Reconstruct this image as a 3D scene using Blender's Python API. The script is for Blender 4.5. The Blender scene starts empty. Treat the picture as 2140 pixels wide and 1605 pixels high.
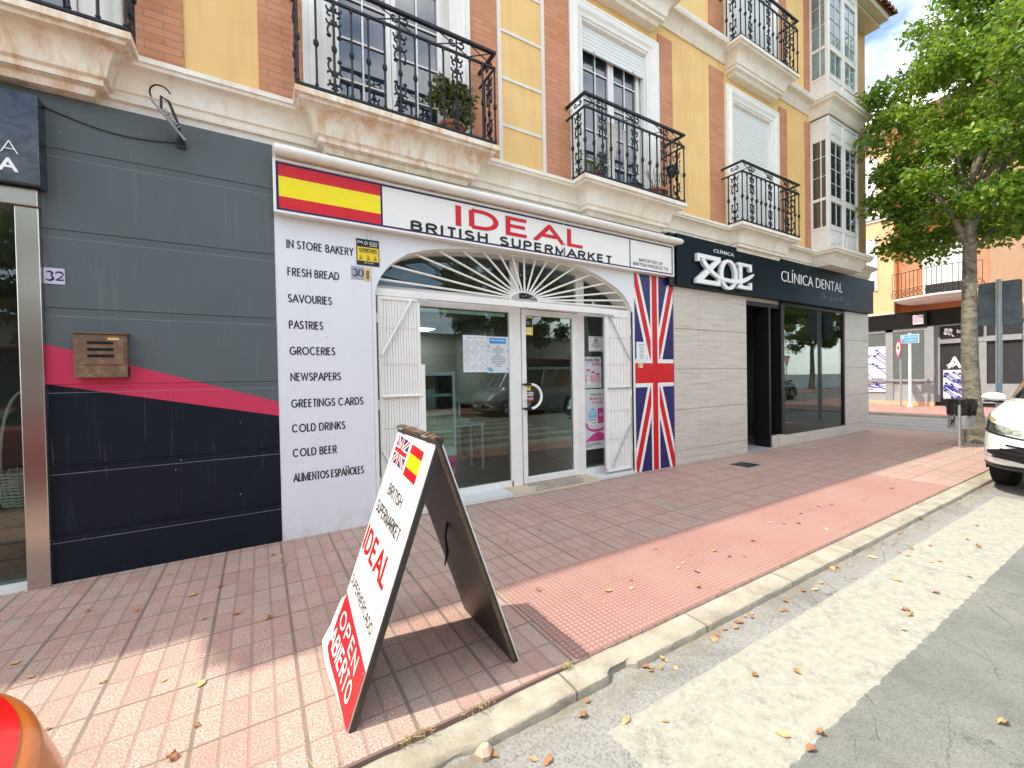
import bpy, bmesh, math, random
import numpy as np
from mathutils import Vector, Matrix
random.seed(7); np.random.seed(7)
SC = bpy.context.scene
COL = SC.collection
R = math.radians

# ---------------------------------------------------------------- camera
cam_d = bpy.data.cameras.new('camera'); cam = bpy.data.objects.new('camera', cam_d); COL.objects.link(cam)
CR = Vector((0.85688426, -0.51517687, -0.01849754))
CU = Vector((0.02322667, 0.00273709, 0.99972648))
CF = Vector((0.51498533, 0.85707952, -0.01431121))
CO = Vector((0, -4.42, 1.4547))
cam.matrix_world = Matrix(((CR.x, CU.x, -CF.x, CO.x), (CR.y, CU.y, -CF.y, CO.y), (CR.z, CU.z, -CF.z, CO.z), (0, 0, 0, 1)))
cam_d.sensor_width = 36; cam_d.lens = 880.7 / 2140 * 36
cam_d.clip_start = 0.05; cam_d.clip_end = 3000
SC.camera = cam

# ---------------------------------------------------------------- light
SUN_TO = Vector((-0.61, 0.135, 1.0)).normalized()
SUN_EL = math.asin(SUN_TO.z)
W = bpy.data.worlds.new('World'); SC.world = W; W.use_nodes = True
wn = W.node_tree.nodes; wl = W.node_tree.links
wn.clear()
wo = wn.new('ShaderNodeOutputWorld'); bg = wn.new('ShaderNodeBackground')
sky = wn.new('ShaderNodeTexSky'); sky.sky_type = 'NISHITA'; sky.sun_disc = False
sky.sun_elevation = SUN_EL
sky.sun_rotation = math.atan2(SUN_TO.x, SUN_TO.y)
sky.air_density = 1.0; sky.dust_density = 0.6; sky.ozone_density = 0.8
tc = wn.new('ShaderNodeTexCoord'); mp = wn.new('ShaderNodeMapping'); mp.inputs['Scale'].default_value = (1.6, 1.6, 4.2)
mp.inputs['Location'].default_value = (0.35, 0.1, 0.2)
nz = wn.new('ShaderNodeTexNoise'); nz.inputs['Scale'].default_value = 1.3; nz.inputs['Detail'].default_value = 7; nz.inputs['Roughness'].default_value = 0.55
cr = wn.new('ShaderNodeValToRGB'); cr.color_ramp.elements[0].position = 0.40; cr.color_ramp.elements[1].position = 0.66
mx = wn.new('ShaderNodeMix'); mx.data_type = 'RGBA'
mx.inputs[7].default_value = (9.6, 9.5, 9.0, 1)
wl.new(tc.outputs['Generated'], mp.inputs['Vector']); wl.new(mp.outputs[0], nz.inputs['Vector']); wl.new(nz.outputs['Fac'], cr.inputs[0])
wl.new(cr.outputs[0], mx.inputs[0]); wl.new(sky.outputs[0], mx.inputs[6]); wl.new(mx.outputs[2], bg.inputs[0])
bg.inputs[1].default_value = 0.15
wl.new(bg.outputs[0], wo.inputs[0])
sd = bpy.data.lights.new('sun', 'SUN'); sd.energy = 2.35; sd.angle = R(0.53); sd.color = (1.0, 0.93, 0.78)
sun = bpy.data.objects.new('sun', sd); COL.objects.link(sun)
sun.rotation_euler = SUN_TO.to_track_quat('Z', 'Y').to_euler()
SC.view_settings.view_transform = 'Standard'; SC.view_settings.look = 'None'
SC.view_settings.exposure = 1.27; SC.view_settings.gamma = 1.0
SC.cycles.max_bounces = 8; SC.cycles.transparent_max_bounces = 16
SC.cycles.sample_clamp_indirect = 6.0

# ---------------------------------------------------------------- material helpers
class NT:
    def __init__(s, name):
        s.m = bpy.data.materials.new(name); s.m.use_nodes = True
        s.t = s.m.node_tree; s.t.nodes.clear()
        s.out = s.t.nodes.new('ShaderNodeOutputMaterial')
    def n(s, typ, **kw):
        o = s.t.nodes.new(typ)
        for k, v in kw.items(): setattr(o, k, v)
        return o
    def set(s, inp, v):
        if hasattr(v, 'links') or isinstance(v, bpy.types.NodeSocket): s.t.links.new(v, inp)
        elif isinstance(v, (tuple, list)) and len(v) == 3 and inp.type == 'RGBA': inp.default_value = (*v, 1)
        else: inp.default_value = v
    def math(s, op, a, b=None, c=None, clamp=False):
        o = s.n('ShaderNodeMath', operation=op, use_clamp=clamp)
        s.set(o.inputs[0], a)
        if b is not None: s.set(o.inputs[1], b)
        if c is not None: s.set(o.inputs[2], c)
        return o.outputs[0]
    def pos(s):
        g = s.n('ShaderNodeNewGeometry'); x = s.n('ShaderNodeSeparateXYZ'); s.t.links.new(g.outputs['Position'], x.inputs[0])
        return g.outputs['Position'], x.outputs[0], x.outputs[1], x.outputs[2]
    def objpos(s):
        g = s.n('ShaderNodeTexCoord'); x = s.n('ShaderNodeSeparateXYZ'); s.t.links.new(g.outputs['Object'], x.inputs[0])
        return g.outputs['Object'], x.outputs[0], x.outputs[1], x.outputs[2]
    def comb(s, x, y, z=0.0):
        o = s.n('ShaderNodeCombineXYZ'); s.set(o.inputs[0], x); s.set(o.inputs[1], y); s.set(o.inputs[2], z); return o.outputs[0]
    def scale(s, v, sc):
        o = s.n('ShaderNodeMapping'); s.set(o.inputs[0], v); o.inputs['Scale'].default_value = sc; return o.outputs[0]
    def noise(s, v, scale, detail=3, rough=0.5, dist=0.0):
        o = s.n('ShaderNodeTexNoise'); s.set(o.inputs['Vector'], v); o.inputs['Scale'].default_value = scale
        o.inputs['Detail'].default_value = detail; o.inputs['Roughness'].default_value = rough; o.inputs['Distortion'].default_value = dist
        return o.outputs['Fac']
    def vor(s, v, scale, feature='F1', rnd=1.0):
        o = s.n('ShaderNodeTexVoronoi', feature=feature); s.set(o.inputs['Vector'], v); o.inputs['Scale'].default_value = scale
        o.inputs['Randomness'].default_value = rnd
        return o
    def ramp(s, f, stops, interp='LINEAR'):
        o = s.n('ShaderNodeValToRGB'); o.color_ramp.interpolation = interp
        el = o.color_ramp.elements
        while len(el) < len(stops): el.new(0.5)
        for e, (p, c) in zip(el, stops):
            e.position = p
            e.color = (c, c, c, 1) if isinstance(c, (int, float)) else (*c, 1)
        s.set(o.inputs[0], f); return o.outputs[0]
    def mix(s, f, a, b, mode='MIX'):
        o = s.n('ShaderNodeMix', data_type='RGBA', blend_type=mode); s.set(o.inputs[0], f); s.set(o.inputs[6], a); s.set(o.inputs[7], b); return o.outputs[2]
    def white(s, v):
        o = s.n('ShaderNodeTexWhiteNoise'); s.set(o.inputs['Vector'], v); return o
    def bump(s, h, strength=0.3, dist=0.01, normal=None):
        o = s.n('ShaderNodeBump'); s.set(o.inputs['Height'], h); o.inputs['Strength'].default_value = strength; o.inputs['Distance'].default_value = dist
        if normal is not None: s.set(o.inputs['Normal'], normal)
        return o.outputs[0]
    def bsdf(s, col, rough=0.7, metal=0.0, spec=0.5, normal=None, coat=0.0, **kw):
        o = s.n('ShaderNodeBsdfPrincipled'); s.set(o.inputs['Base Color'], col); s.set(o.inputs['Roughness'], rough); s.set(o.inputs['Metallic'], metal)
        o.inputs['Specular IOR Level'].default_value = spec
        if coat: o.inputs['Coat Weight'].default_value = coat; o.inputs['Coat Roughness'].default_value = 0.05
        if normal is not None: s.set(o.inputs['Normal'], normal)
        s.b = o; return o.outputs[0]
    def end(s, sh):
        s.t.links.new(sh, s.out.inputs[0]); return s.m

MATS = {}
def flat(name, col, rough=0.6, metal=0.0, spec=0.28, var=0.08, scale=6.0, coat=0.0, bump=0.0):
    """paint-like material with slight large and small variation"""
    k = NT(name); p, x, y, z = k.pos()
    n1 = k.noise(p, scale, 4); n2 = k.noise(p, scale * 9, 2)
    f = k.math('ADD', k.math('MULTIPLY', n1, 0.7), k.math('MULTIPLY', n2, 0.3))
    lo = tuple(c * (1 - var * 1.6) for c in col); hi = tuple(min(1, c * (1 + var * 1.6)) for c in col)
    c = k.ramp(f, [(0.3, lo), (0.7, hi)])
    nm = k.bump(n2, bump, 0.004) if bump else None
    r = k.math('ADD', rough - 0.06, k.math('MULTIPLY', n1, 0.12))
    MATS[name] = k.end(k.bsdf(c, r, metal, spec, nm, coat)); return MATS[name]

flat('white_paint', (0.82, 0.80, 0.75), 0.45, var=0.03)
flat('white_panel', (0.74, 0.745, 0.77), 0.30, var=0.02, scale=2)
def m_panel():
    k = NT('white_panel'); p, x, y, z = k.pos(); n = k.noise(p, 1.8, 5); s = k.noise(k.scale(p, (20, 20, 0.8)), 1.0, 4, 0.6); sp = k.vor(p, 7.0); m = k.noise(p, 9, 5, 0.7)
    c = k.mix(n, (0.70, 0.71, 0.735), (0.77, 0.775, 0.79))
    c = k.mix(k.math('MULTIPLY', k.ramp(s, [(0.55, 0.0), (0.75, 0.16)]), k.ramp(z, [(0.0, 1.0), (2.6, 0.3)])), c, (0.45, 0.43, 0.38))
    c = k.mix(k.math('MULTIPLY', k.ramp(z, [(0.0, 0.55), (0.28, 0.0)]), k.ramp(m, [(0.4, 0.1), (0.65, 0.8)])), c, (0.42, 0.37, 0.31))
    c = k.mix(k.math('MULTIPLY', k.math('LESS_THAN', sp.outputs['Distance'], 0.06), k.ramp(k.noise(p, 1.3, 2), [(0.52, 0.0), (0.6, 0.6)])), c, (0.50, 0.40, 0.32))
    MATS['white_panel'] = k.end(k.bsdf(c, 0.32, spec=0.3, normal=k.bump(k.noise(p, 1.1, 2), 0.10, 0.03)))
m_panel()
flat('white_frame', (0.80, 0.78, 0.74), 0.35, var=0.04)
flat('sign_white', (0.80, 0.785, 0.745), 0.3, var=0.02)
flat('paper', (0.72, 0.76, 0.76), 0.6, var=0.03)
flat('poster_white', (0.62, 0.66, 0.66), 0.4, var=0.03)
flat('ink', (0.02, 0.02, 0.022), 0.5, var=0.02)
flat('ink_grey', (0.16, 0.17, 0.18), 0.6)
flat('red_vinyl', (0.60, 0.010, 0.018), 0.35, var=0.04)
flat('yellow_vinyl', (0.85, 0.72, 0.006), 0.35, var=0.03)
flat('yellow_label', (0.80, 0.58, 0.03), 0.4)
flat('navy_vinyl', (0.022, 0.020, 0.125), 0.3, var=0.08, scale=1.5)
flat('purple_border', (0.018, 0.010, 0.09), 0.3)
flat('blue_print', (0.03, 0.25, 0.60), 0.5)
flat('pale_blue', (0.22, 0.47, 0.68), 0.5)
flat('pink_print', (0.62, 0.05, 0.25), 0.5)
flat('pink_pale', (0.72, 0.38, 0.48), 0.5)
flat('black_paint', (0.010, 0.011, 0.012), 0.35, var=0.1)
flat('iron_black', (0.008, 0.010, 0.014), 0.42, var=0.3, spec=0.35)
flat('dark_plastic', (0.02, 0.02, 0.022), 0.4)
flat('zoe_black', (0.005, 0.013, 0.019), 0.42, var=0.05, scale=0.8, spec=0.10)
flat('letter_white', (0.82, 0.83, 0.82), 0.3, var=0.01)
flat('letter_side', (0.62, 0.66, 0.66), 0.4, var=0.02)
flat('letter_grey', (0.26, 0.30, 0.32), 0.4)
flat('plate_grey', (0.36, 0.35, 0.42), 0.35, var=0.04)
flat('plate_lilac', (0.55, 0.53, 0.63), 0.35, var=0.03)
flat('brass', (0.72, 0.50, 0.20), 0.4, metal=0.3)
flat('galvanised', (0.42, 0.45, 0.46), 0.42, metal=0.6, var=0.12, scale=14)
flat('dark_metal', (0.045, 0.05, 0.055), 0.45, metal=0.4)
flat('shutter_white', (0.74, 0.76, 0.74), 0.45, var=0.02)
flat('terracotta', (0.36, 0.13, 0.07), 0.75, var=0.1)
flat('rubber', (0.012, 0.012, 0.013), 0.75, var=0.15)
flat('marble', (0.66, 0.67, 0.65), 0.3, var=0.05, scale=3)
flat('door_step_stone', (0.52, 0.42, 0.30), 0.5, var=0.12, scale=6)
flat('wood', (0.27, 0.13, 0.06), 0.55, var=0.25, scale=3)
flat('cardboard', (0.42, 0.31, 0.20), 0.8, var=0.06)
flat('interior_wall', (0.30, 0.29, 0.26), 0.8, var=0.05)
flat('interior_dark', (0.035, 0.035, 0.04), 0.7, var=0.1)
flat('interior_floor', (0.12, 0.125, 0.11), 0.4, var=0.15)
flat('fridge_white', (0.62, 0.70, 0.70), 0.35, var=0.02)
flat('bread', (0.50, 0.30, 0.12), 0.7, var=0.15, scale=20)
flat('red_dark', (0.25, 0.015, 0.02), 0.4)
flat('grey_stone', (0.33, 0.34, 0.35), 0.6, var=0.12, scale=2.5)
flat('grey_glass_panel', (0.13, 0.15, 0.15), 0.25, var=0.1)
flat('print_white', (0.70, 0.70, 0.82), 0.5, var=0.02)
flat('print_blue', (0.05, 0.06, 0.30), 0.5)
flat('leaf_green', (0.07, 0.14, 0.025), 0.45, var=0.2)
flat('macrame_cotton', (0.72, 0.68, 0.60), 0.9, var=0.08, scale=20, bump=0.3)
flat('bone_grey', (0.30, 0.31, 0.32), 0.5)
flat('car_white', (0.80, 0.82, 0.80), 0.18, var=0.01, coat=1.0)
flat('car_red', (0.30, 0.012, 0.02), 0.18, var=0.02, coat=1.0)
flat('car_silver', (0.20, 0.21, 0.22), 0.3, metal=0.3, coat=0.5)
flat('pale_pane', (0.20, 0.27, 0.29), 0.05, var=0.35, scale=1.5, spec=1.0)
flat('car_dark', (0.02, 0.03, 0.035), 0.2, var=0.02, coat=1.0)
flat('chrome', (0.65, 0.67, 0.68), 0.15, metal=1.0, var=0.02)
flat('brown_bark', (0.22, 0.18, 0.14), 0.85, var=0.2)
flat('stone_pebble', (0.55, 0.40, 0.30), 0.85, var=0.1, scale=30)
flat('dry_grass', (0.50, 0.40, 0.18), 0.8, var=0.2, scale=20)
flat('teal_glass', (0.10, 0.16, 0.17), 0.15)
flat('roof_tile', (0.22, 0.11, 0.06), 0.85, var=0.45, scale=5, bump=0.5)
flat('soffit', (0.66, 0.60, 0.48), 0.7, var=0.05)
flat('orange_wall', (0.80, 0.47, 0.26), 0.85, var=0.05, scale=1.2, bump=0.1)
flat('orange_deep', (0.62, 0.22, 0.09), 0.85, var=0.06, scale=1.2)
flat('orange_trim', (0.70, 0.42, 0.25), 0.8, var=0.05)
flat('sign_blue', (0.12, 0.38, 0.62), 0.4, var=0.03)
flat('sign_back', (0.12, 0.15, 0.17), 0.4, metal=0.3, var=0.2, scale=6)
flat('far_white_wall', (0.62, 0.60, 0.56), 0.8, var=0.08, scale=1.0)
flat('far_hedge', (0.05, 0.09, 0.02), 0.8)

def m_brick():
    k = NT('brick'); p, x, y, z = k.pos()
    b = k.n('ShaderNodeTexBrick'); k.set(b.inputs['Vector'], k.comb(k.math('ADD', x, y), z, 0.0))
    b.inputs['Scale'].default_value = 1.0; b.inputs['Brick Width'].default_value = 0.245; b.inputs['Row Height'].default_value = 0.062
    b.inputs['Mortar Size'].default_value = 0.0055; b.inputs['Mortar Smooth'].default_value = 0.2; b.inputs['Bias'].default_value = -0.2
    b.inputs['Color1'].default_value = (0.55, 0.225, 0.105, 1); b.inputs['Color2'].default_value = (0.66, 0.30, 0.155, 1)
    b.inputs['Mortar'].default_value = (0.34, 0.22, 0.15, 1)
    n = k.noise(p, 40, 3); n2 = k.noise(p, 2.5, 3)
    c = k.mix(k.math('MULTIPLY', n, 0.35), b.outputs['Color'], (0.40, 0.15, 0.07))
    c = k.mix(k.ramp(n2, [(0.35, 0.0), (0.8, 0.35)]), c, (0.68, 0.36, 0.22))
    h = k.math('ADD', k.math('MULTIPLY', b.outputs['Fac'], -1.0), k.math('MULTIPLY', n, 0.25))
    MATS['brick'] = k.end(k.bsdf(c, 0.85, normal=k.bump(h, 0.6, 0.006)))
m_brick()

def m_render(name, col, dark, bump=0.25):
    k = NT(name); p, x, y, z = k.pos()
    n = k.noise(p, 90, 3); n2 = k.noise(p, 1.1, 5); n3 = k.noise(k.scale(p, (6, 6, 0.7)), 1.5, 4)
    c = k.mix(k.ramp(n2, [(0.35, 0.0), (0.7, 1.0)]), dark, col)
    c = k.mix(k.ramp(n3, [(0.50, 0.0), (0.75, 0.45)]), c, tuple(a * 0.78 for a in dark))
    MATS[name] = k.end(k.bsdf(c, 0.88, normal=k.bump(n, bump, 0.004)))
m_render('yellow_render', (0.84, 0.585, 0.245), (0.76, 0.50, 0.195))
m_render('white_render', (0.78, 0.75, 0.69), (0.72, 0.68, 0.61), 0.1)
m_render('tan_render', (0.66, 0.42, 0.20), (0.60, 0.36, 0.16))

def m_cornice():
    k = NT('cornice_stone'); p, x, y, z = k.pos()
    n = k.noise(p, 3.0, 5, 0.6); st = k.noise(k.scale(p, (5, 5, 0.9)), 2.0, 5, 0.65); f = k.noise(p, 60, 2)
    c = k.mix(k.ramp(n, [(0.35, 0.0), (0.7, 1.0)]), (0.76, 0.69, 0.57), (0.86, 0.82, 0.73))
    c = k.mix(k.ramp(st, [(0.54, 0.0), (0.72, 0.45)]), c, (0.62, 0.40, 0.20))
    MATS['cornice_stone'] = k.end(k.bsdf(c, 0.7, normal=k.bump(f, 0.15, 0.003)))
    k = NT('cornice_stained'); p, x, y, z = k.pos()
    n = k.noise(p, 3.0, 5, 0.6); st = k.noise(k.scale(p, (9, 9, 1.1)), 1.0, 6, 0.7, 0.3); st2 = k.noise(p, 2.2, 6, 0.7)
    c = k.mix(k.ramp(n, [(0.35, 0.0), (0.7, 1.0)]), (0.76, 0.68, 0.54), (0.86, 0.82, 0.72))
    c = k.mix(k.ramp(st, [(0.45, 0.0), (0.66, 0.80)]), c, (0.60, 0.35, 0.14))
    c = k.mix(k.ramp(st2, [(0.52, 0.0), (0.75, 0.5)]), c, (0.72, 0.47, 0.24))
    MATS['cornice_stained'] = k.end(k.bsdf(c, 0.7))
m_cornice()

def m_grey_cladding():
    k = NT('grey_cladding'); p, x, y, z = k.pos()
    # painted design: grey above, dark navy below, red wedge between (edges straight across the panel)
    s = k.math('DIVIDE', k.math('ADD', x, 1.334), 1.476)
    top = k.math('ADD', 1.768, k.math('MULTIPLY', s, -0.489))
    bot = k.math('ADD', 1.474, k.math('MULTIPLY', s, -0.322))
    above = k.math('GREATER_THAN', z, top); below = k.math('LESS_THAN', z, bot)
    n = k.noise(p, 2.0, 4); spk = k.vor(p, 9.0)
    grey = k.mix(n, (0.088, 0.108, 0.112), (0.115, 0.134, 0.138))
    navy = k.mix(n, (0.003, 0.006, 0.013), (0.008, 0.012, 0.020))
    red = k.mix(n, (0.50, 0.035, 0.085), (0.60, 0.05, 0.11))
    c = k.mix(above, k.mix(below, red, navy), grey)
    sp = k.math('MULTIPLY', k.math('LESS_THAN', spk.outputs['Distance'], 0.035), k.math('GREATER_THAN', k.noise(p, 3.3, 2), 0.56))
    c = k.mix(k.math('MULTIPLY', sp, 0.75), c, (0.60, 0.62, 0.62))
    lowz = k.ramp(z, [(0.0, 1.0), (0.55, 0.0)]); s2 = k.vor(p, 26.0); sc = k.noise(k.scale(p, (2.0, 2.0, 14.0)), 3.0, 5, 0.7)
    c = k.mix(k.math('MULTIPLY', k.math('MULTIPLY', k.math('LESS_THAN', s2.outputs['Distance'], 0.10), lowz), k.ramp(k.noise(p, 2.2, 2), [(0.5, 0.0), (0.62, 0.8)])), c, (0.45, 0.42, 0.36))
    c = k.mix(k.ramp(sc, [(0.66, 0.0), (0.78, 0.10)]), c, (0.35, 0.37, 0.38))
    stk = k.noise(k.scale(p, (34.0, 34.0, 1.2)), 1.0, 4, 0.6)
    c = k.mix(k.math('MULTIPLY', k.ramp(stk, [(0.60, 0.0), (0.72, 0.16)]), k.ramp(z, [(0.3, 0.0), (1.2, 1.0)])), c, (0.30, 0.31, 0.31))
    MATS['grey_cladding'] = k.end(k.bsdf(c, k.math('ADD', 0.40, k.math('MULTIPLY', n, 0.16)), spec=0.2))
m_grey_cladding()

def m_stone_tile():
    k = NT('stone_tile'); p, x, y, z = k.pos()
    v = k.comb(k.math('MULTIPLY', x, 1.6), k.math('MULTIPLY', z, 22.0), k.math('MULTIPLY', y, 1.6))
    n = k.noise(v, 1.0, 6, 0.65, 0.4); n2 = k.noise(p, 1.5, 3)
    w = k.white(k.comb(k.math('FLOOR', k.math('DIVIDE', k.math('ADD', x, 0.0), 1.0)), k.math('FLOOR', k.math('DIVIDE', z, 0.66))))
    c = k.ramp(n, [(0.25, (0.42, 0.37, 0.305)), (0.45, (0.56, 0.505, 0.435)), (0.75, (0.67, 0.62, 0.545))])
    c = k.mix(k.math('MULTIPLY', w.outputs[0], 0.12), c, (0.36, 0.31, 0.26))
    MATS['stone_tile'] = k.end(k.bsdf(c, 0.38, spec=0.4))
m_stone_tile()

def m_steel():
    k = NT('brushed_steel'); p, x, y, z = k.pos()
    n = k.noise(k.comb(k.math('MULTIPLY', x, 4), k.math('MULTIPLY', y, 4), k.math('MULTIPLY', z, 260)), 1.0, 2)
    big = k.noise(k.comb(0.0, 0.0, z), 1.6, 2)
    c = k.ramp(big, [(0.3, (0.46, 0.40, 0.33)), (0.7, (0.62, 0.60, 0.56))])
    MATS['brushed_steel'] = k.end(k.bsdf(c, 0.22, metal=0.92, normal=k.bump(n, 0.10, 0.002)))
m_steel()

def m_rust():
    k = NT('rusty_metal'); p, x, y, z = k.pos()
    n = k.noise(p, 14, 6, 0.7); n2 = k.noise(p, 60, 4, 0.7)
    c = k.ramp(n, [(0.34, (0.10, 0.095, 0.08)), (0.5, (0.20, 0.105, 0.05)), (0.62, (0.24, 0.19, 0.13)), (0.76, (0.34, 0.34, 0.31))])
    c = k.mix(k.math('MULTIPLY', n2, 0.45), c, (0.13, 0.06, 0.03))
    MATS['rusty_metal'] = k.end(k.bsdf(c, 0.6, metal=0.25, normal=k.bump(n2, 0.3, 0.002)))
m_rust()

def m_glass(name, tint, refl, rough=0.0, base=0.06):
    k = NT(name)
    fr = k.n('ShaderNodeFresnel'); fr.inputs[0].default_value = 1.5
    f = k.math('ADD', k.math('MULTIPLY', fr.outputs[0], refl), base, clamp=True)
    tr = k.n('ShaderNodeBsdfTransparent'); tr.inputs[0].default_value = (*tint, 1)
    gl = k.n('ShaderNodeBsdfGlossy'); gl.inputs['Roughness'].default_value = rough; gl.inputs[0].default_value = (0.95, 1, 0.99, 1)
    mxs = k.n('ShaderNodeMixShader'); k.set(mxs.inputs[0], f); k.t.links.new(tr.outputs[0], mxs.inputs[1]); k.t.links.new(gl.outputs[0], mxs.inputs[2])
    MATS[name] = k.end(mxs.outputs[0])
m_glass('shop_glass', (0.84, 0.92, 0.89), 0.95, base=0.01)
m_glass('clear_glass', (0.85, 0.92, 0.92), 1.0)
m_glass('lens_glass', (0.92, 0.95, 0.92), 1.0)
def m_window_glass():
    k = NT('window_glass'); p, x, y, z = k.pos()
    n = k.noise(p, 1.2, 2)
    MATS['window_glass'] = k.end(k.bsdf(k.mix(n, (0.010, 0.020, 0.032), (0.02, 0.035, 0.05)), 0.02, spec=1.0, normal=k.bump(n, 0.05, 0.05)))
    k.b.inputs['IOR'].default_value = 1.75
    k = NT('car_glass'); MATS['car_glass'] = k.end(k.bsdf((0.01, 0.014, 0.014), 0.03, spec=0.8)); k.b.inputs['IOR'].default_value = 1.7
m_window_glass()

def m_pavement():
    k = NT('pavement_slabs'); p, x, y, z = k.pos()
    def groove(c, off, per, wd):
        u = k.math('DIVIDE', k.math('ADD', c, -off), per)
        fr = k.math('SUBTRACT', u, k.math('FLOOR', k.math('ADD', u, 0.5)))
        d = k.math('MULTIPLY', k.math('ABSOLUTE', fr), per)
        return k.ramp(k.math('DIVIDE', d, wd * 1.5), [(0.45, 1.0), (1.0, 0.0)])
    gx = groove(x, 0.136, 0.1006, 0.0068); gy = groove(y, -1.88, 0.2225, 0.0052)
    jx = groove(x, 0.136, 0.4025, 0.0080); jy = groove(y, -1.88, 0.445, 0.0052)
    sx = k.math('FLOOR', k.math('DIVIDE', k.math('ADD', x, -0.136), 0.4025)); sy = k.math('FLOOR', k.math('DIVIDE', k.math('ADD', y, 1.88), 0.445))
    w = k.white(k.comb(sx, sy)); 
    bx = k.math('FLOOR', k.math('DIVIDE', k.math('ADD', x, -0.136), 0.1006)); by = k.math('FLOOR', k.math('DIVIDE', k.math('ADD', y, 1.88), 0.2225))
    wb = k.white(k.comb(bx, by))
    sp = k.noise(p, 125, 3, 0.7); big = k.noise(p, 0.9, 4, 0.6); mid = k.noise(p, 6, 4)
    c = k.ramp(sp, [(0.34, (0.20, 0.105, 0.088)), (0.45, (0.41, 0.245, 0.200)), (0.56, (0.56, 0.39, 0.32)), (0.68, (0.78, 0.69, 0.57))])
    c = k.mix(k.math('MULTIPLY', k.ramp(w.outputs[0], [(0.0, 0.0), (0.45, 0.1), (1.0, 1.0)]), 0.50), c, (0.38, 0.31, 0.26))
    c = k.mix(k.math('MULTIPLY', k.ramp(wb.outputs[0], [(0.4, 0.0), (1.0, 1.0)]), 0.34), c, (0.37, 0.15, 0.12))
    c = k.mix(k.ramp(big, [(0.35, 0.0), (0.75, 0.32)]), c, (0.34, 0.27, 0.23))
    c = k.mix(k.ramp(mid, [(0.52, 0.0), (0.75, 0.42)]), c, (0.23, 0.18, 0.155))
    g = k.math('MAXIMUM', k.math('MULTIPLY', gx, 0.85), gy)
    c = k.mix(k.math('MULTIPLY', g, 0.80), c, (0.27, 0.205, 0.165))
    j = k.math('MAXIMUM', jx, jy)
    c = k.mix(k.math('MULTIPLY', j, k.ramp(mid, [(0.3, 0.75), (0.7, 0.35)])), c, (0.13, 0.115, 0.085))
    gum = k.vor(p, 1.9); gm = k.math('MULTIPLY', k.math('LESS_THAN', gum.outputs['Distance'], k.math('MULTIPLY', mid, 0.072)), k.ramp(gum.outputs['Color'], [(0.25, 0.25), (0.7, 0.8)]))
    c = k.mix(gm, c, (0.13, 0.125, 0.12))
    h = k.math('SUBTRACT', k.math('MULTIPLY', sp, 0.18), k.math('MAXIMUM', g, j))
    MATS['pavement_slabs'] = k.end(k.bsdf(c, 0.62, spec=0.35, normal=k.bump(h, 0.55, 0.005)))
    # tactile paving
    k = NT('tactile_paving'); p, x, y, z = k.pos()
    def wave(c, off, per):
        u = k.math('DIVIDE', k.math('ADD', c, -off), per)
        return k.math('ABSOLUTE', k.math('MULTIPLY', k.math('SUBTRACT', u, k.math('FLOOR', k.math('ADD', u, 0.5))), 2.0))
    wx = wave(x, 1.37, 0.034); wy = wave(y, -1.86, 0.030)
    dot = k.ramp(k.math('MINIMUM', wx, wy), [(0.22, 0.0), (0.45, 1.0)])
    big = k.noise(p, 1.3, 4); sp = k.noise(p, 120, 2)
    w = k.white(k.comb(k.math('FLOOR', k.math('DIVIDE', k.math('ADD', x, -1.37), 0.4)), k.math('FLOOR', k.math('DIVIDE', k.math('ADD', y, 1.86), 0.4))))
    c = k.mix(dot, (0.29, 0.140, 0.118), (0.45, 0.262, 0.220))
    c = k.mix(k.math('MULTIPLY', w.outputs[0], 0.25), c, (0.42, 0.22, 0.185))
    c = k.mix(k.ramp(big, [(0.40, 0.0), (0.75, 0.5)]), c, (0.40, 0.27, 0.22))
    st = k.noise(p, 7, 5, 0.7); c = k.mix(k.ramp(st, [(0.56, 0.0), (0.75, 0.45)]), c, (0.27, 0.17, 0.14))
    gum = k.vor(p, 3.1); c = k.mix(k.math('MULTIPLY', k.math('LESS_THAN', gum.outputs['Distance'], 0.035), 0.6), c, (0.20, 0.15, 0.13))
    def joint(cc, off):
        u = k.math('DIVIDE', k.math('ADD', cc, -off), 0.4)
        return k.math('LESS_THAN', k.math('ABSOLUTE', k.math('SUBTRACT', u, k.math('FLOOR', k.math('ADD', u, 0.5)))), 0.009)
    c = k.mix(k.math('MULTIPLY', k.math('MAXIMUM', joint(x, 1.37), joint(y, -1.86)), 0.5), c, (0.30, 0.18, 0.14))
    h = k.math('ADD', dot, k.math('MULTIPLY', sp, 0.15))
    MATS['tactile_paving'] = k.end(k.bsdf(c, 0.7, normal=k.bump(h, 0.7, 0.006)))
m_pavement()

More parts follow.
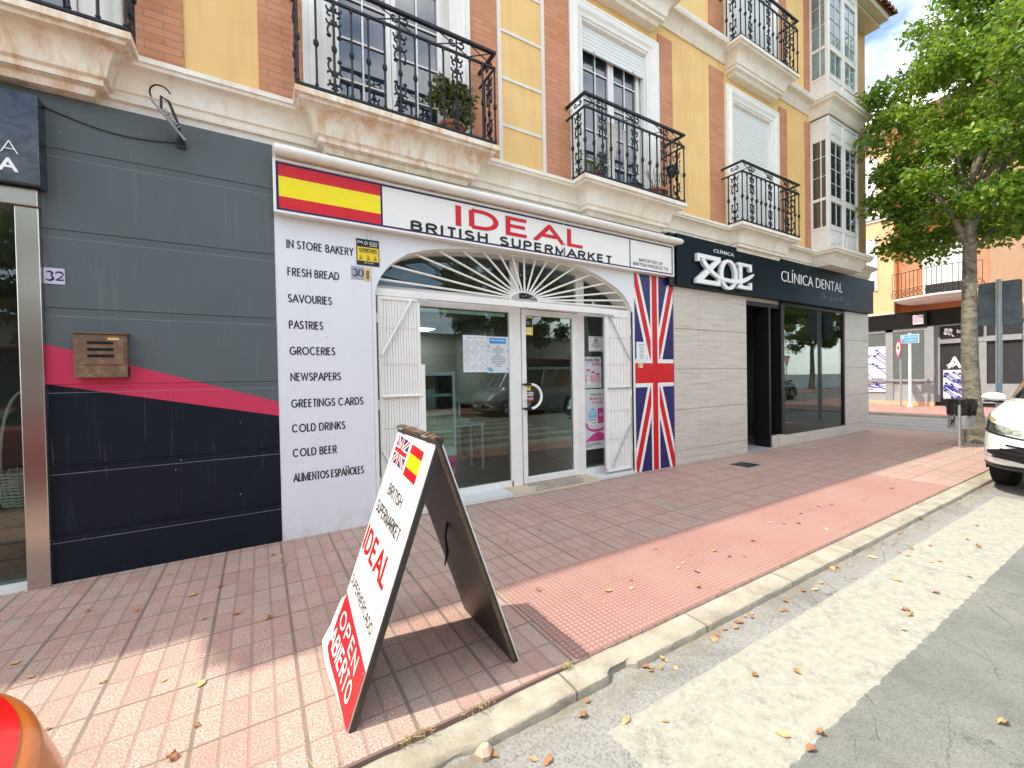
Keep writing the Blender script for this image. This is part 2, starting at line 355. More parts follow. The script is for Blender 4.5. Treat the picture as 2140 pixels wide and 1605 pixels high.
def m_kerb():
    k = NT('kerb_stone'); p, x, y, z = k.pos()
    n = k.noise(p, 5, 6, 0.65); f = k.noise(p, 110, 4, 0.7); m = k.noise(p, 22, 4)
    c = k.ramp(n, [(0.3, (0.27, 0.235, 0.18)), (0.5, (0.40, 0.365, 0.285)), (0.72, (0.50, 0.47, 0.39))])
    c = k.mix(k.ramp(f, [(0.35, 0.4), (0.6, 0.0)]), c, (0.24, 0.20, 0.15))
    u = k.math('DIVIDE', k.math('ADD', x, -1.24), 0.98)
    j = k.math('LESS_THAN', k.math('ABSOLUTE', k.math('SUBTRACT', u, k.math('FLOOR', k.math('ADD', u, 0.5)))), 0.007)
    c = k.mix(k.ramp(k.noise(p, 1.7, 5, 0.7), [(0.50, 0.0), (0.70, 0.5)]), c, (0.22, 0.195, 0.15))
    c = k.mix(k.math('MULTIPLY', j, 0.8), c, (0.13, 0.11, 0.08))
    h = k.math('ADD', k.math('MULTIPLY', m, 0.7), k.math('MULTIPLY', f, 0.4))
    MATS['kerb_stone'] = k.end(k.bsdf(c, 0.85, normal=k.bump(h, 0.6, 0.012)))
m_kerb()

def m_road():
    k = NT('road_asphalt'); p, x, y, z = k.pos()
    f = k.noise(p, 150, 3, 0.7); v = k.vor(p, 62.0); n = k.noise(p, 1.6, 6, 0.65); m = k.noise(p, 9, 5, 0.7); e = k.noise(p, 18, 5, 0.75)
    wob = k.math('MULTIPLY', k.math('SUBTRACT', e, 0.5), 0.05)
    yy = k.math('ADD', y, wob); xx = k.math('ADD', x, wob)
    # two surfaces: pale exposed-aggregate gutter next to the kerb, darker road beyond
    c1 = k.ramp(v.outputs['Distance'], [(0.05, (0.15, 0.15, 0.145)), (0.30, (0.235, 0.232, 0.218)), (0.60, (0.33, 0.325, 0.295))])
    c1 = k.mix(k.ramp(f, [(0.35, 0.55), (0.62, 0.0)]), c1, (0.15, 0.15, 0.16))
    c1 = k.mix(k.ramp(m, [(0.4, 0.0), (0.8, 0.4)]), c1, (0.38, 0.37, 0.33))
    c2 = k.ramp(n, [(0.28, (0.155, 0.165, 0.148)), (0.5, (0.215, 0.222, 0.198)), (0.75, (0.29, 0.288, 0.255))])
    c2 = k.mix(k.ramp(v.outputs['Distance'], [(0.10, 0.5), (0.45, 0.0)]), c2, (0.10, 0.10, 0.095)); c2 = k.mix(k.ramp(f, [(0.36, 0.45), (0.60, 0.0)]), c2, (0.075, 0.075, 0.07)); c2 = k.mix(k.ramp(f, [(0.62, 0.0), (0.74, 0.5)]), c2, (0.42, 0.41, 0.37))
    c2 = k.mix(k.ramp(m, [(0.5, 0.0), (0.85, 0.5)]), c2, (0.28, 0.27, 0.24))
    gut = k.math('GREATER_THAN', yy, -3.588)
    c = k.mix(gut, c2, c1)
    oil = k.noise(p, 0.8, 6, 0.75, 0.6); c = k.mix(k.ramp(oil, [(0.53, 0.0), (0.66, 0.5)]), c, (0.085, 0.085, 0.078))
    grit = k.noise(k.scale(p, (1.0, 3.0, 1.0)), 5.0, 5, 0.7); near = k.ramp(k.math('ABSOLUTE', k.math('ADD', y, 2.90)), [(0.03, 1.0), (0.16, 0.0)])
    c = k.mix(k.math('MULTIPLY', near, k.ramp(grit, [(0.42, 0.1), (0.62, 0.75)])), c, (0.20, 0.165, 0.115))
    # zebra paint of the crossing (bars parallel to the kerb), worn and cracked
    u = k.math('DIVIDE', k.math('ADD', yy, 3.095), -1.0)
    fr = k.math('SUBTRACT', u, k.math('FLOOR', u))
    bar = k.math('MULTIPLY', k.math('LESS_THAN', fr, 0.49), k.math('MULTIPLY', k.math('LESS_THAN', yy, -3.095), k.math('GREATER_THAN', yy, -9.8)))
    bar = k.math('MULTIPLY', bar, k.math('MULTIPLY', k.math('GREATER_THAN', xx, 1.24), k.math('LESS_THAN', xx, 7.5)))
    # side-street crossing
    ua = k.math('DIVIDE', k.math('ADD', xx, -14.5), 1.0); fa = k.math('SUBTRACT', ua, k.math('FLOOR', ua))
    b2 = k.math('MULTIPLY', k.math('LESS_THAN', fa, 0.5), k.math('MULTIPLY', k.math('GREATER_THAN', xx, 14.5), k.math('LESS_THAN', xx, 18.1)))
    b2 = k.math('MULTIPLY', b2, k.math('MULTIPLY', k.math('GREATER_THAN', yy, -1.9), k.math('LESS_THAN', yy, 2.4)))
    bar = k.math('MAXIMUM', bar, k.math('MULTIPLY', b2, 0.55))
    crk = k.n('ShaderNodeTexVoronoi', feature='DISTANCE_TO_EDGE'); k.set(crk.inputs['Vector'], k.comb(k.math('ADD', x, k.math('MULTIPLY', e, 0.15)), k.math('ADD', y, k.math('MULTIPLY', m, 0.12)))); crk.inputs['Scale'].default_value = 4.5
    ck = k.math('LESS_THAN', crk.outputs['Distance'], k.math('MULTIPLY', k.ramp(n, [(0.4, 0.0), (0.7, 1.0)]), 0.022))
    wear = k.ramp(k.math('ADD', k.math('MULTIPLY', m, 0.6), k.math('MULTIPLY', f, 0.4)), [(0.36, 0.15), (0.49, 0.90)])
    paint = k.mix(k.ramp(e, [(0.3, 0.0), (0.7, 1.0)]), (0.31, 0.30, 0.25), (0.43, 0.42, 0.355))
    paint = k.mix(k.math('MULTIPLY', ck, 0.6), paint, (0.40, 0.37, 0.28))
    c = k.mix(k.math('MULTIPLY', bar, wear), c, paint)
    c = k.mix(k.math('MULTIPLY', ck, k.math('MULTIPLY', k.math('SUBTRACT', 1.0, bar), 0.5)), c, (0.06, 0.06, 0.055))
    h = k.math('ADD', k.math('MULTIPLY', f, 0.6), k.math('MULTIPLY', m, 0.6))
    MATS['road_asphalt'] = k.end(k.bsdf(c, 0.85, spec=0.3, normal=k.bump(h, 0.55, 0.006)))
m_road()

def m_foliage(name, cols, trans=0.35):
    k = NT(name); g = k.n('ShaderNodeNewGeometry')
    c = k.ramp(g.outputs['Random Per Island'], [(i / (len(cols) - 1), q) for i, q in enumerate(cols)])
    b = k.bsdf(c, 0.38, spec=0.5)
    t = k.n('ShaderNodeBsdfTranslucent'); k.set(t.inputs[0], k.mix(0.5, c, (0.30, 0.42, 0.03)))
    mxs = k.n('ShaderNodeMixShader'); mxs.inputs[0].default_value = trans
    k.t.links.new(b, mxs.inputs[1]); k.t.links.new(t.outputs[0], mxs.inputs[2])
    MATS[name] = k.end(mxs.outputs[0])
m_foliage('foliage', [(0.03, 0.08, 0.01), (0.07, 0.16, 0.015), (0.14, 0.27, 0.025), (0.25, 0.40, 0.04), (0.13, 0.25, 0.02), (0.42, 0.50, 0.06)], 0.5)
m_foliage('foliage_far', [(0.07, 0.11, 0.02), (0.13, 0.17, 0.03), (0.18, 0.20, 0.05)])
m_foliage('succulent', [(0.09, 0.11, 0.02), (0.15, 0.16, 0.03), (0.07, 0.09, 0.02), (0.22, 0.20, 0.05)], 0.1)
m_foliage('palm_leaf', [(0.12, 0.20, 0.03), (0.22, 0.30, 0.06), (0.09, 0.14, 0.03)], 0.3)
m_foliage('dead_leaf', [(0.42, 0.17, 0.05), (0.55, 0.27, 0.09), (0.35, 0.12, 0.05), (0.60, 0.36, 0.14)], 0.15)

def m_bark():
    k = NT('plane_bark'); p, x, y, z = k.pos()
    v = k.comb(k.math('MULTIPLY', x, 2.2), k.math('MULTIPLY', y, 2.2), k.math('MULTIPLY', z, 4.0))
    n = k.noise(v, 2.2, 6, 0.65, 0.6); f = k.noise(k.scale(p, (3, 3, 22)), 3.0, 4, 0.7)
    c = k.ramp(n, [(0.32, (0.07, 0.055, 0.038)), (0.46, (0.165, 0.14, 0.10)), (0.60, (0.28, 0.25, 0.19)), (0.75, (0.18, 0.175, 0.13))])
    c = k.mix(k.ramp(f, [(0.30, 0.7), (0.42, 0.0)]), c, (0.07, 0.05, 0.04))
    MATS['plane_bark'] = k.end(k.bsdf(c, 0.85, normal=k.bump(k.math('ADD', n, f), 0.5, 0.02)))
m_bark()

def m_board():
    k = NT('weathered_board'); p, x, y, z = k.pos()
    n = k.noise(p, 4, 6, 0.7); f = k.noise(p, 120, 3)
    c = k.ramp(k.math('ADD', k.math('MULTIPLY', n, 0.5), k.math('MULTIPLY', f, 0.5)), [(0.36, (0.06, 0.035, 0.018)), (0.5, (0.17, 0.10, 0.055)), (0.6, (0.03, 0.024, 0.018)), (0.68, (0.30, 0.20, 0.12))])
    MATS['weathered_board'] = k.end(k.bsdf(c, 0.85, normal=k.bump(f, 0.6, 0.004)))
    k = NT('black_board'); p, x, y, z = k.pos()
    n = k.noise(p, 3, 6, 0.7, 0.5); s = k.noise(k.comb(k.math('MULTIPLY', x, 1), k.math('MULTIPLY', y, 60), k.math('MULTIPLY', z, 1)), 2.0, 4)
    c = k.ramp(n, [(0.35, (0.018, 0.018, 0.017)), (0.6, (0.035, 0.032, 0.028)), (0.8, (0.075, 0.055, 0.038))])
    c = k.mix(k.math('MULTIPLY', s, 0.25), c, (0.09, 0.075, 0.06))
    MATS['black_board'] = k.end(k.bsdf(c, 0.42, normal=k.bump(s, 0.15, 0.002)))
    k = NT('board_white'); p, x, y, z = k.pos()
    n = k.noise(p, 12, 6, 0.75); n2 = k.noise(p, 2.5, 4)
    c = k.ramp(n, [(0.25, (0.50, 0.46, 0.38)), (0.36, (0.78, 0.77, 0.73)), (0.6, (0.82, 0.81, 0.79))])
    MATS['board_white'] = k.end(k.bsdf(c, 0.35))
m_board()
def m_lamp():
    k = NT('lamp_panel'); e = k.n('ShaderNodeEmission'); e.inputs[0].default_value = (0.92, 0.97, 1, 1); e.inputs[1].default_value = 14.0; MATS['lamp_panel'] = k.end(e.outputs[0])
m_lamp()
flat('lamp_reflector', (0.55, 0.56, 0.52), 0.25, metal=0.4, var=0.3, scale=25)
flat('lip_dark', (0.20, 0.13, 0.11), 0.7)
flat('bag_black', (0.012, 0.013, 0.013), 0.25, spec=0.6, var=0.2)

# ---------------------------------------------------------------- mesh helpers
def link(name, me, parent=None, mats=None):
    o = bpy.data.objects.new(name, me); COL.objects.link(o)
    if parent is not None: o.parent = parent
    for m in (mats or []):
        me.materials.append(MATS[m] if isinstance(m, str) else m)
    return o

class MB:
    def __init__(s): s.v = []; s.f = []; s.mi = []; s.cur = 0
    def mat(s, i): s.cur = i; return s
    def add(s, vs, fs):
        b = len(s.v); s.v += [tuple(q) for q in vs]
        for f in fs: s.f.append(tuple(b + i for i in f)); s.mi.append(s.cur)
        return s
    def box(s, x0, x1, y0, y1, z0, z1):
        if x0 > x1: x0, x1 = x1, x0
        if y0 > y1: y0, y1 = y1, y0
        if z0 > z1: z0, z1 = z1, z0
        vs = [(x0, y0, z0), (x1, y0, z0), (x1, y1, z0), (x0, y1, z0), (x0, y0, z1), (x1, y0, z1), (x1, y1, z1), (x0, y1, z1)]
        return s.add(vs, [(0, 3, 2, 1), (4, 5, 6, 7), (0, 1, 5, 4), (1, 2, 6, 5), (2, 3, 7, 6), (3, 0, 4, 7)])
    def obox(s, fr, u0, u1, v0, v1, n0, n1):
        """box in a frame (O,U,V,N)"""
        O, U, V, N = fr
        P = lambda u, v, n: O + U * u + V * v + N * n
        vs = [P(u0, v0, n0), P(u1, v0, n0), P(u1, v1, n0), P(u0, v1, n0), P(u0, v0, n1), P(u1, v0, n1), P(u1, v1, n1), P(u0, v1, n1)]
        return s.add(vs, [(0, 3, 2, 1), (4, 5, 6, 7), (0, 1, 5, 4), (1, 2, 6, 5), (2, 3, 7, 6), (3, 0, 4, 7)])
    def prism(s, fr, poly, n0, n1):
        O, U, V, N = fr; k = len(poly)
        a = sum(poly[i][0] * poly[(i + 1) % k][1] - poly[(i + 1) % k][0] * poly[i][1] for i in range(k))
        if a < 0: poly = poly[::-1]
        vs = [O + U * u + V * v + N * n1 for u, v in poly] + [O + U * u + V * v + N * n0 for u, v in poly]
        fs = [tuple(range(k)), tuple(range(2 * k - 1, k - 1, -1))] + [(i, k + i, k + (i + 1) % k, (i + 1) % k) for i in range(k)]
        return s.add(vs, fs)
    def tube(s, pts, r, n=8, cap=True):
        pts = [Vector(p) for p in pts]; rs = r if isinstance(r, (list, tuple)) else [r] * len(pts)
        rings = []; prev = None
        for i, p in enumerate(pts):
            d = (pts[min(i + 1, len(pts) - 1)] - pts[max(i - 1, 0)]).normalized()
            if prev is None:
                a = Vector((0, 0, 1)) if abs(d.z) < 0.9 else Vector((1, 0, 0))
                u = d.cross(a).normalized()
            else: u = (prev - d * prev.dot(d)).normalized()
            prev = u; w = d.cross(u)
            rings.append([p + (u * math.cos(t) + w * math.sin(t)) * rs[i] for t in [2 * math.pi * j / n for j in range(n)]])
        vs = [q for g in rings for q in g]; fs = []
        for i in range(len(pts) - 1):
            for j in range(n):
                fs.append((i * n + j, i * n + (j + 1) % n, (i + 1) * n + (j + 1) % n, (i + 1) * n + j))
        if cap: fs += [tuple(range(n))[::-1], tuple(range((len(pts) - 1) * n, len(pts) * n))]
        return s.add(vs, fs)
    def lathe(s, cx, cy, prof, n=16):
        vs = []; fs = []
        for r, z in prof:
            for j in range(n): t = 2 * math.pi * j / n; vs.append((cx + r * math.cos(t), cy + r * math.sin(t), z))
        for i in range(len(prof) - 1):
            for j in range(n): fs.append((i * n + j, i * n + (j + 1) % n, (i + 1) * n + (j + 1) % n, (i + 1) * n + j))
        fs += [tuple(range(n))[::-1], tuple(range((len(prof) - 1) * n, len(prof) * n))]
        return s.add(vs, fs)
    def loft(s, rings, closed=True, caps=True):
        n = len(rings[0]); vs = [q for g in rings for q in g]; fs = []
        for i in range(len(rings) - 1):
            for j in range(n if closed else n - 1):
                fs.append((i * n + j, i * n + (j + 1) % n, (i + 1) * n + (j + 1) % n, (i + 1) * n + j))
        if caps and closed: fs += [tuple(range(n))[::-1], tuple(range((len(rings) - 1) * n, len(rings) * n))]
        return s.add(vs, fs)
    def build(s, name, mats, parent=None, smooth=False, bevel=0.0, seg=2, loc=None):
        me = bpy.data.meshes.new(name); me.from_pydata(s.v, [], s.f); 
        if isinstance(mats, str): mats = [mats]
        if loc is not None:
            L = Vector(loc)
            for v in me.vertices: v.co -= L
        o = link(name, me, parent, mats)
        if loc is not None: o.location = loc
        me.polygons.foreach_set('material_index', s.mi)
        me.validate(); me.update()
        bm = bmesh.new(); bm.from_mesh(me); bmesh.ops.recalc_face_normals(bm, faces=bm.faces); bm.to_mesh(me); bm.free()
        if smooth: 
            me.polygons.foreach_set('use_smooth', [True] * len(me.polygons)); 
            sm = o.modifiers.new('es', 'EDGE_SPLIT'); sm.split_angle = R(38)
        if bevel:
            b = o.modifiers.new('bv', 'BEVEL'); b.width = bevel; b.segments = seg; b.limit_method = 'ANGLE'; b.angle_limit = R(40)
        return o

def empty(name, loc, label=None, cat=None, group=None):
    o = bpy.data.objects.new(name, None); COL.objects.link(o); o.location = loc; o.empty_display_size = 0.1
    if label: tag(o, label, cat, group)
    return o
def tag(o, label, cat, group=None, kind=None):
    o['label'] = label; o['category'] = cat
    if group: o['group'] = group
    if kind: o['kind'] = kind
    return o
def structure(o): o['kind'] = 'structure'; return o
def keep(o, parent):
    """parent while the mesh stays in world coordinates"""
    o.parent = parent; o.matrix_parent_inverse = Matrix.Translation(parent.location).inverted(); return o

def frame(O, U, V):
    O, U, V = Vector(O), Vector(U).normalized(), Vector(V).normalized(); return (O, U, V, U.cross(V))
def facade(y): return frame((0, y, 0), (1, 0, 0), (0, 0, 1))

def text(name, s, fr, u0, u1, v0, v1, mat, parent, n=0.002, depth=0.002, bold=0.0, shear=0.0, spacing=1.0, keepw=False, side=None):
    c = bpy.data.curves.new('t', 'FONT'); c.body = s; c.size = 1.0; c.extrude = 0.05; c.offset = bold; c.shear = shear; c.space_character = spacing
    c.align_x = 'CENTER' if '\n' in s else 'LEFT'; c.resolution_u = 4
    o = bpy.data.objects.new('t', c); COL.objects.link(o)
    dg = bpy.context.evaluated_depsgraph_get(); me = bpy.data.meshes.new_from_object(o.evaluated_get(dg))
    bpy.data.objects.remove(o); bpy.data.curves.remove(c)
    co = np.empty(len(me.vertices) * 3); me.vertices.foreach_get('co', co); co = co.reshape(-1, 3)
    mn = co.min(0); mxx = co.max(0); sz = np.maximum(mxx - mn, 1e-6)
    O, U, V, N = [np.array(q) for q in fr]
    a = (co[:, 0] - mn[0]) / sz[0]; b = (co[:, 1] - mn[1]) / sz[1]; d = (co[:, 2] - mn[2]) / sz[2]
    if keepw:
        w = sz[0] / sz[1] * (v1 - v0); u1 = u0 + w
    w = O + np.outer(u0 + a * (u1 - u0), U) + np.outer(v0 + b * (v1 - v0), V) + np.outer(n + d * depth, N)
    me.vertices.foreach_set('co', w.astype(np.float32).ravel()); me.materials.clear(); me.update()
    o = link(name, me, None, [mat]); me.name = name
    if side:
        me.materials.append(MATS[side])
        NN = Vector(fr[3])
        for p in me.polygons: p.material_index = 0 if abs(p.normal.dot(NN)) > 0.8 else 1
    if parent is not None: keep(o, parent)
    return o

def _arc(cx, cy, rx, ry, a0, a1, n=12): return [(cx + rx * math.cos(R(a0 + (a1 - a0) * i / n)), cy + ry * math.sin(R(a0 + (a1 - a0) * i / n))) for i in range(n + 1)]
def _glyph(ch, w):
    '''centre lines in a unit-high box of width w; the stroke is added later (i = inset marker)'''
    e = 0.12
    G = {
     'A': [[(-w * e, -e), (w / 2, 1.0), (w * (1 + e), -e)], [(w * 0.19, 0.33), (w * 0.81, 0.33)]],
     'B': [[(0, 0), (0, 1)], [(0, 1)] + [(w * .55, 1)] + _arc(w * .55, .77, w * .37, .23, 90, -90) + [(0, .54)], [(w * .5, .54)] + _arc(w * .58, .27, w * .42, .27, 90, -90) + [(0, 0)]],
     'C': [_arc(w / 2, .5, w / 2, .5, 42, 318, 26)],
     'D': [[(0, 0), (0, 1)], [(0, 1), (w * .42, 1)] + _arc(w * .42, .5, w * .58, .5, 90, -90, 18) + [(0, 0)]],
     'E': [[(w, 1), (0, 1), (0, 0), (w, 0)], [(0, .53), (w * .92, .53)]],
     'F': [[(w, 1), (0, 1), (0, -e)], [(0, .53), (w * .85, .53)]],
     'G': [_arc(w / 2, .5, w / 2, .5, 42, 350, 28), [(w * .55, .46), (w * 1.0, .46), (w, .12)]],
     'H': [[(0, -e), (0, 1 + e)], [(w, -e), (w, 1 + e)], [(0, .53), (w, .53)]],
     'I': [[(0, -e), (0, 1 + e)]],
     'K': [[(0, -e), (0, 1 + e)], [(w * 1.08, 1.1), (0, .36)], [(w * .36, .60), (w * 1.1, -.1)]],
     'L': [[(0, 1 + e), (0, 0), (w, 0)]],
     'M': [[(0, -e), (0, 1.0), (w / 2, .10), (w, 1.0), (w, -e)]],
     'N': [[(0, -e), (0, .98), (w, .02), (w, 1 + e)]],
     'O': [_arc(w / 2, .5, w / 2, .5, 90, 450, 36)],
     'P': [[(0, -e), (0, 1)], [(0, 1), (w * .55, 1)] + _arc(w * .58, .73, w * .42, .27, 90, -90) + [(0, .46)]],
     'R': [[(0, -e), (0, 1)], [(0, 1), (w * .55, 1)] + _arc(w * .56, .745, w * .42, .255, 90, -90) + [(0, .49)], [(w * .50, .49), (w * 1.05, -.1)]],
     'S': [_arc(w / 2, .755, w * .46, .245, 28, 200, 12) + [(w * .22, .57), (w * .5, .50), (w * .8, .43)] + _arc(w / 2, .25, w * .5, .25, 20, -155, 12)],
     'T': [[(0, 1), (w, 1)], [(w / 2, 1), (w / 2, -e)]],
     'U': [[(0, 1 + e), (0, .32)] + _arc(w / 2, .32, w / 2, .32, 180, 360, 14) + [(w, 1 + e)]],
     'V': [[(-w * .06, 1.1), (w / 2, .0), (w * 1.06, 1.1)]],
     'W': [[(-w * .03, 1.1), (w * .25, 0.02), (w * .5, 1.0), (w * .75, 0.02), (w * 1.03, 1.1)]],
     'Y': [[(-w * .1, 1.15), (w / 2, .45)], [(w * 1.1, 1.15), (w / 2, .45), (w / 2, -e)]],
     'Z': [[(0, 1), (w * .96, 1), (0, 0), (w, 0)]],
    }
    return G[ch]
WID_ARIAL = dict(A=.86, B=.68, C=.80, D=.74, E=.62, F=.58, G=.82, H=.70, I=.0, K=.68, L=.54, M=.86, N=.72, O=.86, P=.64, R=.70, S=.66, T=.66, U=.70, V=.8, W=1.1, Y=.76, Z=.66)
WID_FUTURA = dict(A=.78, B=.50, C=.84, D=.66, E=.44, F=.42, G=.92, H=.62, I=.0, K=.56, L=.40, M=.92, N=.66, O=.96, P=.48, R=.52, S=.46, T=.50, U=.56, V=.72, W=1.1, Y=.60, Z=.6)
def grot(name, s, fr, u0, u1, v0, v1, mat, parent, n=0.002, t=0.17, wid=None, gap=0.30, depth=0.0012, ax=1.0):
    '''sign-writer's grotesque capitals drawn as mitred strokes, fitted to the box u0..u1, v0..v1'''
    wid = wid or WID_ARIAL; H = v1 - v0; T = t * H * (0.8 if 'Ñ' in s else 1.0); x = 0; lay = []
    for ch in s:
        if ch == ' ': x += 0.42; continue
        base = 'N' if ch == 'Ñ' else ch
        lay.append((ch, base, x, wid[base])); x += wid[base] + t + gap * (0.75 if base in 'ATLVY' else 1.0) - 0.10
    tot = lay[-1][2] + lay[-1][3]
    sc = ((u1 - u0) / ax - T) / tot; O, U, V, N = fr; b = MB(); k = 0
    def strip(P, k):
        P = [P[0]] + [q for p_, q in zip(P, P[1:]) if (p_[0] - q[0]) ** 2 + (p_[1] - q[1]) ** 2 > 1e-10]
        L, Q = [], []; m = len(P); closed = (P[0][0] - P[-1][0]) ** 2 + (P[0][1] - P[-1][1]) ** 2 < 1e-10
        for i in range(m):
            p = Vector(P[i]); a = Vector(P[i - 1]) if i else (Vector(P[-2]) if closed else None); c = Vector(P[i + 1]) if i < m - 1 else (Vector(P[1]) if closed else None)
            d1 = (p - a).normalized() if a is not None else None; d2 = (c - p).normalized() if c is not None else None
            d1 = d1 or d2; d2 = d2 or d1
            n1 = Vector((-d1.y, d1.x)); n2 = Vector((-d2.y, d2.x)); mm = n1 + n2
            mm = mm.normalized() if mm.length > 1e-4 else n1
            q = T / 2 / max(0.30, mm.dot(n1)); L.append(p + mm * q); Q.append(p - mm * q)
        for i in range(m - 1):
            poly = [L[i], L[i + 1], Q[i + 1], Q[i]]
            for sgn, lim in ((1, 0.0), (-1, H)):
                out = []
                for j in range(len(poly)):
                    A, C = poly[j], poly[(j + 1) % len(poly)]; fa, fc = sgn * (A.y - lim), sgn * (C.y - lim)
                    if fa >= 0: out.append(A)
                    if (fa >= 0) != (fc >= 0): q = fa / (fa - fc); out.append(A + (C - A) * q)
                poly = out
                if len(poly) < 3: break
            if len(poly) < 3: continue
            nn = n + depth + 0.00012 * k
            b.add([O + U * (u0 + (T / 2 + q.x) * ax) + V * (v0 + q.y) + N * nn for q in poly], [tuple(range(len(poly)))])
    Hc = H * (0.80 if 'Ñ' in s else 1.0)
    for ch, base, x0, w in lay:
        for j, path in enumerate(_glyph(base, w)):
            inner = [((x0 + px) * sc, T / 2 + py * (Hc - T)) for px, py in path]; strip(inner, j)
        if ch == 'Ñ':
            cx = (x0 + w / 2) * sc; T0 = T; T *= 0.7; strip([(cx - .16 * H, H * .90), (cx - .06 * H, H * .955), (cx + .06 * H, H * .90), (cx + .16 * H, H * .955)], 0); T = T0
    o = b.build(name, [mat])
    if parent is not None: keep(o, parent)
    return o
def part(mb, name, mats, parent, **kw):
    """a mesh given in world coordinates, parented to a thing standing at its own base"""
    o = mb.build(name, mats, **kw)
    if parent is not None: keep(o, parent)
    return o

# ================================================================ GROUND
ZR = -0.058   # road level
def sheet(name, mat, x0, x1, y0, y1, z):
    b = MB(); b.add([(x0, y0, z), (x1, y0, z), (x1, y1, z), (x0, y1, z)], [(0, 1, 2, 3)])
    return structure(b.build(name, [mat]))
sheet('ground', 'interior_floor', -400, 400, -400, 400, ZR - 0.06)
sheet('road', 'road_asphalt', -120, 160, -11.0, -2.8, ZR)
def far_road():
    b = MB()
    b.add([(13.9, -2.8, ZR), (18.45, -2.8, ZR), (18.45, 60, ZR), (13.9, 60, ZR)], [(0, 1, 2, 3)])
    structure(b.build('side_road', ['road_asphalt']))
far_road()
def pavement():
    # walking surface with a rounded street corner, up to the kerb
    pts = [(-30, -2.745), (12.4, -2.745)]
    for i in range(1, 9): t = i / 8 * math.pi / 2; pts.append((12.4 + 1.25 * math.sin(t), -2.745 + 1.25 * (1 - math.cos(t))))
    pts += [(13.65, 30), (-30, 30)]
    b = MB(); b.prism(frame((0, 0, 0), (1, 0, 0), (0, 1, 0)), pts, -0.17, 0.0)
    return structure(b.build('pavement', ['pavement_slabs']))
pavement()
def tactile():
    b = MB(); b.add([(1.37, -2.74, 0.004), (7.37, -2.74, 0.004), (7.37, -1.86, 0.004), (1.37, -1.86, 0.004)], [(0, 1, 2, 3)])
    structure(b.build('tactile_paving', ['tactile_paving']))
tactile()
def kerb():
    # worn kerb: high along the left, dropped at the crossing from x = 1.62 on, one corner broken away
    rnd = random.Random(3)
    cols = []
    x = -14.0; xs = []
    while x < 12.4: xs.append(x); x += 0.05 if -0.6 < x < 3 else 0.12
    def prof(x):
        low = 1.0 if x > 1.60 else 0.0
        zt = -0.012 - 0.004 * low; r = 0.03
        ch = rnd.uniform(-0.002, 0.002)
        yo = -2.895 + rnd.uniform(-0.003, 0.003)
        if x < 0.95: yo += 0.0; zt = -0.018 + rnd.uniform(-.003, .003)
        if 0.52 < x < 0.72: ch -= 0.025 * math.sin((x - 0.52) / 0.2 * math.pi); yo += 0.03 * math.sin((x - 0.52) / 0.2 * math.pi)
        if 1.48 < x < 1.60: ch -= 0.035; yo += 0.05
        yi = -2.745
        return [(yi, zt), (-2.80, zt + ch * 0.2), (-2.85, zt + ch * 0.3), (yo + 0.010, zt - 0.001 + ch * 0.5), (yo + 0.003, zt - 0.005 + ch), (yo, zt - 0.013 + ch * 0.6), (yo - 0.006, ZR - 0.05)]
    rings = [[(x, y, z) for y, z in prof(x)] for x in xs]
    # rounded corner into the side street
    for i in range(1, 13):
        t = i / 12 * math.pi / 2
        rings.append([(12.4 + (1.25 + (-2.745 - y)) * math.sin(t), -1.495 - (1.25 + (-2.745 - y)) * math.cos(t), z) for y, z in prof(5)])
    rings.append([(12.4 + (1.25 + (-2.745 - y)), 30, z) for y, z in prof(5)])
    b = MB(); n = len(rings[0]); vs = [q for g in rings for q in g]
    b.add(vs, [(i * n + j, (i + 1) * n + j, (i + 1) * n + j + 1, i * n + j + 1) for i in range(len(rings) - 1) for j in range(n - 1)])
    structure(b.build('kerb', ['kerb_stone'], smooth=True))
kerb()
def lip():
    # narrow metal angle that edges the raised slabs along the left kerb
    b = MB(); b.box(-14, 1.30, -2.752, -2.738, -0.02, 0.004)
    structure(b.build('pavement_edging', ['lip_dark']))
lip()
def far_pavement():
    b = MB(); b.box(18.6, 60, -6.5, 60, -0.2, 0.0); structure(b.build('far_pavement', ['tactile_paving']))
    b = MB(); b.box(18.45, 18.6, -6.5, 60, -0.2, -0.006); structure(b.build('far_kerb', ['kerb_stone']))
    b = MB(); b.box(-120, 160, -14, -11.15, -0.2, 0.0); structure(b.build('opposite_pavement', ['tactile_paving']))
    b = MB(); b.box(-120, 160, -11.15, -11.0, -0.2, -0.006); structure(b.build('opposite_kerb', ['kerb_stone']))
far_pavement()

# ================================================================ MAIN BUILDING
BLD = empty('apartment_building', (5, 0, 0), 'yellow and brick apartment building with iron balconies above three shopfronts', 'building')
ROOFZ = 9.75
def grid_wall(b, x0, x1, z0, z1, holes, yf, yb):
    xs = sorted({x0, x1, *[h[0] for h in holes], *[h[1] for h in holes]}); zs = sorted({z0, z1, *[h[2] for h in holes], *[h[3] for h in holes]})
    xs = [x for x in xs if x0 <= x <= x1]; zs = [z for z in zs if z0 <= z <= z1]
    for i in range(len(xs) - 1):
        for j in range(len(zs) - 1):
            cx = (xs[i] + xs[i + 1]) / 2; cz = (zs[j] + zs[j + 1]) / 2
            if any(h[0] < cx < h[1] and h[2] < cz < h[3] for h in holes): continue
            b.add([(xs[i], yf, zs[j]), (xs[i + 1], yf, zs[j]), (xs[i + 1], yf, zs[j + 1]), (xs[i], yf, zs[j + 1])], [(0, 1, 2, 3)])
    for h in holes:
        a, c, e, g = h
        b.add([(a, yf, e), (c, yf, e), (c, yf, g), (a, yf, g), (a, yb, e), (c, yb, e), (c, yb, g), (a, yb, g)], [(0, 4, 5, 1), (1, 5, 6, 2), (2, 6, 7, 3), (3, 7, 4, 0)])
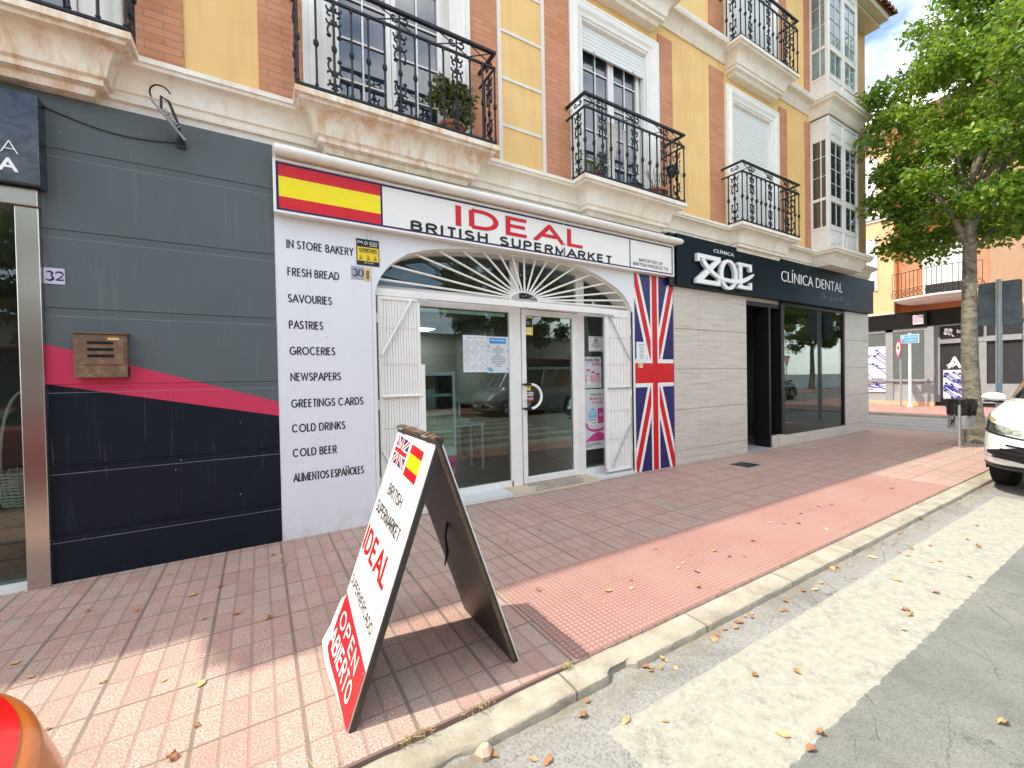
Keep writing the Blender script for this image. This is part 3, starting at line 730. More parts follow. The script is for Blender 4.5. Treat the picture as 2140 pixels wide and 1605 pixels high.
WINX = [(-2.40, -1.08), (0.66, 1.93), (3.86, 5.13), (7.35, 8.60)]      # openings per floor (x)
F2 = 3.06
holes = []
for k in (0, 1):
    for a, c in WINX: holes.append((a, c, 4.0 + F2 * k, 6.30 + F2 * k))
b = MB(); grid_wall(b, -14, 12.9, 3.42, ROOFZ, [(h[0], h[1], h[2], min(h[3], 9.36)) for h in holes], 0.0, 0.30)
b.add([(12.9, 0, 0), (12.9, 14, 0), (12.9, 14, ROOFZ), (12.9, 0, ROOFZ)], [(0, 1, 2, 3)])
b.add([(-14, 14, 0), (12.9, 14, 0), (12.9, 14, ROOFZ), (-14, 14, ROOFZ)], [(0, 1, 2, 3)])
b.add([(-14, 0, 0), (-14, 14, 0), (-14, 14, ROOFZ), (-14, 0, ROOFZ)], [(0, 1, 2, 3)])
part(b, 'wall', ['yellow_render'], BLD)
b = MB(); b.add([(12.86, 14, 3.42), (12.86, 0.004, 3.42), (-14, 0.004, 3.42), (-14, 14, 3.42)], [(0, 1, 2, 3)])
part(b, 'shop_ceiling', ['interior_wall'], BLD)
# white band under the cornice and its moulding
b = MB(); b.box(-14, 12.9, -0.016, -0.002, 3.425, 3.72); part(b, 'fascia_band', ['white_render'], BLD)
# brick pilasters
bricks = [(-3.0, -2.75), (-1.05, -0.62), (-0.40 - 0.42, -0.46), (0.067, 0.42), (2.17, 2.53), (3.22, 3.62), (5.37, 5.70), (6.66, 7.07), (8.88, 9.18), (9.90, 10.15)]
bricks = [(-0.845, -0.466), (0.067, 0.42), (2.17, 2.53), (3.22, 3.62), (5.37, 5.70), (6.66, 7.07), (8.88, 9.18), (9.90, 10.15)]
for k in (0, 1):
    for a, c in bricks:
        b = MB(); zt = 6.70 if a > 3.3 and a != 3.22 else 6.86
        b.box(a, c, -0.014, 0.001, 3.98 + F2 * k, zt + F2 * k if k == 0 else 9.7)
        part(b, 'brick_pilaster', ['brick'], BLD)
# white grid on the yellow strip between the first two windows
b = MB()
for k in (0, 1):
    zb = 3.98 + F2 * k
    for a, c in ((2.53, 2.58), (3.17, 3.22)): b.box(a, c, -0.020, 0.001, zb, 6.86 + F2 * k if k == 0 else 9.7)
    for i in range(6): z = 4.51 + 0.565 * i + F2 * k; b.box(2.58, 3.17, -0.012, 0.001, z - 0.018, z + 0.018)
part(b, 'render_grid', ['white_render'], BLD)
b = MB()
for z in (4.4, 5.3, 6.2, 7.9, 8.8): b.box(11.62, 12.9, -0.006, 0.001, z - 0.012, z + 0.012)
b.box(11.6, 12.905, -0.004, 0.001, 3.98, 9.7)
part(b, 'corner_pier', ['tan_render'], BLD)

def mould(prof, x0, x1, side_l=False, side_r=False, ybase=0.0):
    """cornice: profile [(out, z)] run along x, with mitred returns to the wall"""
    rings = []
    if side_l: rings.append([(x0 - o, ybase, z) for o, z in prof])
    rings.append([(x0 - (o if side_l else 0), ybase - o, z) for o, z in prof])
    rings.append([(x1 + (o if side_r else 0), ybase - o, z) for o, z in prof])
    if side_r: rings.append([(x1 + o, ybase, z) for o, z in prof])
    b = MB(); n = len(prof); vs = [q for g in rings for q in g]
    b.add(vs, [(i * n + j, (i + 1) * n + j, (i + 1) * n + j + 1, i * n + j + 1) for i in range(len(rings) - 1) for j in range(n - 1)])
    if not side_l: b.add(rings[0] + [(x0, ybase, prof[-1][1])], [tuple(range(n))])
    return b
def cove(o0, z0, o1, z1, n=6):
    """concave quarter from (o0,z0) to (o1,z1)"""
    return [(o0 + (o1 - o0) * (1 - math.cos(t)), z0 + (z1 - z0) * math.sin(t)) for t in [i / n * math.pi / 2 for i in range(1, n + 1)]]
CORN = [(0.0, 3.665), (0.030, 3.665), (0.034, 3.69), (0.022, 3.70), (0.026, 3.73), (0.045, 3.74), (0.045, 3.765)] + cove(0.05, 3.775, 0.125, 3.90) + [(0.145, 3.905), (0.15, 3.93), (0.165, 3.935), (0.165, 3.975), (0.0, 3.985)]
part(mould(CORN, -14, 12.9, False, True, -0.017), 'cornice', ['cornice_stone'], BLD, smooth=True)
CORN2 = [(o, z + 3.06 + 0.05) for o, z in [(0.0, 3.74), (0.03, 3.74), (0.034, 3.77), (0.05, 3.79)] + cove(0.06, 3.80, 0.16, 3.92) + [(0.18, 3.925), (0.20, 3.96), (0.20, 4.0), (0.0, 4.01)]]
part(mould(CORN2, -14, 12.9, False, True, -0.001), 'cornice', ['cornice_stone'], BLD, smooth=True)

def slab_rings(x0, x1, d, prof):
    return [[(x0 + i, 0.02, z), (x0 + i, -(d - i), z), (x1 - i, -(d - i), z), (x1 - i, 0.02, z)] for i, z in prof]
def balcony(x0, x1, dz, d=0.40, ironwork=True, stain='cornice_stained'):
    prof = [(0.27, 3.600), (0.25, 3.645), (0.20, 3.66), (0.20, 3.70), (0.175, 3.715), (0.17, 3.74)]
    prof += [(0.165 - 0.11 * (1 - math.cos(t)), 3.745 + 0.16 * math.sin(t)) for t in [i / 6 * math.pi / 2 for i in range(1, 7)]]
    prof += [(0.035, 3.91), (0.03, 3.935), (0.0, 3.94), (0.0, 3.99)]
    rings = slab_rings(x0, x1, d, [(i, z + dz) for i, z in prof])
    b = MB(); b.loft(rings, closed=True)
    s = part(b, 'balcony', [stain], BLD, smooth=True)
    if not ironwork: return s
    z0 = 3.992 + dz; y0 = -(d - 0.025); xa = x0 + 0.03; xb = x1 - 0.03; zt = z0 + 1.00; zm = z0 + 0.84
    r = MB()
    r.box(xa - 0.018, xb + 0.018, y0 - 0.02, y0 + 0.02, zt - 0.012, zt + 0.014)
    r.box(xa - 0.01, xb + 0.01, y0 - 0.012, y0 + 0.012, zm - 0.012, zm + 0.008)
    r.box(xa - 0.01, xb + 0.01, y0 - 0.012, y0 + 0.012, z0 + 0.02, z0 + 0.038)
    for xx in (xa, xb):
        r.box(xx - 0.018, xx + 0.018, y0 + 0.02, 0.0, zt - 0.012, zt + 0.014)
        r.box(xx - 0.010, xx + 0.010, y0 + 0.012, 0.0, zm - 0.012, zm + 0.008)
        r.box(xx - 0.010, xx + 0.010, y0 + 0.012, -0.12, z0 + 0.02, z0 + 0.038)
    def bar(x, y, top=zm):
        r.tube([(x, y, z0), (x, y, top)], 0.0105, 6)
        zc = z0 + 0.42
        r.lathe(x, y, [(0.012, zc - 0.035), (0.023, zc - 0.014), (0.023, zc + 0.014), (0.012, zc + 0.035)], 6)
        for zz in (z0 + 0.055, zm - 0.03): r.lathe(x, y, [(0.010, zz - 0.02), (0.017, zz), (0.010, zz + 0.02)], 6)
    def spiral(cx, y, cz, rad, turn, start, sx, vert=False, sy=0.0):
        pts = []
        for i in range(12):
            t = i / 11; a = start + turn * t; q = rad * (1 - 0.72 * t)
            if vert: pts.append((cx, y + sx * q * math.cos(a), cz + q * math.sin(a)))
            else: pts.append((cx + sx * q * math.cos(a), y, cz + q * math.sin(a)))
        r.tube(pts, 0.0092, 5)
    def orn(x, y, vert=False):
        bar(x, y)
        for base, sg in ((zm - 0.03, -1), (z0 + 0.04, 1)):
            for sx in (-1, 1):
                # stacked scrolls shrinking away from the rail, then an open fleur at the tip
                for (dz_, ra, st) in ((0.035, 0.033, 0.3), (0.090, 0.037, 2.6), (0.15, 0.033, 0.2)):
                    off = sx * 0.030
                    if vert: spiral(x, y + off, base + sg * dz_, ra, 4.4 * sg, st, sx, True)
                    else: spiral(x + off, y, base + sg * dz_, ra, 4.4 * sg, st, sx)
                pts = []
                for i in range(9):
                    t = i / 8; h = base + sg * (0.15 + 0.125 * t); w = 0.012 + 0.034 * math.sin(t * 2.6) + 0.01 * t
                    pts.append((x, y + sx * w, h) if vert else (x + sx * w, y, h))
                r.tube(pts, 0.0092, 5)
                if vert: spiral(x, y + sx * 0.040, base + sg * 0.275, 0.018, 4.5 * sg, 0.0, sx, True)
                else: spiral(x + sx * 0.040, y, base + sg * 0.275, 0.018, 4.5 * sg, 0.0, sx)
            r.box(x - 0.022, x + 0.022, y - 0.010, y + 0.010, base + sg * 0.17 - 0.012, base + sg * 0.17 + 0.012)
    n = 13; step = (xb - xa) / n
    for i in range(n + 1):
        x = xa + step * i
        if i in (2, 6, 10):
            orn(x, y0)
            r.tube([(x, y0, zm), (x, y0, zt)], 0.008, 6)
            for sx in (-1, 1): spiral(x + sx * 0.052, y0, zt - 0.068, 0.044, 5.2, 3.6, sx)
        else: bar(x, y0)
    for i in (0, 4, 8):
        a = xa + step * i + (0.0 if i == 0 else 0.06); c = a + step * (2 if i == 0 else 2.6)
        r.tube([(a, y0, zm), (c, y0, zt)], 0.006, 5); r.tube([(a, y0, zt), (c, y0, zm)], 0.006, 5)
    a = xb - 2.2 * step; r.tube([(a, y0, zm), (xb, y0, zt)], 0.006, 5); r.tube([(a, y0, zt), (xb, y0, zm)], 0.006, 5)
    for xx in (xa, xb):
        orn(xx, y0 + 0.13, True); bar(xx, y0 + 0.24)
        for sx in (-1, 1): spiral(xx, y0 + 0.13 + sx * 0.04, zt - 0.068, 0.036, 5.2, 3.6, sx, True)
    sub(r.build('railing', ['iron_black']), s)
    return s

def sub(mb_obj, parent_part):
    """sub-part of a part that itself was 'kept' in world coordinates (its world matrix is identity)"""
    mb_obj.parent = parent_part; mb_obj.matrix_parent_inverse = Matrix.Identity(4); return mb_obj

balcony(-2.72, -0.73, 0.0)
balcony(0.32, 2.31, 0.0); balcony(3.53, 5.50, 0.0, stain='cornice_stone'); balcony(6.94, 8.86, 0.0, stain='cornice_stone')
for a, c in ((0.32, 2.31), (3.53, 5.50), (6.94, 8.86)): balcony(a, c, 3.06, stain='cornice_stone')

def window(x0, x1, z0, z1, shutter=0.0, dark_backing=True):
    """balcony door in a moulded surround; shutter = how far the roller shutter is down (m)"""
    ox0, ox1, oz1 = x0 - 0.235, x1 + 0.235, z1 + 0.235
    prof = [(0.0, 0.0), (0.0, -0.035), (0.012, -0.048), (0.045, -0.048), (0.055, -0.040), (0.075, -0.06), (0.10, -0.066), (0.125, -0.060), (0.15, -0.040), (0.165, -0.028), (0.21, -0.024), (0.215, -0.006), (0.239, -0.004), (0.239, 0.128)]
    rings = [[(ox0 + i, y, z0) for i, y in prof], [(ox0 + i, y, oz1 - i) for i, y in prof], [(ox1 - i, y, oz1 - i) for i, y in prof], [(ox1 - i, y, z0) for i, y in prof]]
    b = MB(); n = len(prof); vs = [q for g in rings for q in g]
    b.add(vs, [(i * n + j, (i + 1) * n + j, (i + 1) * n + j + 1, i * n + j + 1) for i in range(3) for j in range(n - 1)])
    w = part(b, 'window', ['white_paint'], BLD, smooth=True)
    yf = 0.16; b = MB()
    fw = 0.055
    b.box(x0, x0 + fw, yf - 0.03, yf + 0.03, z0, z1); b.box(x1 - fw, x1, yf - 0.03, yf + 0.03, z0, z1); b.box(x0 + fw, x1 - fw, yf - 0.03, yf + 0.03, z1 - fw, z1)
    b.box(x0 + fw, x1 - fw, yf - 0.03, yf + 0.03, z0, z0 + 0.05)
    cx = (x0 + x1) / 2
    for s0, s1 in ((x0 + fw + 0.004, cx - 0.003), (cx + 0.003, x1 - fw - 0.004)):
        q = 0.050; a0, a1 = z0 + 0.055, z1 - fw - 0.004
        b.box(s0, s0 + q, yf - 0.05, yf + 0.0, a0, a1); b.box(s1 - q, s1, yf - 0.05, yf + 0.0, a0, a1)
        b.box(s0 + q, s1 - q, yf - 0.05, yf, a1 - q, a1); b.box(s0 + q, s1 - q, yf - 0.05, yf, a0, a0 + q)
        m = (s0 + s1) / 2; b.box(m - 0.009, m + 0.009, yf - 0.036, yf - 0.018, a0 + q, a1 - q)
        nz = 5
        for i in range(1, nz): zz = a0 + q + (a1 - a0 - 2 * q) * i / nz; b.box(s0 + q, s1 - q, yf - 0.034, yf - 0.020, zz - 0.009, zz + 0.009)
    sub(b.build('frame', ['white_frame'], bevel=0.003, seg=1), w)
    b = MB(); b.box(x0 + fw, x1 - fw, yf - 0.014, yf - 0.008, z0 + 0.05, z1 - fw); sub(b.build('pane', ['window_glass']), w)
    if dark_backing:
        b = MB(); b.box(x0, x1, 0.30, 0.31, z0, z1); sub(b.build('dark_backing', ['interior_dark']), w)  # dark backing sheet standing in for the unlit room behind the pane
    if shutter:
        b = MB(); zb = z1 - shutter; zz = z1 + 0.02; sl = 0.052
        rings = []
        while zz > zb:
            for dy, dz in ((0.0, 0.0), (-0.006, -0.012), (-0.008, -0.026), (-0.006, -0.040), (0.0, -0.047)):
                rings.append([(x0 + 0.01, 0.055 + dy, zz + dz), (x1 - 0.01, 0.055 + dy, zz + dz), (x1 - 0.01, 0.07, zz + dz), (x0 + 0.01, 0.07, zz + dz)])
            zz -= sl
        b.loft(rings); b.box(x0 + 0.01, x1 - 0.01, 0.045, 0.072, zb - 0.04, zb)
        for xx in (x0 + 0.25, x1 - 0.25): b.box(xx - 0.012, xx + 0.012, 0.02, 0.045, zb - 0.035, zb - 0.01)
        b.box(x0, x0 + 0.028, 0.04, 0.10, z0, z1); b.box(x1 - 0.028, x1, 0.04, 0.10, z0, z1)
        sub(b.build('roller_shutter', ['shutter_white']), w)
    return w
sh = {0: 0.0, 1: 0.0, 2: 0.30, 3: 2.28}
for i, (a, c) in enumerate(WINX): window(a, c, 4.0, 6.30, sh[i])
for i, (a, c) in enumerate(WINX): window(a, c, 7.06, 9.36, {0: 0.5, 1: 0.6, 2: 0.8, 3: 2.28}[i])

def gallery(z0, z1, top):
    """glazed bay (mirador) of white metal on a moulded sill"""
    x0, x1, d = 10.12, 11.52, 0.35
    b = MB()
    def post(a, c, y, zz0=z0, zz1=z1): b.box(a, c, y, y + 0.05, zz0, zz1)
    t = 0.06
    b.box(x0, x0 + t, -d, -d + t, z0, z1); b.box(x1 - t, x1, -d, -d + t, z0, z1); b.box(x0, x0 + 0.05, -0.05, 0.0, z0, z1); b.box(x1 - 0.05, x1, -0.05, 0, z0, z1)
    zl, zm, zt = z0 + 0.42, z0 + 1.02, z0 + 2.26      # panel top, transom, top of glazing
    for zz, h in ((z0, 0.05), (zl, 0.06), (zm, 0.06), (zt, 0.06), (z1 - 0.05, 0.05)):
        b.box(x0 + t, x1 - t, -d + 0.004, -d + 0.05, zz, zz + h)
        for sx in (x0, x1 - 0.05): b.box(sx + 0.003, sx + 0.047, -d + t, -0.05, zz, zz + h)
    cx = (x0 + x1) / 2
    b.box(cx - 0.04, cx + 0.04, -d + 0.002, -d + 0.05, z0 + 0.05, z1 - 0.05)
    for s0, s1 in ((x0 + t, cx - 0.04), (cx + 0.04, x1 - t)):
        for q0, q1 in ((zl + 0.06, zm), (zm + 0.06, zt)):
            f = 0.030
            b.box(s0, s0 + f, -d + 0.0, -d + 0.04, q0, q1); b.box(s1 - f, s1, -d, -d + 0.04, q0, q1); b.box(s0 + f, s1 - f, -d, -d + 0.04, q0, q0 + f); b.box(s0 + f, s1 - f, -d, -d + 0.04, q1 - f, q1)
            m = (s0 + s1) / 2; b.box(m - 0.007, m + 0.007, -d + 0.014, -d + 0.024, q0 + f, q1 - f)
            k = 4 if q1 - q0 > 0.8 else 1
            for i in range(1, k): zz = q0 + (q1 - q0) * i / k; b.box(s0 + f, s1 - f, -d + 0.012, -d + 0.022, zz - 0.007, zz + 0.007)
        # pressed solid panels, below and above the glazing
        for q0, q1 in ((z0 + 0.05, zl), (zt + 0.06, z1 - 0.05)):
            if q1 - q0 < 0.05: continue
            b.box(s0, s1, -d + 0.02, -d + 0.04, q0, q1)
            b.box(s0 + 0.06, s1 - 0.06, -d + 0.008, -d + 0.02, q0 + 0.06, q1 - 0.06); b.box(s0 + 0.10, s1 - 0.10, -d + 0.002, -d + 0.008, q0 + 0.09, q1 - 0.09)
    for sx in (x0 + 0.012, x1 - 0.032):
        b.box(sx, sx + 0.02, -d + t, -0.05, z0 + 0.05, zl); b.box(sx, sx + 0.02, -d + t, -0.05, zt + 0.06, z1 - 0.05)
        for zz in (zm + 0.5, zm + 0.9): b.box(sx, sx + 0.012, -d + t, -0.05, zz - 0.006, zz + 0.006)
        b.box(sx - 0.004, sx + 0.022, -0.21, -0.19, zl + 0.06, zt)
    g = part(b, 'window', ['white_frame'], BLD, bevel=0.003, seg=1)
    b = MB(); b.box(x0 + t, x1 - t, -d + 0.026, -d + 0.030, zl, zt + 0.03)
    for sx in (x0 + 0.02, x1 - 0.024): b.box(sx, sx + 0.004, -d + t, -0.05, zl, zt + 0.03)
    sub(b.build('pane', ['pale_pane' if z0 > 6 else 'window_glass']), g)
    b = MB(); b.box(x0 + 0.06, x1 - 0.06, -d + 0.06, -0.004, z0 + 0.02, z1 - 0.02); sub(b.build('dark_infill', ['interior_dark']), g)  # dark block added in place of the bay's shaded inside
gallery(4.0, 6.72, 0); gallery(7.10, 9.72, 0)
for dz, nm in ((0.0, 0), (3.09, 1)):
    prof = [(0.02, 3.66), (0.03, 3.69), (0.045, 3.72), (0.06, 3.75)] + cove(0.065, 3.76, 0.15, 3.87) + [(0.17, 3.88), (0.175, 3.92), (0.20, 3.925), (0.20, 3.985), (0.0, 3.995)]
    b = mould([(o, z + dz + 0.004) for o, z in prof], 10.12, 11.52, True, True, -0.35)
    rings = [(10.10, -0.37), (11.54, -0.37), (11.54, 0.0), (10.10, 0.0)]
    # carry the returns back to the wall face
    for side in (0, 1):
        xs_ = 10.12 if side == 0 else 11.52; sg = -1 if side == 0 else 1
        pr = [(o, z + dz + 0.004) for o, z in prof]; n = len(pr)
        vs = [(xs_ + sg * o, -0.35, z) for o, z in pr] + [(xs_ + sg * o, 0.0, z) for o, z in pr]
        b.add(vs, [(j, n + j, n + j + 1, j + 1) for j in range(n - 1)])
    b.add([(10.10, -0.37, 3.67 + dz), (11.54, -0.37, 3.67 + dz), (11.54, 0, 3.67 + dz), (10.10, 0, 3.67 + dz)], [(0, 3, 2, 1)])
    b.add([(10.12, -0.35, 3.995 + dz), (11.52, -0.35, 3.995 + dz), (11.52, 0, 3.995 + dz), (10.12, 0, 3.995 + dz)], [(0, 1, 2, 3)])
    part(b, 'bay_sill', ['cornice_stone'], BLD, smooth=True)

def roof():
    b = MB(); x0, x1 = -6.2, 12.92
    b.box(x0, x1, -0.46, 14.1, ROOFZ - 0.03, ROOFZ + 0.10); b.box(x0, x1 - 0.02, -0.30, -0.001, ROOFZ - 0.10, ROOFZ - 0.031)
    b.box(-14, x0, -0.08, 14.1, ROOFZ - 0.05, ROOFZ + 0.10)
    so = part(b, 'eaves', ['soffit'], BLD)
    b = MB()
    # clay barrel tiles running up a low hip, ends overhanging front and side
    def row(px, py, dx, dy, ln):
        n = 7; r = 0.085
        rings = []
        for k, (t, zz) in enumerate(((0, 0.0), (0.34, 0.075), (0.341, 0.05), (0.7, 0.16), (0.701, 0.135), (ln, ln * 0.32))):
            ring = []
            for i in range(n):
                a = math.pi * i / (n - 1); o = math.cos(a) * r
                ring.append((px + dx * t - dy * o, py + dy * t + dx * o, ROOFZ + 0.11 + zz + math.sin(a) * r * 0.9))
            rings.append(ring)
        vs = [q for g in rings for q in g]; m = n
        b.add(vs, [(i * m + j, i * m + j + 1, (i + 1) * m + j + 1, (i + 1) * m + j) for i in range(5) for j in range(m - 1)] + [tuple(range(m))])
    x = x0 + 0.1
    while x < x1 + 0.1:
        row(x, -0.58, 0, 1, min(6.5, max(0.5, (x1 + 0.1 - x) * 1.0 + 0.3))); x += 0.195
    y = -0.45
    while y < 12: row(x1 + 0.10, y, -1, 0, min(6.5, y + 0.9)); y += 0.195
    b.add([(x0, -0.5, ROOFZ + 0.11), (x1 + 0.1, -0.5, ROOFZ + 0.11), (x1 - 6.4, 6, ROOFZ + 2.1), (x0, 6, ROOFZ + 2.1)], [(0, 1, 2, 3)])
    b.add([(x1 + 0.1, -0.5, ROOFZ + 0.11), (x1 + 0.1, 14, ROOFZ + 0.11), (x1 - 6.4, 6, ROOFZ + 2.1)], [(0, 1, 2)])
    part(b, 'roof', ['roof_tile'], BLD, smooth=True)
roof()

# ================================================================ GROUND FLOOR: grey cladding, left shop
LN = []; b = MB()
J = [0.0, 0.348, 0.854, 1.456, 2.023, 2.600, 3.193, 3.60]
for i in range(7):
    z0, z1 = J[i] + (0.012 if i else 0), J[i + 1]
    b.box(-1.325, 0.152, -0.035, 0.01, z0, z1 - 0.022 if i < 6 else z1)
    if i < 6: LN.append(z1 - 0.052)
    if i < 6: b.box(-1.325, 0.152, -0.029, 0.01, z1 - 0.022, z1 + 0.012)
part(b, 'cladding', ['grey_cladding'], BLD, bevel=0.002, seg=1)
b = MB()
for z in LN: b.box(-1.322, 0.150, -0.0362, -0.035, z, z + 0.0022)
part(b, 'groove_highlights', ['bone_grey'], BLD)  # thin pale strips painting a highlight below each groove
b = MB(); b.box(-14, -1.30, -0.030, 0.01, 3.30, 3.60); part(b, 'cladding', ['grey_stone' if 0 else 'grey_glass_panel'], BLD)
# left shop: steel pillar and lintel, glazing, interior
b = MB(); b.box(-1.447, -1.325, -0.075, 0.06, 0.0, 2.735); part(b, 'pillar', ['brushed_steel'], BLD, bevel=0.006)
b = MB(); b.box(-6.0, -1.322, -0.095, 0.06, 2.737, 2.86); part(b, 'lintel', ['brushed_steel'], BLD, bevel=0.004)
b = MB(); b.box(-6.0, -1.447, 0.02, 0.03, 0.045, 2.735); part(b, 'shop_window', ['shop_glass'], BLD)
b = MB(); b.box(-6.0, -1.447, -0.05, 0.10, 0.0, 0.045); part(b, 'threshold', ['marble'], BLD)
b = MB(); b.box(-1.50, -1.447, 0.12, 0.17, 0.045, 2.735); part(b, 'door_frame', ['galvanised'], BLD)
def room(x0, x1, y0, y1, z1, wall, floor, nm='shop_interior'):
    b = MB()
    b.add([(x0, y0, 0.01), (x1, y0, 0.01), (x1, y1, 0.01), (x0, y1, 0.01)], [(0, 1, 2, 3)]); f = part(b, 'shop_floor', [floor], BLD)
    b = MB()
    b.add([(x0, y1, 0), (x1, y1, 0), (x1, y1, z1), (x0, y1, z1)], [(0, 1, 2, 3)])
    b.add([(x0, y0, 0), (x0, y1, 0), (x0, y1, z1), (x0, y0, z1)], [(0, 1, 2, 3)])
    b.add([(x1, y0, 0), (x1, y1, 0), (x1, y1, z1), (x1, y0, z1)], [(0, 1, 2, 3)])
    b.add([(x0, y0, z1), (x1, y0, z1), (x1, y1, z1), (x0, y1, z1)], [(0, 1, 2, 3)])
    part(b, nm, [wall], BLD)
room(-7, 0.0, 0.12, 7, 3.1, 'interior_wall', 'grey_stone')
def wicker_basket():
    e = empty('wicker_basket', (-1.62, 0.50, 0.52), 'white wicker basket with tall handle behind the left shop glass', 'basket')
    b = MB(); cx, cy = -1.62, 0.50
    for i in range(11):
        z = 0.53 + i * 0.025; rr = 0.125 + 0.003 * i + 0.012 * math.sin(i * 0.9)
        pts = [(cx + rr * math.cos(t), cy + rr * math.sin(t), z + 0.006 * math.sin(9 * t)) for t in [2 * math.pi * j / 24 for j in range(25)]]
        b.tube(pts, 0.009, 5, False)
    for j in range(20):
        t = 2 * math.pi * j / 20; b.tube([(cx + 0.125 * math.cos(t), cy + 0.125 * math.sin(t), 0.52), (cx + 0.155 * math.cos(t), cy + 0.155 * math.sin(t), 0.80)], 0.006, 5)
    part(b, 'basket_body', ['macrame_cotton'], e)
    b = MB(); pts = [(cx + 0.14 * math.cos(t), cy, 0.80 + 0.62 * math.sin(t)) for t in [math.pi * j / 14 for j in range(15)]]
    b.tube(pts, 0.010, 6); part(b, 'handle', ['macrame_cotton'], e)
wicker_basket()
def crate(x, y, z, w, d, h, label, nm='wooden_crate'):
    e = empty(nm, (x, y, z), label, 'crate'); b = MB()
    for i in range(4):
        z0 = z + i * h / 4; b.box(x - w / 2, x + w / 2, y - d / 2, y - d / 2 + 0.012, z0 + 0.004, z0 + h / 4 - 0.012); b.box(x - w / 2, x + w / 2, y + d / 2 - 0.012, y + d / 2, z0 + 0.004, z0 + h / 4 - 0.012)
        b.box(x - w / 2, x - w / 2 + 0.012, y - d / 2 + 0.012, y + d / 2 - 0.012, z0 + 0.004, z0 + h / 4 - 0.012); b.box(x + w / 2 - 0.012, x + w / 2, y - d / 2 + 0.012, y + d / 2 - 0.012, z0 + 0.004, z0 + h / 4 - 0.012)
    b.box(x - w / 2 + 0.012, x + w / 2 - 0.012, y - d / 2 + 0.012, y + d / 2 - 0.012, z + 0.003, z + 0.015)
    part(b, 'slats', ['wood'], e)
    b = MB()
    for sx in (-1, 1):
        for sy in (-1, 1): b.box(x + sx * (w / 2 - 0.025) - 0.012, x + sx * (w / 2 - 0.025) + 0.012, y + sy * (d / 2 - 0.026) - 0.012, y + sy * (d / 2 - 0.026) + 0.012, z + 0.016, z + h + 0.01)
    part(b, 'corner_posts', ['wood'], e)
crate(-1.66, 0.50, 0.012, 0.36, 0.36, 0.50, 'brown wooden crate under the wicker basket inside the left shop')
crate(-2.1, 1.2, 0.012, 0.5, 0.4, 0.4, 'low wooden crate farther back inside the left shop')
# shop sign box on the left
SG = empty('shop_sign', (-2.5, -0.13, 2.87), 'glossy black marble-look shop sign with white lettering above the left shop', 'sign')
def m_marble_black():
    k = NT('black_marble'); p, x, y, z = k.pos(); n = k.noise(k.scale(p, (2, 2, 3)), 2.5, 6, 0.7, 1.5)
    MATS['black_marble'] = k.end(k.bsdf(k.ramp(n, [(0.4, (0.012, 0.020, 0.028)), (0.6, (0.05, 0.065, 0.08)), (0.75, (0.02, 0.03, 0.04))]), 0.12, spec=0.6))
m_marble_black()
b = MB(); b.box(-4.6, -1.285, -0.165, -0.036, 2.87, 3.50); part(b, 'sign_box', ['black_marble'], SG, bevel=0.004)
text('lettering', 'ZA', facade(-0.165), -1.558, -1.384, 3.06, 3.145, 'letter_white', SG, bold=-0.025, depth=0.004)
text('lettering', 'RA', facade(-0.165), -1.555, -1.384, 2.935, 3.025, 'letter_white', SG, bold=0.02, depth=0.004)

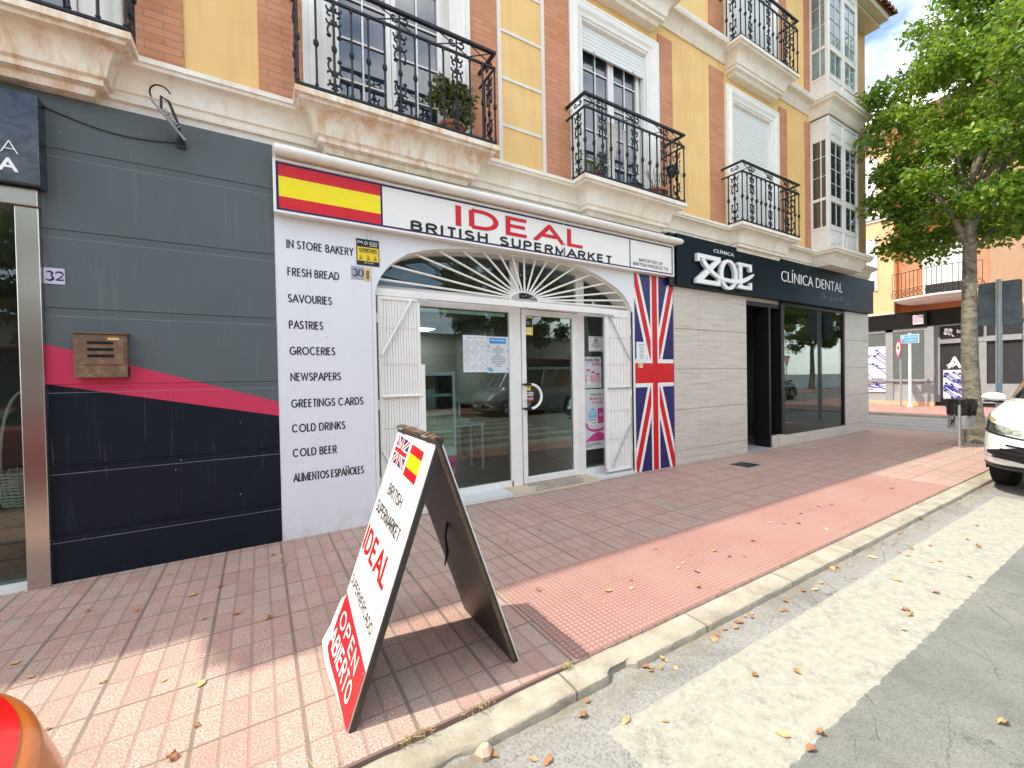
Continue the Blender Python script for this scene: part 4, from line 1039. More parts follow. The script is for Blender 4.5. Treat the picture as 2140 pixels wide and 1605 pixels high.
# number plates
def plate(nm, label, x0, x1, z0, z1, mat, num, ink, y=-0.037):
    e = empty(nm, (x0, y, z0), label, 'number plate'); b = MB(); b.box(x0, x1, y - 0.006, y, z0, z1); part(b, 'plate', [mat], e, bevel=0.001, seg=1)
    w = x1 - x0
    if num == '32': serif(facade(y - 0.006), x0, x1, z0, z1, '32', ink, e)
    else: serif(facade(y - 0.006), x0, x1, z0, z1, '30', ink, e)
def serif(fr, x0, x1, z0, z1, s, ink, parent):
    """old-style numerals drawn as variable-width strokes"""
    b = MB(); H = (z1 - z0) * 0.56; zb = z0 + (z1 - z0) * 0.22; w = (x1 - x0)
    def stroke(pts, ws):
        O, U, V, N = fr
        L = []; Rr = []
        for i, p in enumerate(pts):
            a = pts[max(0, i - 1)]; c = pts[min(len(pts) - 1, i + 1)]; d = Vector((c[0] - a[0], c[1] - a[1])).normalized(); nn = Vector((-d.y, d.x)); L.append((p[0] + nn.x * ws[i] / 2, p[1] + nn.y * ws[i] / 2)); Rr.append((p[0] - nn.x * ws[i] / 2, p[1] - nn.y * ws[i] / 2))
        for i in range(len(pts) - 1):
            q = [L[i], L[i + 1], Rr[i + 1], Rr[i]]
            b.add([O + U * u + V * v + N * 0.0015 for u, v in q], [(0, 1, 2, 3)])
    def num(ch, cx):
        t = H * 0.15; hw = H * 0.30
        if ch == '3':
            pts = []; ws = []
            for i in range(11): a = R(150) - R(215) * i / 10; pts.append((cx + hw * 0.85 * math.cos(a), zb + H * 0.76 + H * 0.22 * math.sin(a))); ws.append(t * (0.4 + 0.9 * math.sin(math.pi * i / 10)))
            for i in range(12): a = R(75) - R(235) * i / 11; pts.append((cx + hw * math.cos(a) * 1.0, zb + H * 0.28 + H * 0.28 * math.sin(a))); ws.append(t * (0.4 + 1.1 * math.sin(math.pi * i / 11)))
            stroke(pts, ws)
        if ch == '2':
            pts = []; ws = []
            for i in range(10): a = R(170) - R(200) * i / 9; pts.append((cx + hw * math.cos(a), zb + H * 0.72 + H * 0.26 * math.sin(a))); ws.append(t * (0.4 + 0.9 * math.sin(math.pi * i / 9)))
            pts += [(cx + hw * 0.5, zb + H * 0.42), (cx - hw * 0.9, zb + t * 0.5)]; ws += [t, t * 0.35]; stroke(pts, ws)
            stroke([(cx - hw, zb + t * 0.55), (cx + hw, zb + t * 0.55), (cx + hw * 1.1, zb + H * 0.25)], [t * 1.1, t * 1.1, t * 0.3])
        if ch == '0':
            pts = []; ws = []
            for i in range(25): a = R(90) + 2 * math.pi * i / 24; pts.append((cx + hw * math.cos(a), zb + H * 0.5 + H * 0.49 * math.sin(a))); ws.append(t * (0.45 + 0.9 * abs(math.cos(a))))
            stroke(pts, ws)
    num(s[0], x0 + w * 0.27); num(s[1], x0 + w * 0.74)
    o = b.build('numerals', [ink]); keep(o, parent)
plate('number_plate', 'lilac number plate 32 on the grey cladding beside the steel pillar', -1.322, -1.210, 2.205, 2.322, 'plate_lilac', '32', 'navy_vinyl')

# mailbox
def mailbox():
    e = empty('mailbox', (-1.0, -0.037, 1.50), 'rusty metal mailbox with three slots on the red stripe of the grey wall', 'mailbox')
    x0, x1, yb, yf = -1.158, -0.862, -0.036, -0.118
    b = MB(); b.box(x0, x1, yf, yb, 1.515, 1.842); part(b, 'body', ['rusty_metal'], e, bevel=0.003)
    b = MB(); b.box(x0 - 0.006, x1 + 0.006, yf - 0.012, yb, 1.843, 1.852); part(b, 'lid', ['rusty_metal'], e)
    b = MB(); b.box(x0 + 0.014, x1 - 0.014, yf - 0.006, yf - 0.001, 1.612, 1.832); part(b, 'door', ['rusty_metal'], e, bevel=0.001, seg=1)
    b = MB()
    for z in (1.765, 1.715, 1.667): b.box(x0 + 0.075, x1 - 0.075, yf - 0.0085, yf - 0.0062, z, z + 0.021)
    part(b, 'slots', ['black_paint'], e)
    b = MB(); b.box(x0 + 0.19, x0 + 0.255, yf - 0.010, yf - 0.0062, 1.797, 1.815); part(b, 'name_plate', ['brass'], e)
    b = MB(); b.tube([(x0 + 0.152, yf - 0.0062, 1.807), (x0 + 0.152, yf - 0.014, 1.807)], 0.010, 12); part(b, 'lock', ['chrome'], e)
    b = MB(); b.box(x1 - 0.02, x1 + 0.0015, yf + 0.012, yb - 0.01, 1.53, 1.60); part(b, 'side_opening', ['black_paint'], e)
mailbox()

# floodlight and its cable
def floodlight():
    e = empty('floodlight', (-0.50, -0.03, 3.45), 'small grey floodlight with a loop of cable high on the grey cladding', 'floodlight')
    b = MB(); b.box(-0.530, -0.470, -0.055, -0.034, 3.39, 3.46); b.tube([(-0.50, -0.05, 3.43), (-0.50, -0.12, 3.47)], 0.010, 6)
    part(b, 'bracket', ['dark_metal'], e)
    fr = frame((-0.562, -0.20, 3.53), (-0.13, 0.86, 0.47), (0.62, 0.10, -0.78))
    fr = frame(fr[0], fr[1], fr[2] - fr[1] * fr[2].dot(fr[1]))
    b = MB(); b.obox(fr, -0.085, 0.085, -0.155, 0.155, -0.010, 0.006)
    for i in range(7): b.obox(fr, -0.06, 0.06, -0.06 + i * 0.02, -0.05 + i * 0.02, -0.040, -0.010)
    part(b, 'housing', ['galvanised'], e, bevel=0.003)
    b = MB(); b.obox(fr, -0.075, 0.075, -0.14, 0.14, 0.0062, 0.009); part(b, 'glass', ['window_glass'], e)
    b = MB(); b.tube([(-0.50, -0.12, 3.44), (-0.50, -0.17, 3.52), (-0.555, -0.18, 3.68), (-0.60, -0.19, 3.70), (-0.60, -0.20, 3.60)], 0.011, 6)
    part(b, 'yoke', ['dark_metal'], e)
    b = MB(); b.tube([(-0.60 + 0.065 * math.cos(t), -0.21 - 0.03 * math.sin(t), 3.70 + 0.055 * math.sin(t)) for t in [R(20 + 190 * i / 14) for i in range(15)]], 0.006, 6)
    part(b, 'cable_loop', ['dark_plastic'], e)
    b = MB(); pts = []
    for i in range(15):
        t = i / 14; pts.append((-0.52 - t * 0.765, -0.045, 3.43 + 0.055 * t - 0.06 * math.sin(math.pi * t)))
    b.tube(pts, 0.0045, 5); o = b.build('cable', ['dark_plastic']); tag(o, 'thin black cable sagging across the grey cladding to the floodlight', 'cable')
floodlight()

# ================================================================ SUPERMARKET FRONT
YP = -0.03      # face of the white panels
ARCH = [(1.038, 2.38), (1.062, 2.44), (1.095, 2.52), (1.15, 2.60), (1.226, 2.68), (1.38, 2.785), (1.55, 2.845), (1.75, 2.89), (2.0, 2.925), (2.296, 2.955), (2.6, 2.97), (2.9, 2.975), (3.2, 2.97), (3.5, 2.955), (3.75, 2.925), (4.0, 2.87), (4.2, 2.80), (4.4, 2.715), (4.55, 2.62), (4.66, 2.50), (4.72, 2.39)]
def front_panels():
    top = 3.42; b = MB(); fr = facade(0)
    # left panel (lettered), right strip, spandrels over the arch
    def q(poly, mat=0): b.mat(mat); b.prism(fr, poly, 0.0, -YP)
    q([(0.153, 0.0), (1.00, 0.0), (1.00, top), (0.153, top)])
    pts = [(1.00, 0.06), (1.038, 0.06)] + ARCH
    n = len(ARCH)
    vs = []; 
    for k, (x, z) in enumerate(ARCH): vs += [(x, YP, z), (x, YP, top)]
    b.add(vs, [(2 * i, 2 * i + 2, 2 * i + 3, 2 * i + 1) for i in range(n - 1)])
    q([(1.003, 0.05), (1.038, 0.05), (1.038, top), (1.003, top)]); q([(4.72, 0.05), (4.755, 0.05), (4.755, top), (4.72, top)])
    part(b, 'shopfront_panels', ['white_panel'], BLD)
    # reveal of the opening
    P = [(1.038, 0.0)] + ARCH + [(4.72, 0.0)]
    b = MB(); vs = []
    for x, z in P: vs += [(x, YP, z), (x, 0.34, z)]
    b.add(vs, [(2 * i, 2 * i + 1, 2 * i + 3, 2 * i + 2) for i in range(len(P) - 1)])
    part(b, 'shopfront_reveal', ['white_render'], BLD)
    # wall over the flag strip up to the ceiling of the shop
    b = MB(); b.box(4.755, 5.62, -0.02, 0.30, 0.0, 3.42); part(b, 'pier', ['white_render'], BLD)
front_panels()
# interior of the supermarket
room(0.2, 5.4, 0.42, 8.0, 3.2, 'interior_wall', 'interior_floor')
b = MB(); b.box(0.2, 1.04, 0.0, 0.42, 0.0, 3.41); part(b, 'pier', ['interior_wall'], BLD)
def shop_entrance():
    y0, y1 = 0.255, 0.315
    b = MB()
    def bx(a, c, z0, z1, d0=y0, d1=y1): b.box(a, c, d0, d1, z0, z1)
    bx(1.05, 1.60, 0.035, 0.125); bx(1.60, 2.81, 0.035, 0.125); bx(1.05, 1.60, 0.125, 2.30, y0 + 0.004, y1)
    bx(2.785, 2.955, 0.035, 2.40); bx(3.915, 4.04, 0.035, 2.40); bx(4.43, 4.50, 0.035, 2.40); bx(4.04, 4.43, 0.035, 0.12)
    bx(1.04, 2.785, 2.30, 2.40); bx(2.955, 3.915, 2.365, 2.40); bx(4.04, 4.43, 2.33, 2.40); bx(4.50, 4.72, 0.035, 2.40, y0 + 0.01, y1)
    bx(1.04, 4.72, 2.402, 2.49, y0 - 0.008, y1)
    bx(2.815, 2.945, 2.49, 2.965, y0 + 0.002, y1); bx(3.90, 4.045, 2.49, 2.90, y0 + 0.002, y1)
    f = part(b, 'shop_window', ['white_frame'], BLD, bevel=0.003, seg=1)
    b = MB(); bx2 = lambda a, c, z0, z1: b.box(a, c, 0.284, 0.290, z0, z1)
    bx2(1.60, 2.785, 0.125, 2.30); sub(b.build('pane', ['shop_glass']), f); b = MB(); bx2(4.04, 4.43, 0.12, 2.33)
    sub(b.build('pane', ['shop_glass']), f)
    # fanlight glass following the arch
    b = MB(); P = [(x, min(z, 2.98)) for x, z in ARCH if z > 2.49]
    P = [(P[0][0], 2.49)] + P + [(P[-1][0], 2.49)]
    b.prism(facade(0.287), P, 0.0, 0.005); sub(b.build('fanlight_pane', ['shop_glass']), f)
    b = MB(); b.box(1.62, 2.74, 0.292, 0.31, 2.245, 2.285); sub(b.build('blind_rail', ['shutter_white']), f)
    # door leaf
    b = MB(); d0, d1 = 0.238, 0.300; a, c, z0, z1 = 2.965, 3.905, 0.055, 2.352
    s = 0.062
    b.box(a, a + s, d0, d1, z0, z1); b.box(c - s - 0.03, c, d0, d1, z0, z1); b.box(a + s, c - s - 0.03, d0, d1, z0, z0 + 0.085); b.box(a + s, c - s - 0.03, d0, d1, z1 - 0.075, z1)
    d = part(b, 'door', ['white_frame'], BLD, bevel=0.004, seg=2)
    b = MB(); b.box(a + s, c - s - 0.03, 0.266, 0.272, z0 + 0.085, z1 - 0.075); sub(b.build('pane', ['shop_glass']), d)
    b = MB(); pts = [(2.985, 0.155, 1.365)]
    for i in range(13): t = math.pi / 2 - math.pi * i / 12; pts.append((3.035 + 0.165 * math.cos(t), 0.155, 1.208 + 0.157 * math.sin(t)))
    pts.append((2.985, 0.155, 1.051)); b.tube(pts, 0.0175, 12)
    sub(b.build('handle', ['white_paint'], smooth=True), d)
    b = MB()
    for z in (1.365, 1.051): b.tube([(3.035, 0.155, z), (2.945, 0.155, z)], 0.0195, 12); b.tube([(2.962, 0.155, z), (2.962, 0.24, z)], 0.012, 10)
    sub(b.build('handle_grips', ['dark_plastic'], smooth=True), d)
    b = MB(); b.tube([(3.035, 0.30, 1.36)] + [(3.03 + 0.13 * math.cos(t), 0.34, 1.20 + 0.15 * math.sin(t)) for t in [math.pi / 2 - math.pi * i / 10 for i in range(11)]], 0.015, 10)
    sub(b.build('inner_handle', ['white_paint'], smooth=True), d)
    b = MB(); b.box(2.975, 3.0, 0.230, 0.238, 1.12, 1.20); sub(b.build('lock', ['white_paint']), d)
    b = MB(); b.box(2.983, 2.991, 0.226, 0.231, 1.14, 1.165); sub(b.build('keyhole', ['ink']), d)
    # hinge pins and small holes on the head of the frame
    b = MB()
    for x in (3.03, 3.42, 3.80): b.box(x - 0.008, x + 0.008, y0 - 0.003, y0, 2.374, 2.388)
    sub(b.build('screws', ['dark_metal']), f)
shop_entrance()
def steps():
    b = MB(); b.box(1.0, 2.62, -0.045, 0.30, 0.006, 0.06); part(b, 'threshold', ['marble'], BLD, bevel=0.004)
    b = MB()
    b.add([(2.62, -0.06, 0.008), (4.02, -0.06, 0.008), (4.02, 0.27, 0.05), (2.62, 0.27, 0.05), (2.62, -0.06, 0), (4.02, -0.06, 0), (4.02, 0.27, 0), (2.62, 0.27, 0)], [(0, 1, 2, 3), (4, 5, 1, 0), (5, 6, 2, 1), (7, 3, 2, 6), (4, 0, 3, 7)])
    part(b, 'threshold', ['door_step_stone'], BLD)
    b = MB(); b.box(4.02, 4.76, -0.045, 0.30, 0.006, 0.055); part(b, 'threshold', ['marble'], BLD, bevel=0.004)
    b = MB()
    for i in range(4):
        y = 0.0 + i * 0.06; zz = 0.013 + (y + 0.06) / 0.33 * 0.042
        for (a, c) in ((2.98 + 0.05 * (i % 3), 3.30 + 0.07 * (i % 2)), (3.33 + 0.07 * (i % 2), 3.80 + 0.03 * (i % 3))):
            b.add([(a, y, zz), (c, y, zz), (c, y + 0.017, zz + 0.003), (a, y + 0.017, zz + 0.003)], [(0, 1, 2, 3)])
    o = b.build('anti_slip_strips', ['ink_grey']); keep(o, BLD)
steps()
def sunburst():
    y = 0.03; b = MB(); cx, cz = 2.885, 2.425
    b.box(1.04, 4.718, y - 0.012, y + 0.03, 2.385, 2.412)
    b.box(1.04, 4.718, y - 0.016, y + 0.034, 2.335, 2.384)
    ends = [(1.085, 2.505), (1.20, 2.665), (1.475, 2.815), (1.759, 2.885), (2.05, 2.925), (2.315, 2.95), (2.53, 2.96), (2.71, 2.965), (2.885, 2.968), (3.06, 2.965), (3.24, 2.96), (3.44, 2.95), (3.69, 2.93), (3.99, 2.87), (4.27, 2.78), (4.50, 2.67), (4.62, 2.56), (4.69, 2.46)]
    for ex, ez in ends:
        dx, dz = ex - cx, ez - cz; L = math.hypot(dx / 1.9, dz); rr = 0.115
        sx, sz = cx + dx * rr / L, cz + dz * rr / L
        b.tube([(sx, y + 0.005, sz), (ex, y + 0.005, ez)], 0.0125, 8)
    pts = [(cx + 0.215 * math.cos(t), y + 0.005, cz - 0.012 + 0.115 * math.sin(t)) for t in [math.pi * i / 14 for i in range(15)]]
    b.tube(pts, 0.012, 8)
    for i in range(len(ARCH) - 1):
        (xa, za), (xb, zb) = ARCH[i], ARCH[i + 1]
        b.tube([(xa, y + 0.005, za - 0.004), (xb, y + 0.005, zb - 0.004)], 0.009, 6)
    part(b, 'sunburst_grille', ['white_paint'], BLD, smooth=True)
sunburst()
def gates():
    for side in (0, 1):
        a, c = (1.065, 1.515) if side == 0 else (4.23, 4.71)
        z0, z1 = (0.085, 2.33) if side == 0 else (0.085, 2.335); y = 0.03
        b = MB(); s = 0.035
        b.box(a, a + s, y - 0.02, y + 0.02, z0, z1); b.box(c - s, c, y - 0.02, y + 0.02, z0, z1); b.box(a + s, c - s, y - 0.018, y + 0.018, z1 - s, z1); b.box(a + s, c - s, y - 0.018, y + 0.018, z0, z0 + s); b.box(a + s, c - s, y - 0.016, y + 0.016, 1.27, 1.30)
        g = part(b, 'security_gate', ['white_paint'], BLD, bevel=0.003, seg=1)
        b = MB(); n = 13; w = (c - a - 2 * s) / n
        for i in range(n):
            x = a + s + w * i; yo = 0.002 if i % 2 else -0.002
            b.box(x + 0.001, x + w * 0.90, y + yo - 0.004, y + yo + 0.004, z0 + s, z1 - s)
            b.box(x + w * 0.90, x + w - 0.001, y + 0.010, y + 0.014, z0 + s, z1 - s)
        sub(b.build('slats', ['white_paint']), g)
        b = MB()
        for z in (0.55, 0.95, 1.62, 2.0):
            for i in range(n): x = a + s + w * (i + 0.4); b.tube([(x, y - 0.006, z), (x, y - 0.014, z)], 0.0045, 6)
        sub(b.build('rivets', ['galvanised']), g)
        b = MB()
        if side == 0:
            b.tube([(c - 0.09, y - 0.028, 2.315), (a + 0.03, y - 0.03, 1.715)], 0.014, 8); b.tube([(a + 0.02, y - 0.028, 1.285), (c, y - 0.028, 1.285)], 0.012, 8); b.tube([(a + 0.02, y - 0.028, 0.72), (c - 0.10, y - 0.03, 0.15)], 0.013, 8)
            b.box(c - 0.01, c + 0.04, y - 0.03, y + 0.01, 0.10, 1.62)
        else:
            b.tube([(a + 0.06, y - 0.028, 2.31), (c - 0.03, y - 0.03, 1.70)], 0.008, 8); b.tube([(a + 0.02, y - 0.028, 1.285), (c - 0.02, y - 0.028, 1.285)], 0.008, 8); b.tube([(c - 0.02, y - 0.028, 0.75), (a + 0.08, y - 0.03, 0.15)], 0.010, 8)
        sub(b.build('brace', ['white_paint' if side == 0 else 'galvanised'], smooth=True), g)
        b = MB(); hx = a - 0.012 if side == 0 else c + 0.006
        for z in (0.35, 1.15, 2.05): b.tube([(hx, y - 0.02, z), (hx, y - 0.02, z + 0.10)], 0.010, 8)
        sub(b.build('hinges', ['white_paint']), g)
        b = MB(); bx = c - 0.03 if side == 0 else a - 0.02
        b.box(bx, bx + 0.13 if side == 0 else bx + 0.16, y - 0.03, y - 0.018, 2.30, 2.33); b.tube([(bx, y - 0.03, 0.14), (bx, y - 0.03, 0.05)], 0.009, 6)
        sub(b.build('bolt', ['galvanised']), g)
gates()

# ---- the sign board
def main_sign():
    e = empty('shop_sign', (2.8, -0.12, 2.98), 'long white supermarket sign board with a red and yellow flag at its left end', 'sign')
    y = -0.125; x0, x1, z0, z1 = 0.155, 5.52, 2.975, 3.44; fr = facade(y)
    b = MB(); b.box(x0, x1, y, -0.032, z0, z1); part(b, 'board', ['sign_white'], e, bevel=0.003, seg=1)
    b = MB(); 
    for (a, c, q, w) in ((x0 - 0.006, x1 + 0.006, z0 - 0.006, z0 + 0.014), (x0 - 0.006, x1 + 0.006, z1 - 0.014, z1 + 0.006)): b.box(a, c, y - 0.012, y + 0.02, q, w)
    b.box(x0 - 0.006, x0 + 0.014, y - 0.012, y + 0.02, z0 + 0.014, z1 - 0.014); b.box(x1 - 0.014, x1 + 0.006, y - 0.012, y + 0.02, z0 + 0.014, z1 - 0.014)
    part(b, 'frame', ['white_paint'], e)
    fl = 1.085; t = 0.020
    b = MB(); Q = lambda a, c, d, g, n=0.0015: b.obox(fr, a, c, d, g, n - 0.001, n)
    zi0, zi1, xi0, xi1 = z0 + 0.018, z1 - 0.018, x0 + 0.018, x1 - 0.018
    Q(xi0, xi1, zi0, zi0 + t); Q(xi0, xi1, zi1 - t, zi1); Q(xi0, xi0 + t, zi0 + t, zi1 - t); Q(xi1 - t, xi1, zi0 + t, zi1 - t); Q(fl, fl + t, zi0 + t, zi1 - t); Q(4.575, 4.575 + t, zi0 + t, zi1 - t)
    part(b, 'border', ['purple_border'], e)
    h = (zi1 - zi0 - 2 * t); a, c = xi0 + t, fl
    f = empty('flag', (a, y, zi0)); keep(f, e); f.location = (0, 0, 0); f.matrix_parent_inverse = Matrix.Translation(e.location).inverted()
    b = MB(); Q(a, c, zi0 + t, zi0 + t + h * 0.27); Q(a, c, zi1 - t - h * 0.27, zi1 - t); o = b.build('red_stripes', ['red_vinyl']); o.parent = f
    b = MB(); Q(a, c, zi0 + t + h * 0.27, zi1 - t - h * 0.27); o = b.build('yellow_stripe', ['yellow_vinyl']); o.parent = f
    grot('lettering', 'IDEAL', fr, 1.895, 3.742, 3.142, 3.366, 'red_vinyl', e, t=0.185, gap=0.30, ax=1.65)
    grot('lettering', 'BRITISH  SUPERMARKET', fr, 1.387, 4.236, 3.003, 3.116, 'ink', e, t=0.22, ax=1.22, gap=0.34)
    grot('lettering', 'IMPORTER OF', fr, 4.761, 5.279, 3.113, 3.158, 'ink', e, t=0.17)
    grot('lettering', 'BRITISH PRODUCTS', fr, 4.646, 5.393, 3.045, 3.092, 'ink', e, t=0.17)
    b = MB(); b.obox(fr, 3.385, 3.393, z0, z1, 0.0005, 0.0045); part(b, 'seam', ['sign_white'], e)
main_sign()
def awning():
    e = empty('rolled_awning', (2.9, -0.1, 3.48), 'cream rolled awning in its long slim cassette above the white sign', 'awning')
    y, z = -0.185, 3.500; b = MB(); n = 16
    ring = [(y + 0.055 * math.cos(t) * 1.1, z + 0.045 * math.sin(t)) for t in [2 * math.pi * i / n for i in range(n)]]
    rings = [[(x, y + (yy - y) * s, z + (zz - z) * s) for yy, zz in ring] for x, s in ((0.16, 0.9), (0.17, 1), (5.60, 1), (5.635, 0.8), (5.645, 0.3))]
    b.loft(rings); part(b, 'cassette', ['white_paint'], e, smooth=True)
    b = MB(); b.box(0.17, 5.62, -0.12, -0.019, 3.455, 3.475); b.box(0.17, 5.62, -0.13, -0.12, 3.455, 3.50); part(b, 'front_rail', ['soffit'], e)
    b = MB()
    for x in (0.75, 1.6, 2.55, 3.45, 4.35, 5.2): b.box(x, x + 0.045, -0.135, -0.10, 3.447, 3.4545)
    part(b, 'brackets', ['dark_metal'], e)
awning()
# lettered panel: one line each
LT = empty('lettered_panel_text', (0.25, YP, 0.45), 'column of ten black lines of shop lettering on the tall white panel', 'lettering')
fr = facade(YP)
for s, a, c, z in (('IN STORE BAKERY', .247, .835, 2.69), ('FRESH BREAD', .249, .696, 2.435), ('SAVOURIES', .247, .625, 2.19), ('PASTRIES', .250, .542, 1.947), ('GROCERIES', .250, .644, 1.705), ('NEWSPAPERS', .251, .691, 1.463), ('GREETINGS CARDS', .252, .895, 1.216), ('COLD DRINKS', .253, .720, 0.985), ('COLD BEER', .254, .636, 0.757), ('ALIMENTOS ESPAÑOLES', .255, .885, 0.525)):
    grot('lettering', s, fr, a, c, z, z + (0.078 if 'Ñ' not in s else 0.097), 'ink', LT, n=0.001, t=0.145, wid=WID_FUTURA, gap=0.26)
plate('number_plate', 'grey number plate 30 beside the brass keyhole plate near the arch', 0.808, 0.930, 2.467, 2.592, 'plate_grey', '30', 'ink', YP - 0.001)
def alarm_sign():
    e = empty('alarm_sign', (0.86, YP, 2.61), 'black and yellow security alarm sign hung on the white panel', 'sign'); fr = facade(YP - 0.008)
    b = MB(); b.obox(fr, 0.862, 1.083, 2.612, 2.872, -0.007, 0); part(b, 'plate', ['dark_plastic'], e, bevel=0.001, seg=1)
    b = MB(); b.obox(fr, 0.870, 1.075, 2.655, 2.792, 0, 0.0015); part(b, 'yellow_field', ['yellow_label'], e)
    text('lettering', 'CONECTADA', fr, 0.888, 1.06, 2.755, 2.780, 'ink', e, n=0.002, bold=0.03)
    text('lettering', 'CON AVISO A POLICIA', fr, 0.888, 1.06, 2.738, 2.750, 'ink', e, n=0.002, bold=0.01)
    text('lettering', '900 112 365', fr, 0.935, 1.02, 2.630, 2.645, 'letter_white', e, n=0.001)
    text('lettering', 'MOVISTAR\nPROSEGUR\nALARMAS', fr, 0.985, 1.068, 2.806, 2.850, 'letter_white', e, n=0.001, bold=0.01)
    b = MB(); O = fr[0]
    P = []
    for i in range(24):
        t = i / 23; P.append((0.872 + 0.05 * t, YP - 0.0095, 2.832 + 0.014 * abs(math.sin(2 * math.pi * t)) - (0.008 if i in (0, 23) else 0)))
    b.tube(P, 0.0035, 5); part(b, 'emblem', ['letter_white'], e)
    b = MB(); b.tube([(0.955 + 0.016 * math.cos(t), YP - 0.0095, 2.834 + 0.016 * math.sin(t)) for t in [2 * math.pi * i / 16 for i in range(17)]], 0.0022, 5); b.tube([(0.942, YP - 0.0095, 2.829), (0.968, YP - 0.0095, 2.840)], 0.002, 5); part(b, 'emblem', ['letter_white'], e)
    b = MB()
    for x in (0.90, 0.972, 1.04):
        b.tube([(x + 0.008 * math.cos(t), YP - 0.0115, 2.700 + 0.008 * math.sin(t)) for t in [2 * math.pi * i / 10 for i in range(11)]], 0.0014, 4); b.obox(fr, x - 0.016, x + 0.016, 2.668, 2.676, 0.0016, 0.002); b.obox(fr, x - 0.012, x + 0.012, 2.680, 2.685, 0.0016, 0.002)
    part(b, 'pictograms', ['ink'], e)
    b = MB(); b.tube([(0.965, YP - 0.004, 2.87), (0.965, YP - 0.004, 2.975)], 0.0015, 4); b.box(0.95, 0.98, YP - 0.008, YP - 0.002, 2.872, 2.882); part(b, 'hanging_wire', ['galvanised'], e)
alarm_sign()
def keyplate():
    e = empty('keyhole_plate', (0.95, YP, 2.46), 'small worn brass keyhole plate right of number 30', 'lock plate'); b = MB(); b.box(0.938, 0.990, YP - 0.008, YP - 0.0005, 2.457, 2.590); part(b, 'plate', ['brass'], e, bevel=0.002)
    b = MB(); b.box(0.948, 0.980, YP - 0.012, YP - 0.0082, 2.475, 2.56); b.tube([(0.966, YP - 0.008, 2.555), (0.966, YP - 0.016, 2.555)], 0.008, 10); part(b, 'keyhole', ['wood'], e)
keyplate()

# ---- tall flag panel
def union_flag(fr, u0, u1, v0, v1, parent, n=0.001, t=1.0, vc=None, tall=False):
    """blue field, white and red crosses; the diagonals are pulled tall like the printed panel"""
    W_, H_ = u1 - u0, v1 - v0; cu = (u0 + u1) / 2; cv = vc if vc is not None else (v0 + v1) / 2
    def lay(name, mat, polys, nn):
        b = MB()
        for P in polys: b.prism(fr, P, nn - 0.0004, nn)
        o = b.build(name, [mat]); keep(o, parent)
    lay('blue_field', 'navy_vinyl', [[(u0, v0), (u1, v0), (u1, v1), (u0, v1)]], n)
    def clip(P):
        def cl(P, f, g):
            out = []
            for i in range(len(P)):
                a, c = P[i], P[(i + 1) % len(P)]; fa, fc = f(a), f(c)
                if fa >= 0: out.append(a)
                if (fa >= 0) != (fc >= 0): s = fa / (fa - fc); out.append((a[0] + (c[0] - a[0]) * s, a[1] + (c[1] - a[1]) * s))
            return out
        for f in (lambda p: p[0] - u0, lambda p: u1 - p[0], lambda p: p[1] - v0, lambda p: v1 - p[1]): P = cl(P, f, 0)
        return P
    def diag(w, off=0.0):
        out = []
        for su in (-1, 1):
            for sv in (-1, 1):
                eu = u0 if su < 0 else u1; ev = v0 if sv < 0 else v1
                d = Vector((eu - cu, ev - cv)); nn = Vector((-d.y, d.x)).normalized()
                o = nn * off
                A = [(cu + nn.x * w / 2 + o.x, cv + nn.y * w / 2 + o.y), (cu - nn.x * w / 2 + o.x, cv - nn.y * w / 2 + o.y)]
                e = Vector((cu, cv)) + d * 1.15
                Pq = [A[0], A[1], (e.x - nn.x * w / 2 + o.x, e.y - nn.y * w / 2 + o.y), (e.x + nn.x * w / 2 + o.x, e.y + nn.y * w / 2 + o.y)]
                P = clip(Pq)
                if len(P) > 2: out.append(P)
        return out
    lay('white_diagonals', 'sign_white', diag(W_ * (0.235 if tall else 0.26) * t), n + 0.0006)
    lay('red_diagonals', 'red_vinyl', diag(W_ * 0.11 * t, 0.0), n + 0.0012)
    a = W_ * 0.095 * t; c2 = W_ * 0.165 * t
    hv = a * 1.12; hw = hv + W_ * 0.07 * t
    if tall: a, c2, hv, hw = W_ * 0.066, W_ * 0.108, W_ * 0.175, W_ * 0.245
    lay('white_cross', 'sign_white', [[(cu - c2, v0), (cu + c2, v0), (cu + c2, v1), (cu - c2, v1)], [(u0, cv - hw), (cu - c2, cv - hw), (cu - c2, cv + hw), (u0, cv + hw)], [(cu + c2, cv - hw), (u1, cv - hw), (u1, cv + hw), (cu + c2, cv + hw)]], n + 0.0018)
    lay('red_cross', 'red_vinyl', [[(cu - a, v0), (cu + a, v0), (cu + a, v1), (cu - a, v1)], [(u0, cv - hv), (cu - a, cv - hv), (cu - a, cv + hv), (u0, cv + hv)], [(cu + a, cv - hv), (u1, cv - hv), (u1, cv + hv), (cu + a, cv + hv)]], n + 0.0024)
fp = empty('flag_panel', (5.2, -0.035, 0.0), 'tall blue, white and red union flag panel beside the entrance', 'flag panel')
b = MB(); b.box(4.757, 5.618, -0.032, -0.021, 0.012, 2.965); part(b, 'panel', ['sign_white'], fp)
union_flag(facade(-0.032), 4.760, 5.615, 0.015, 2.962, fp, vc=1.49, tall=True)
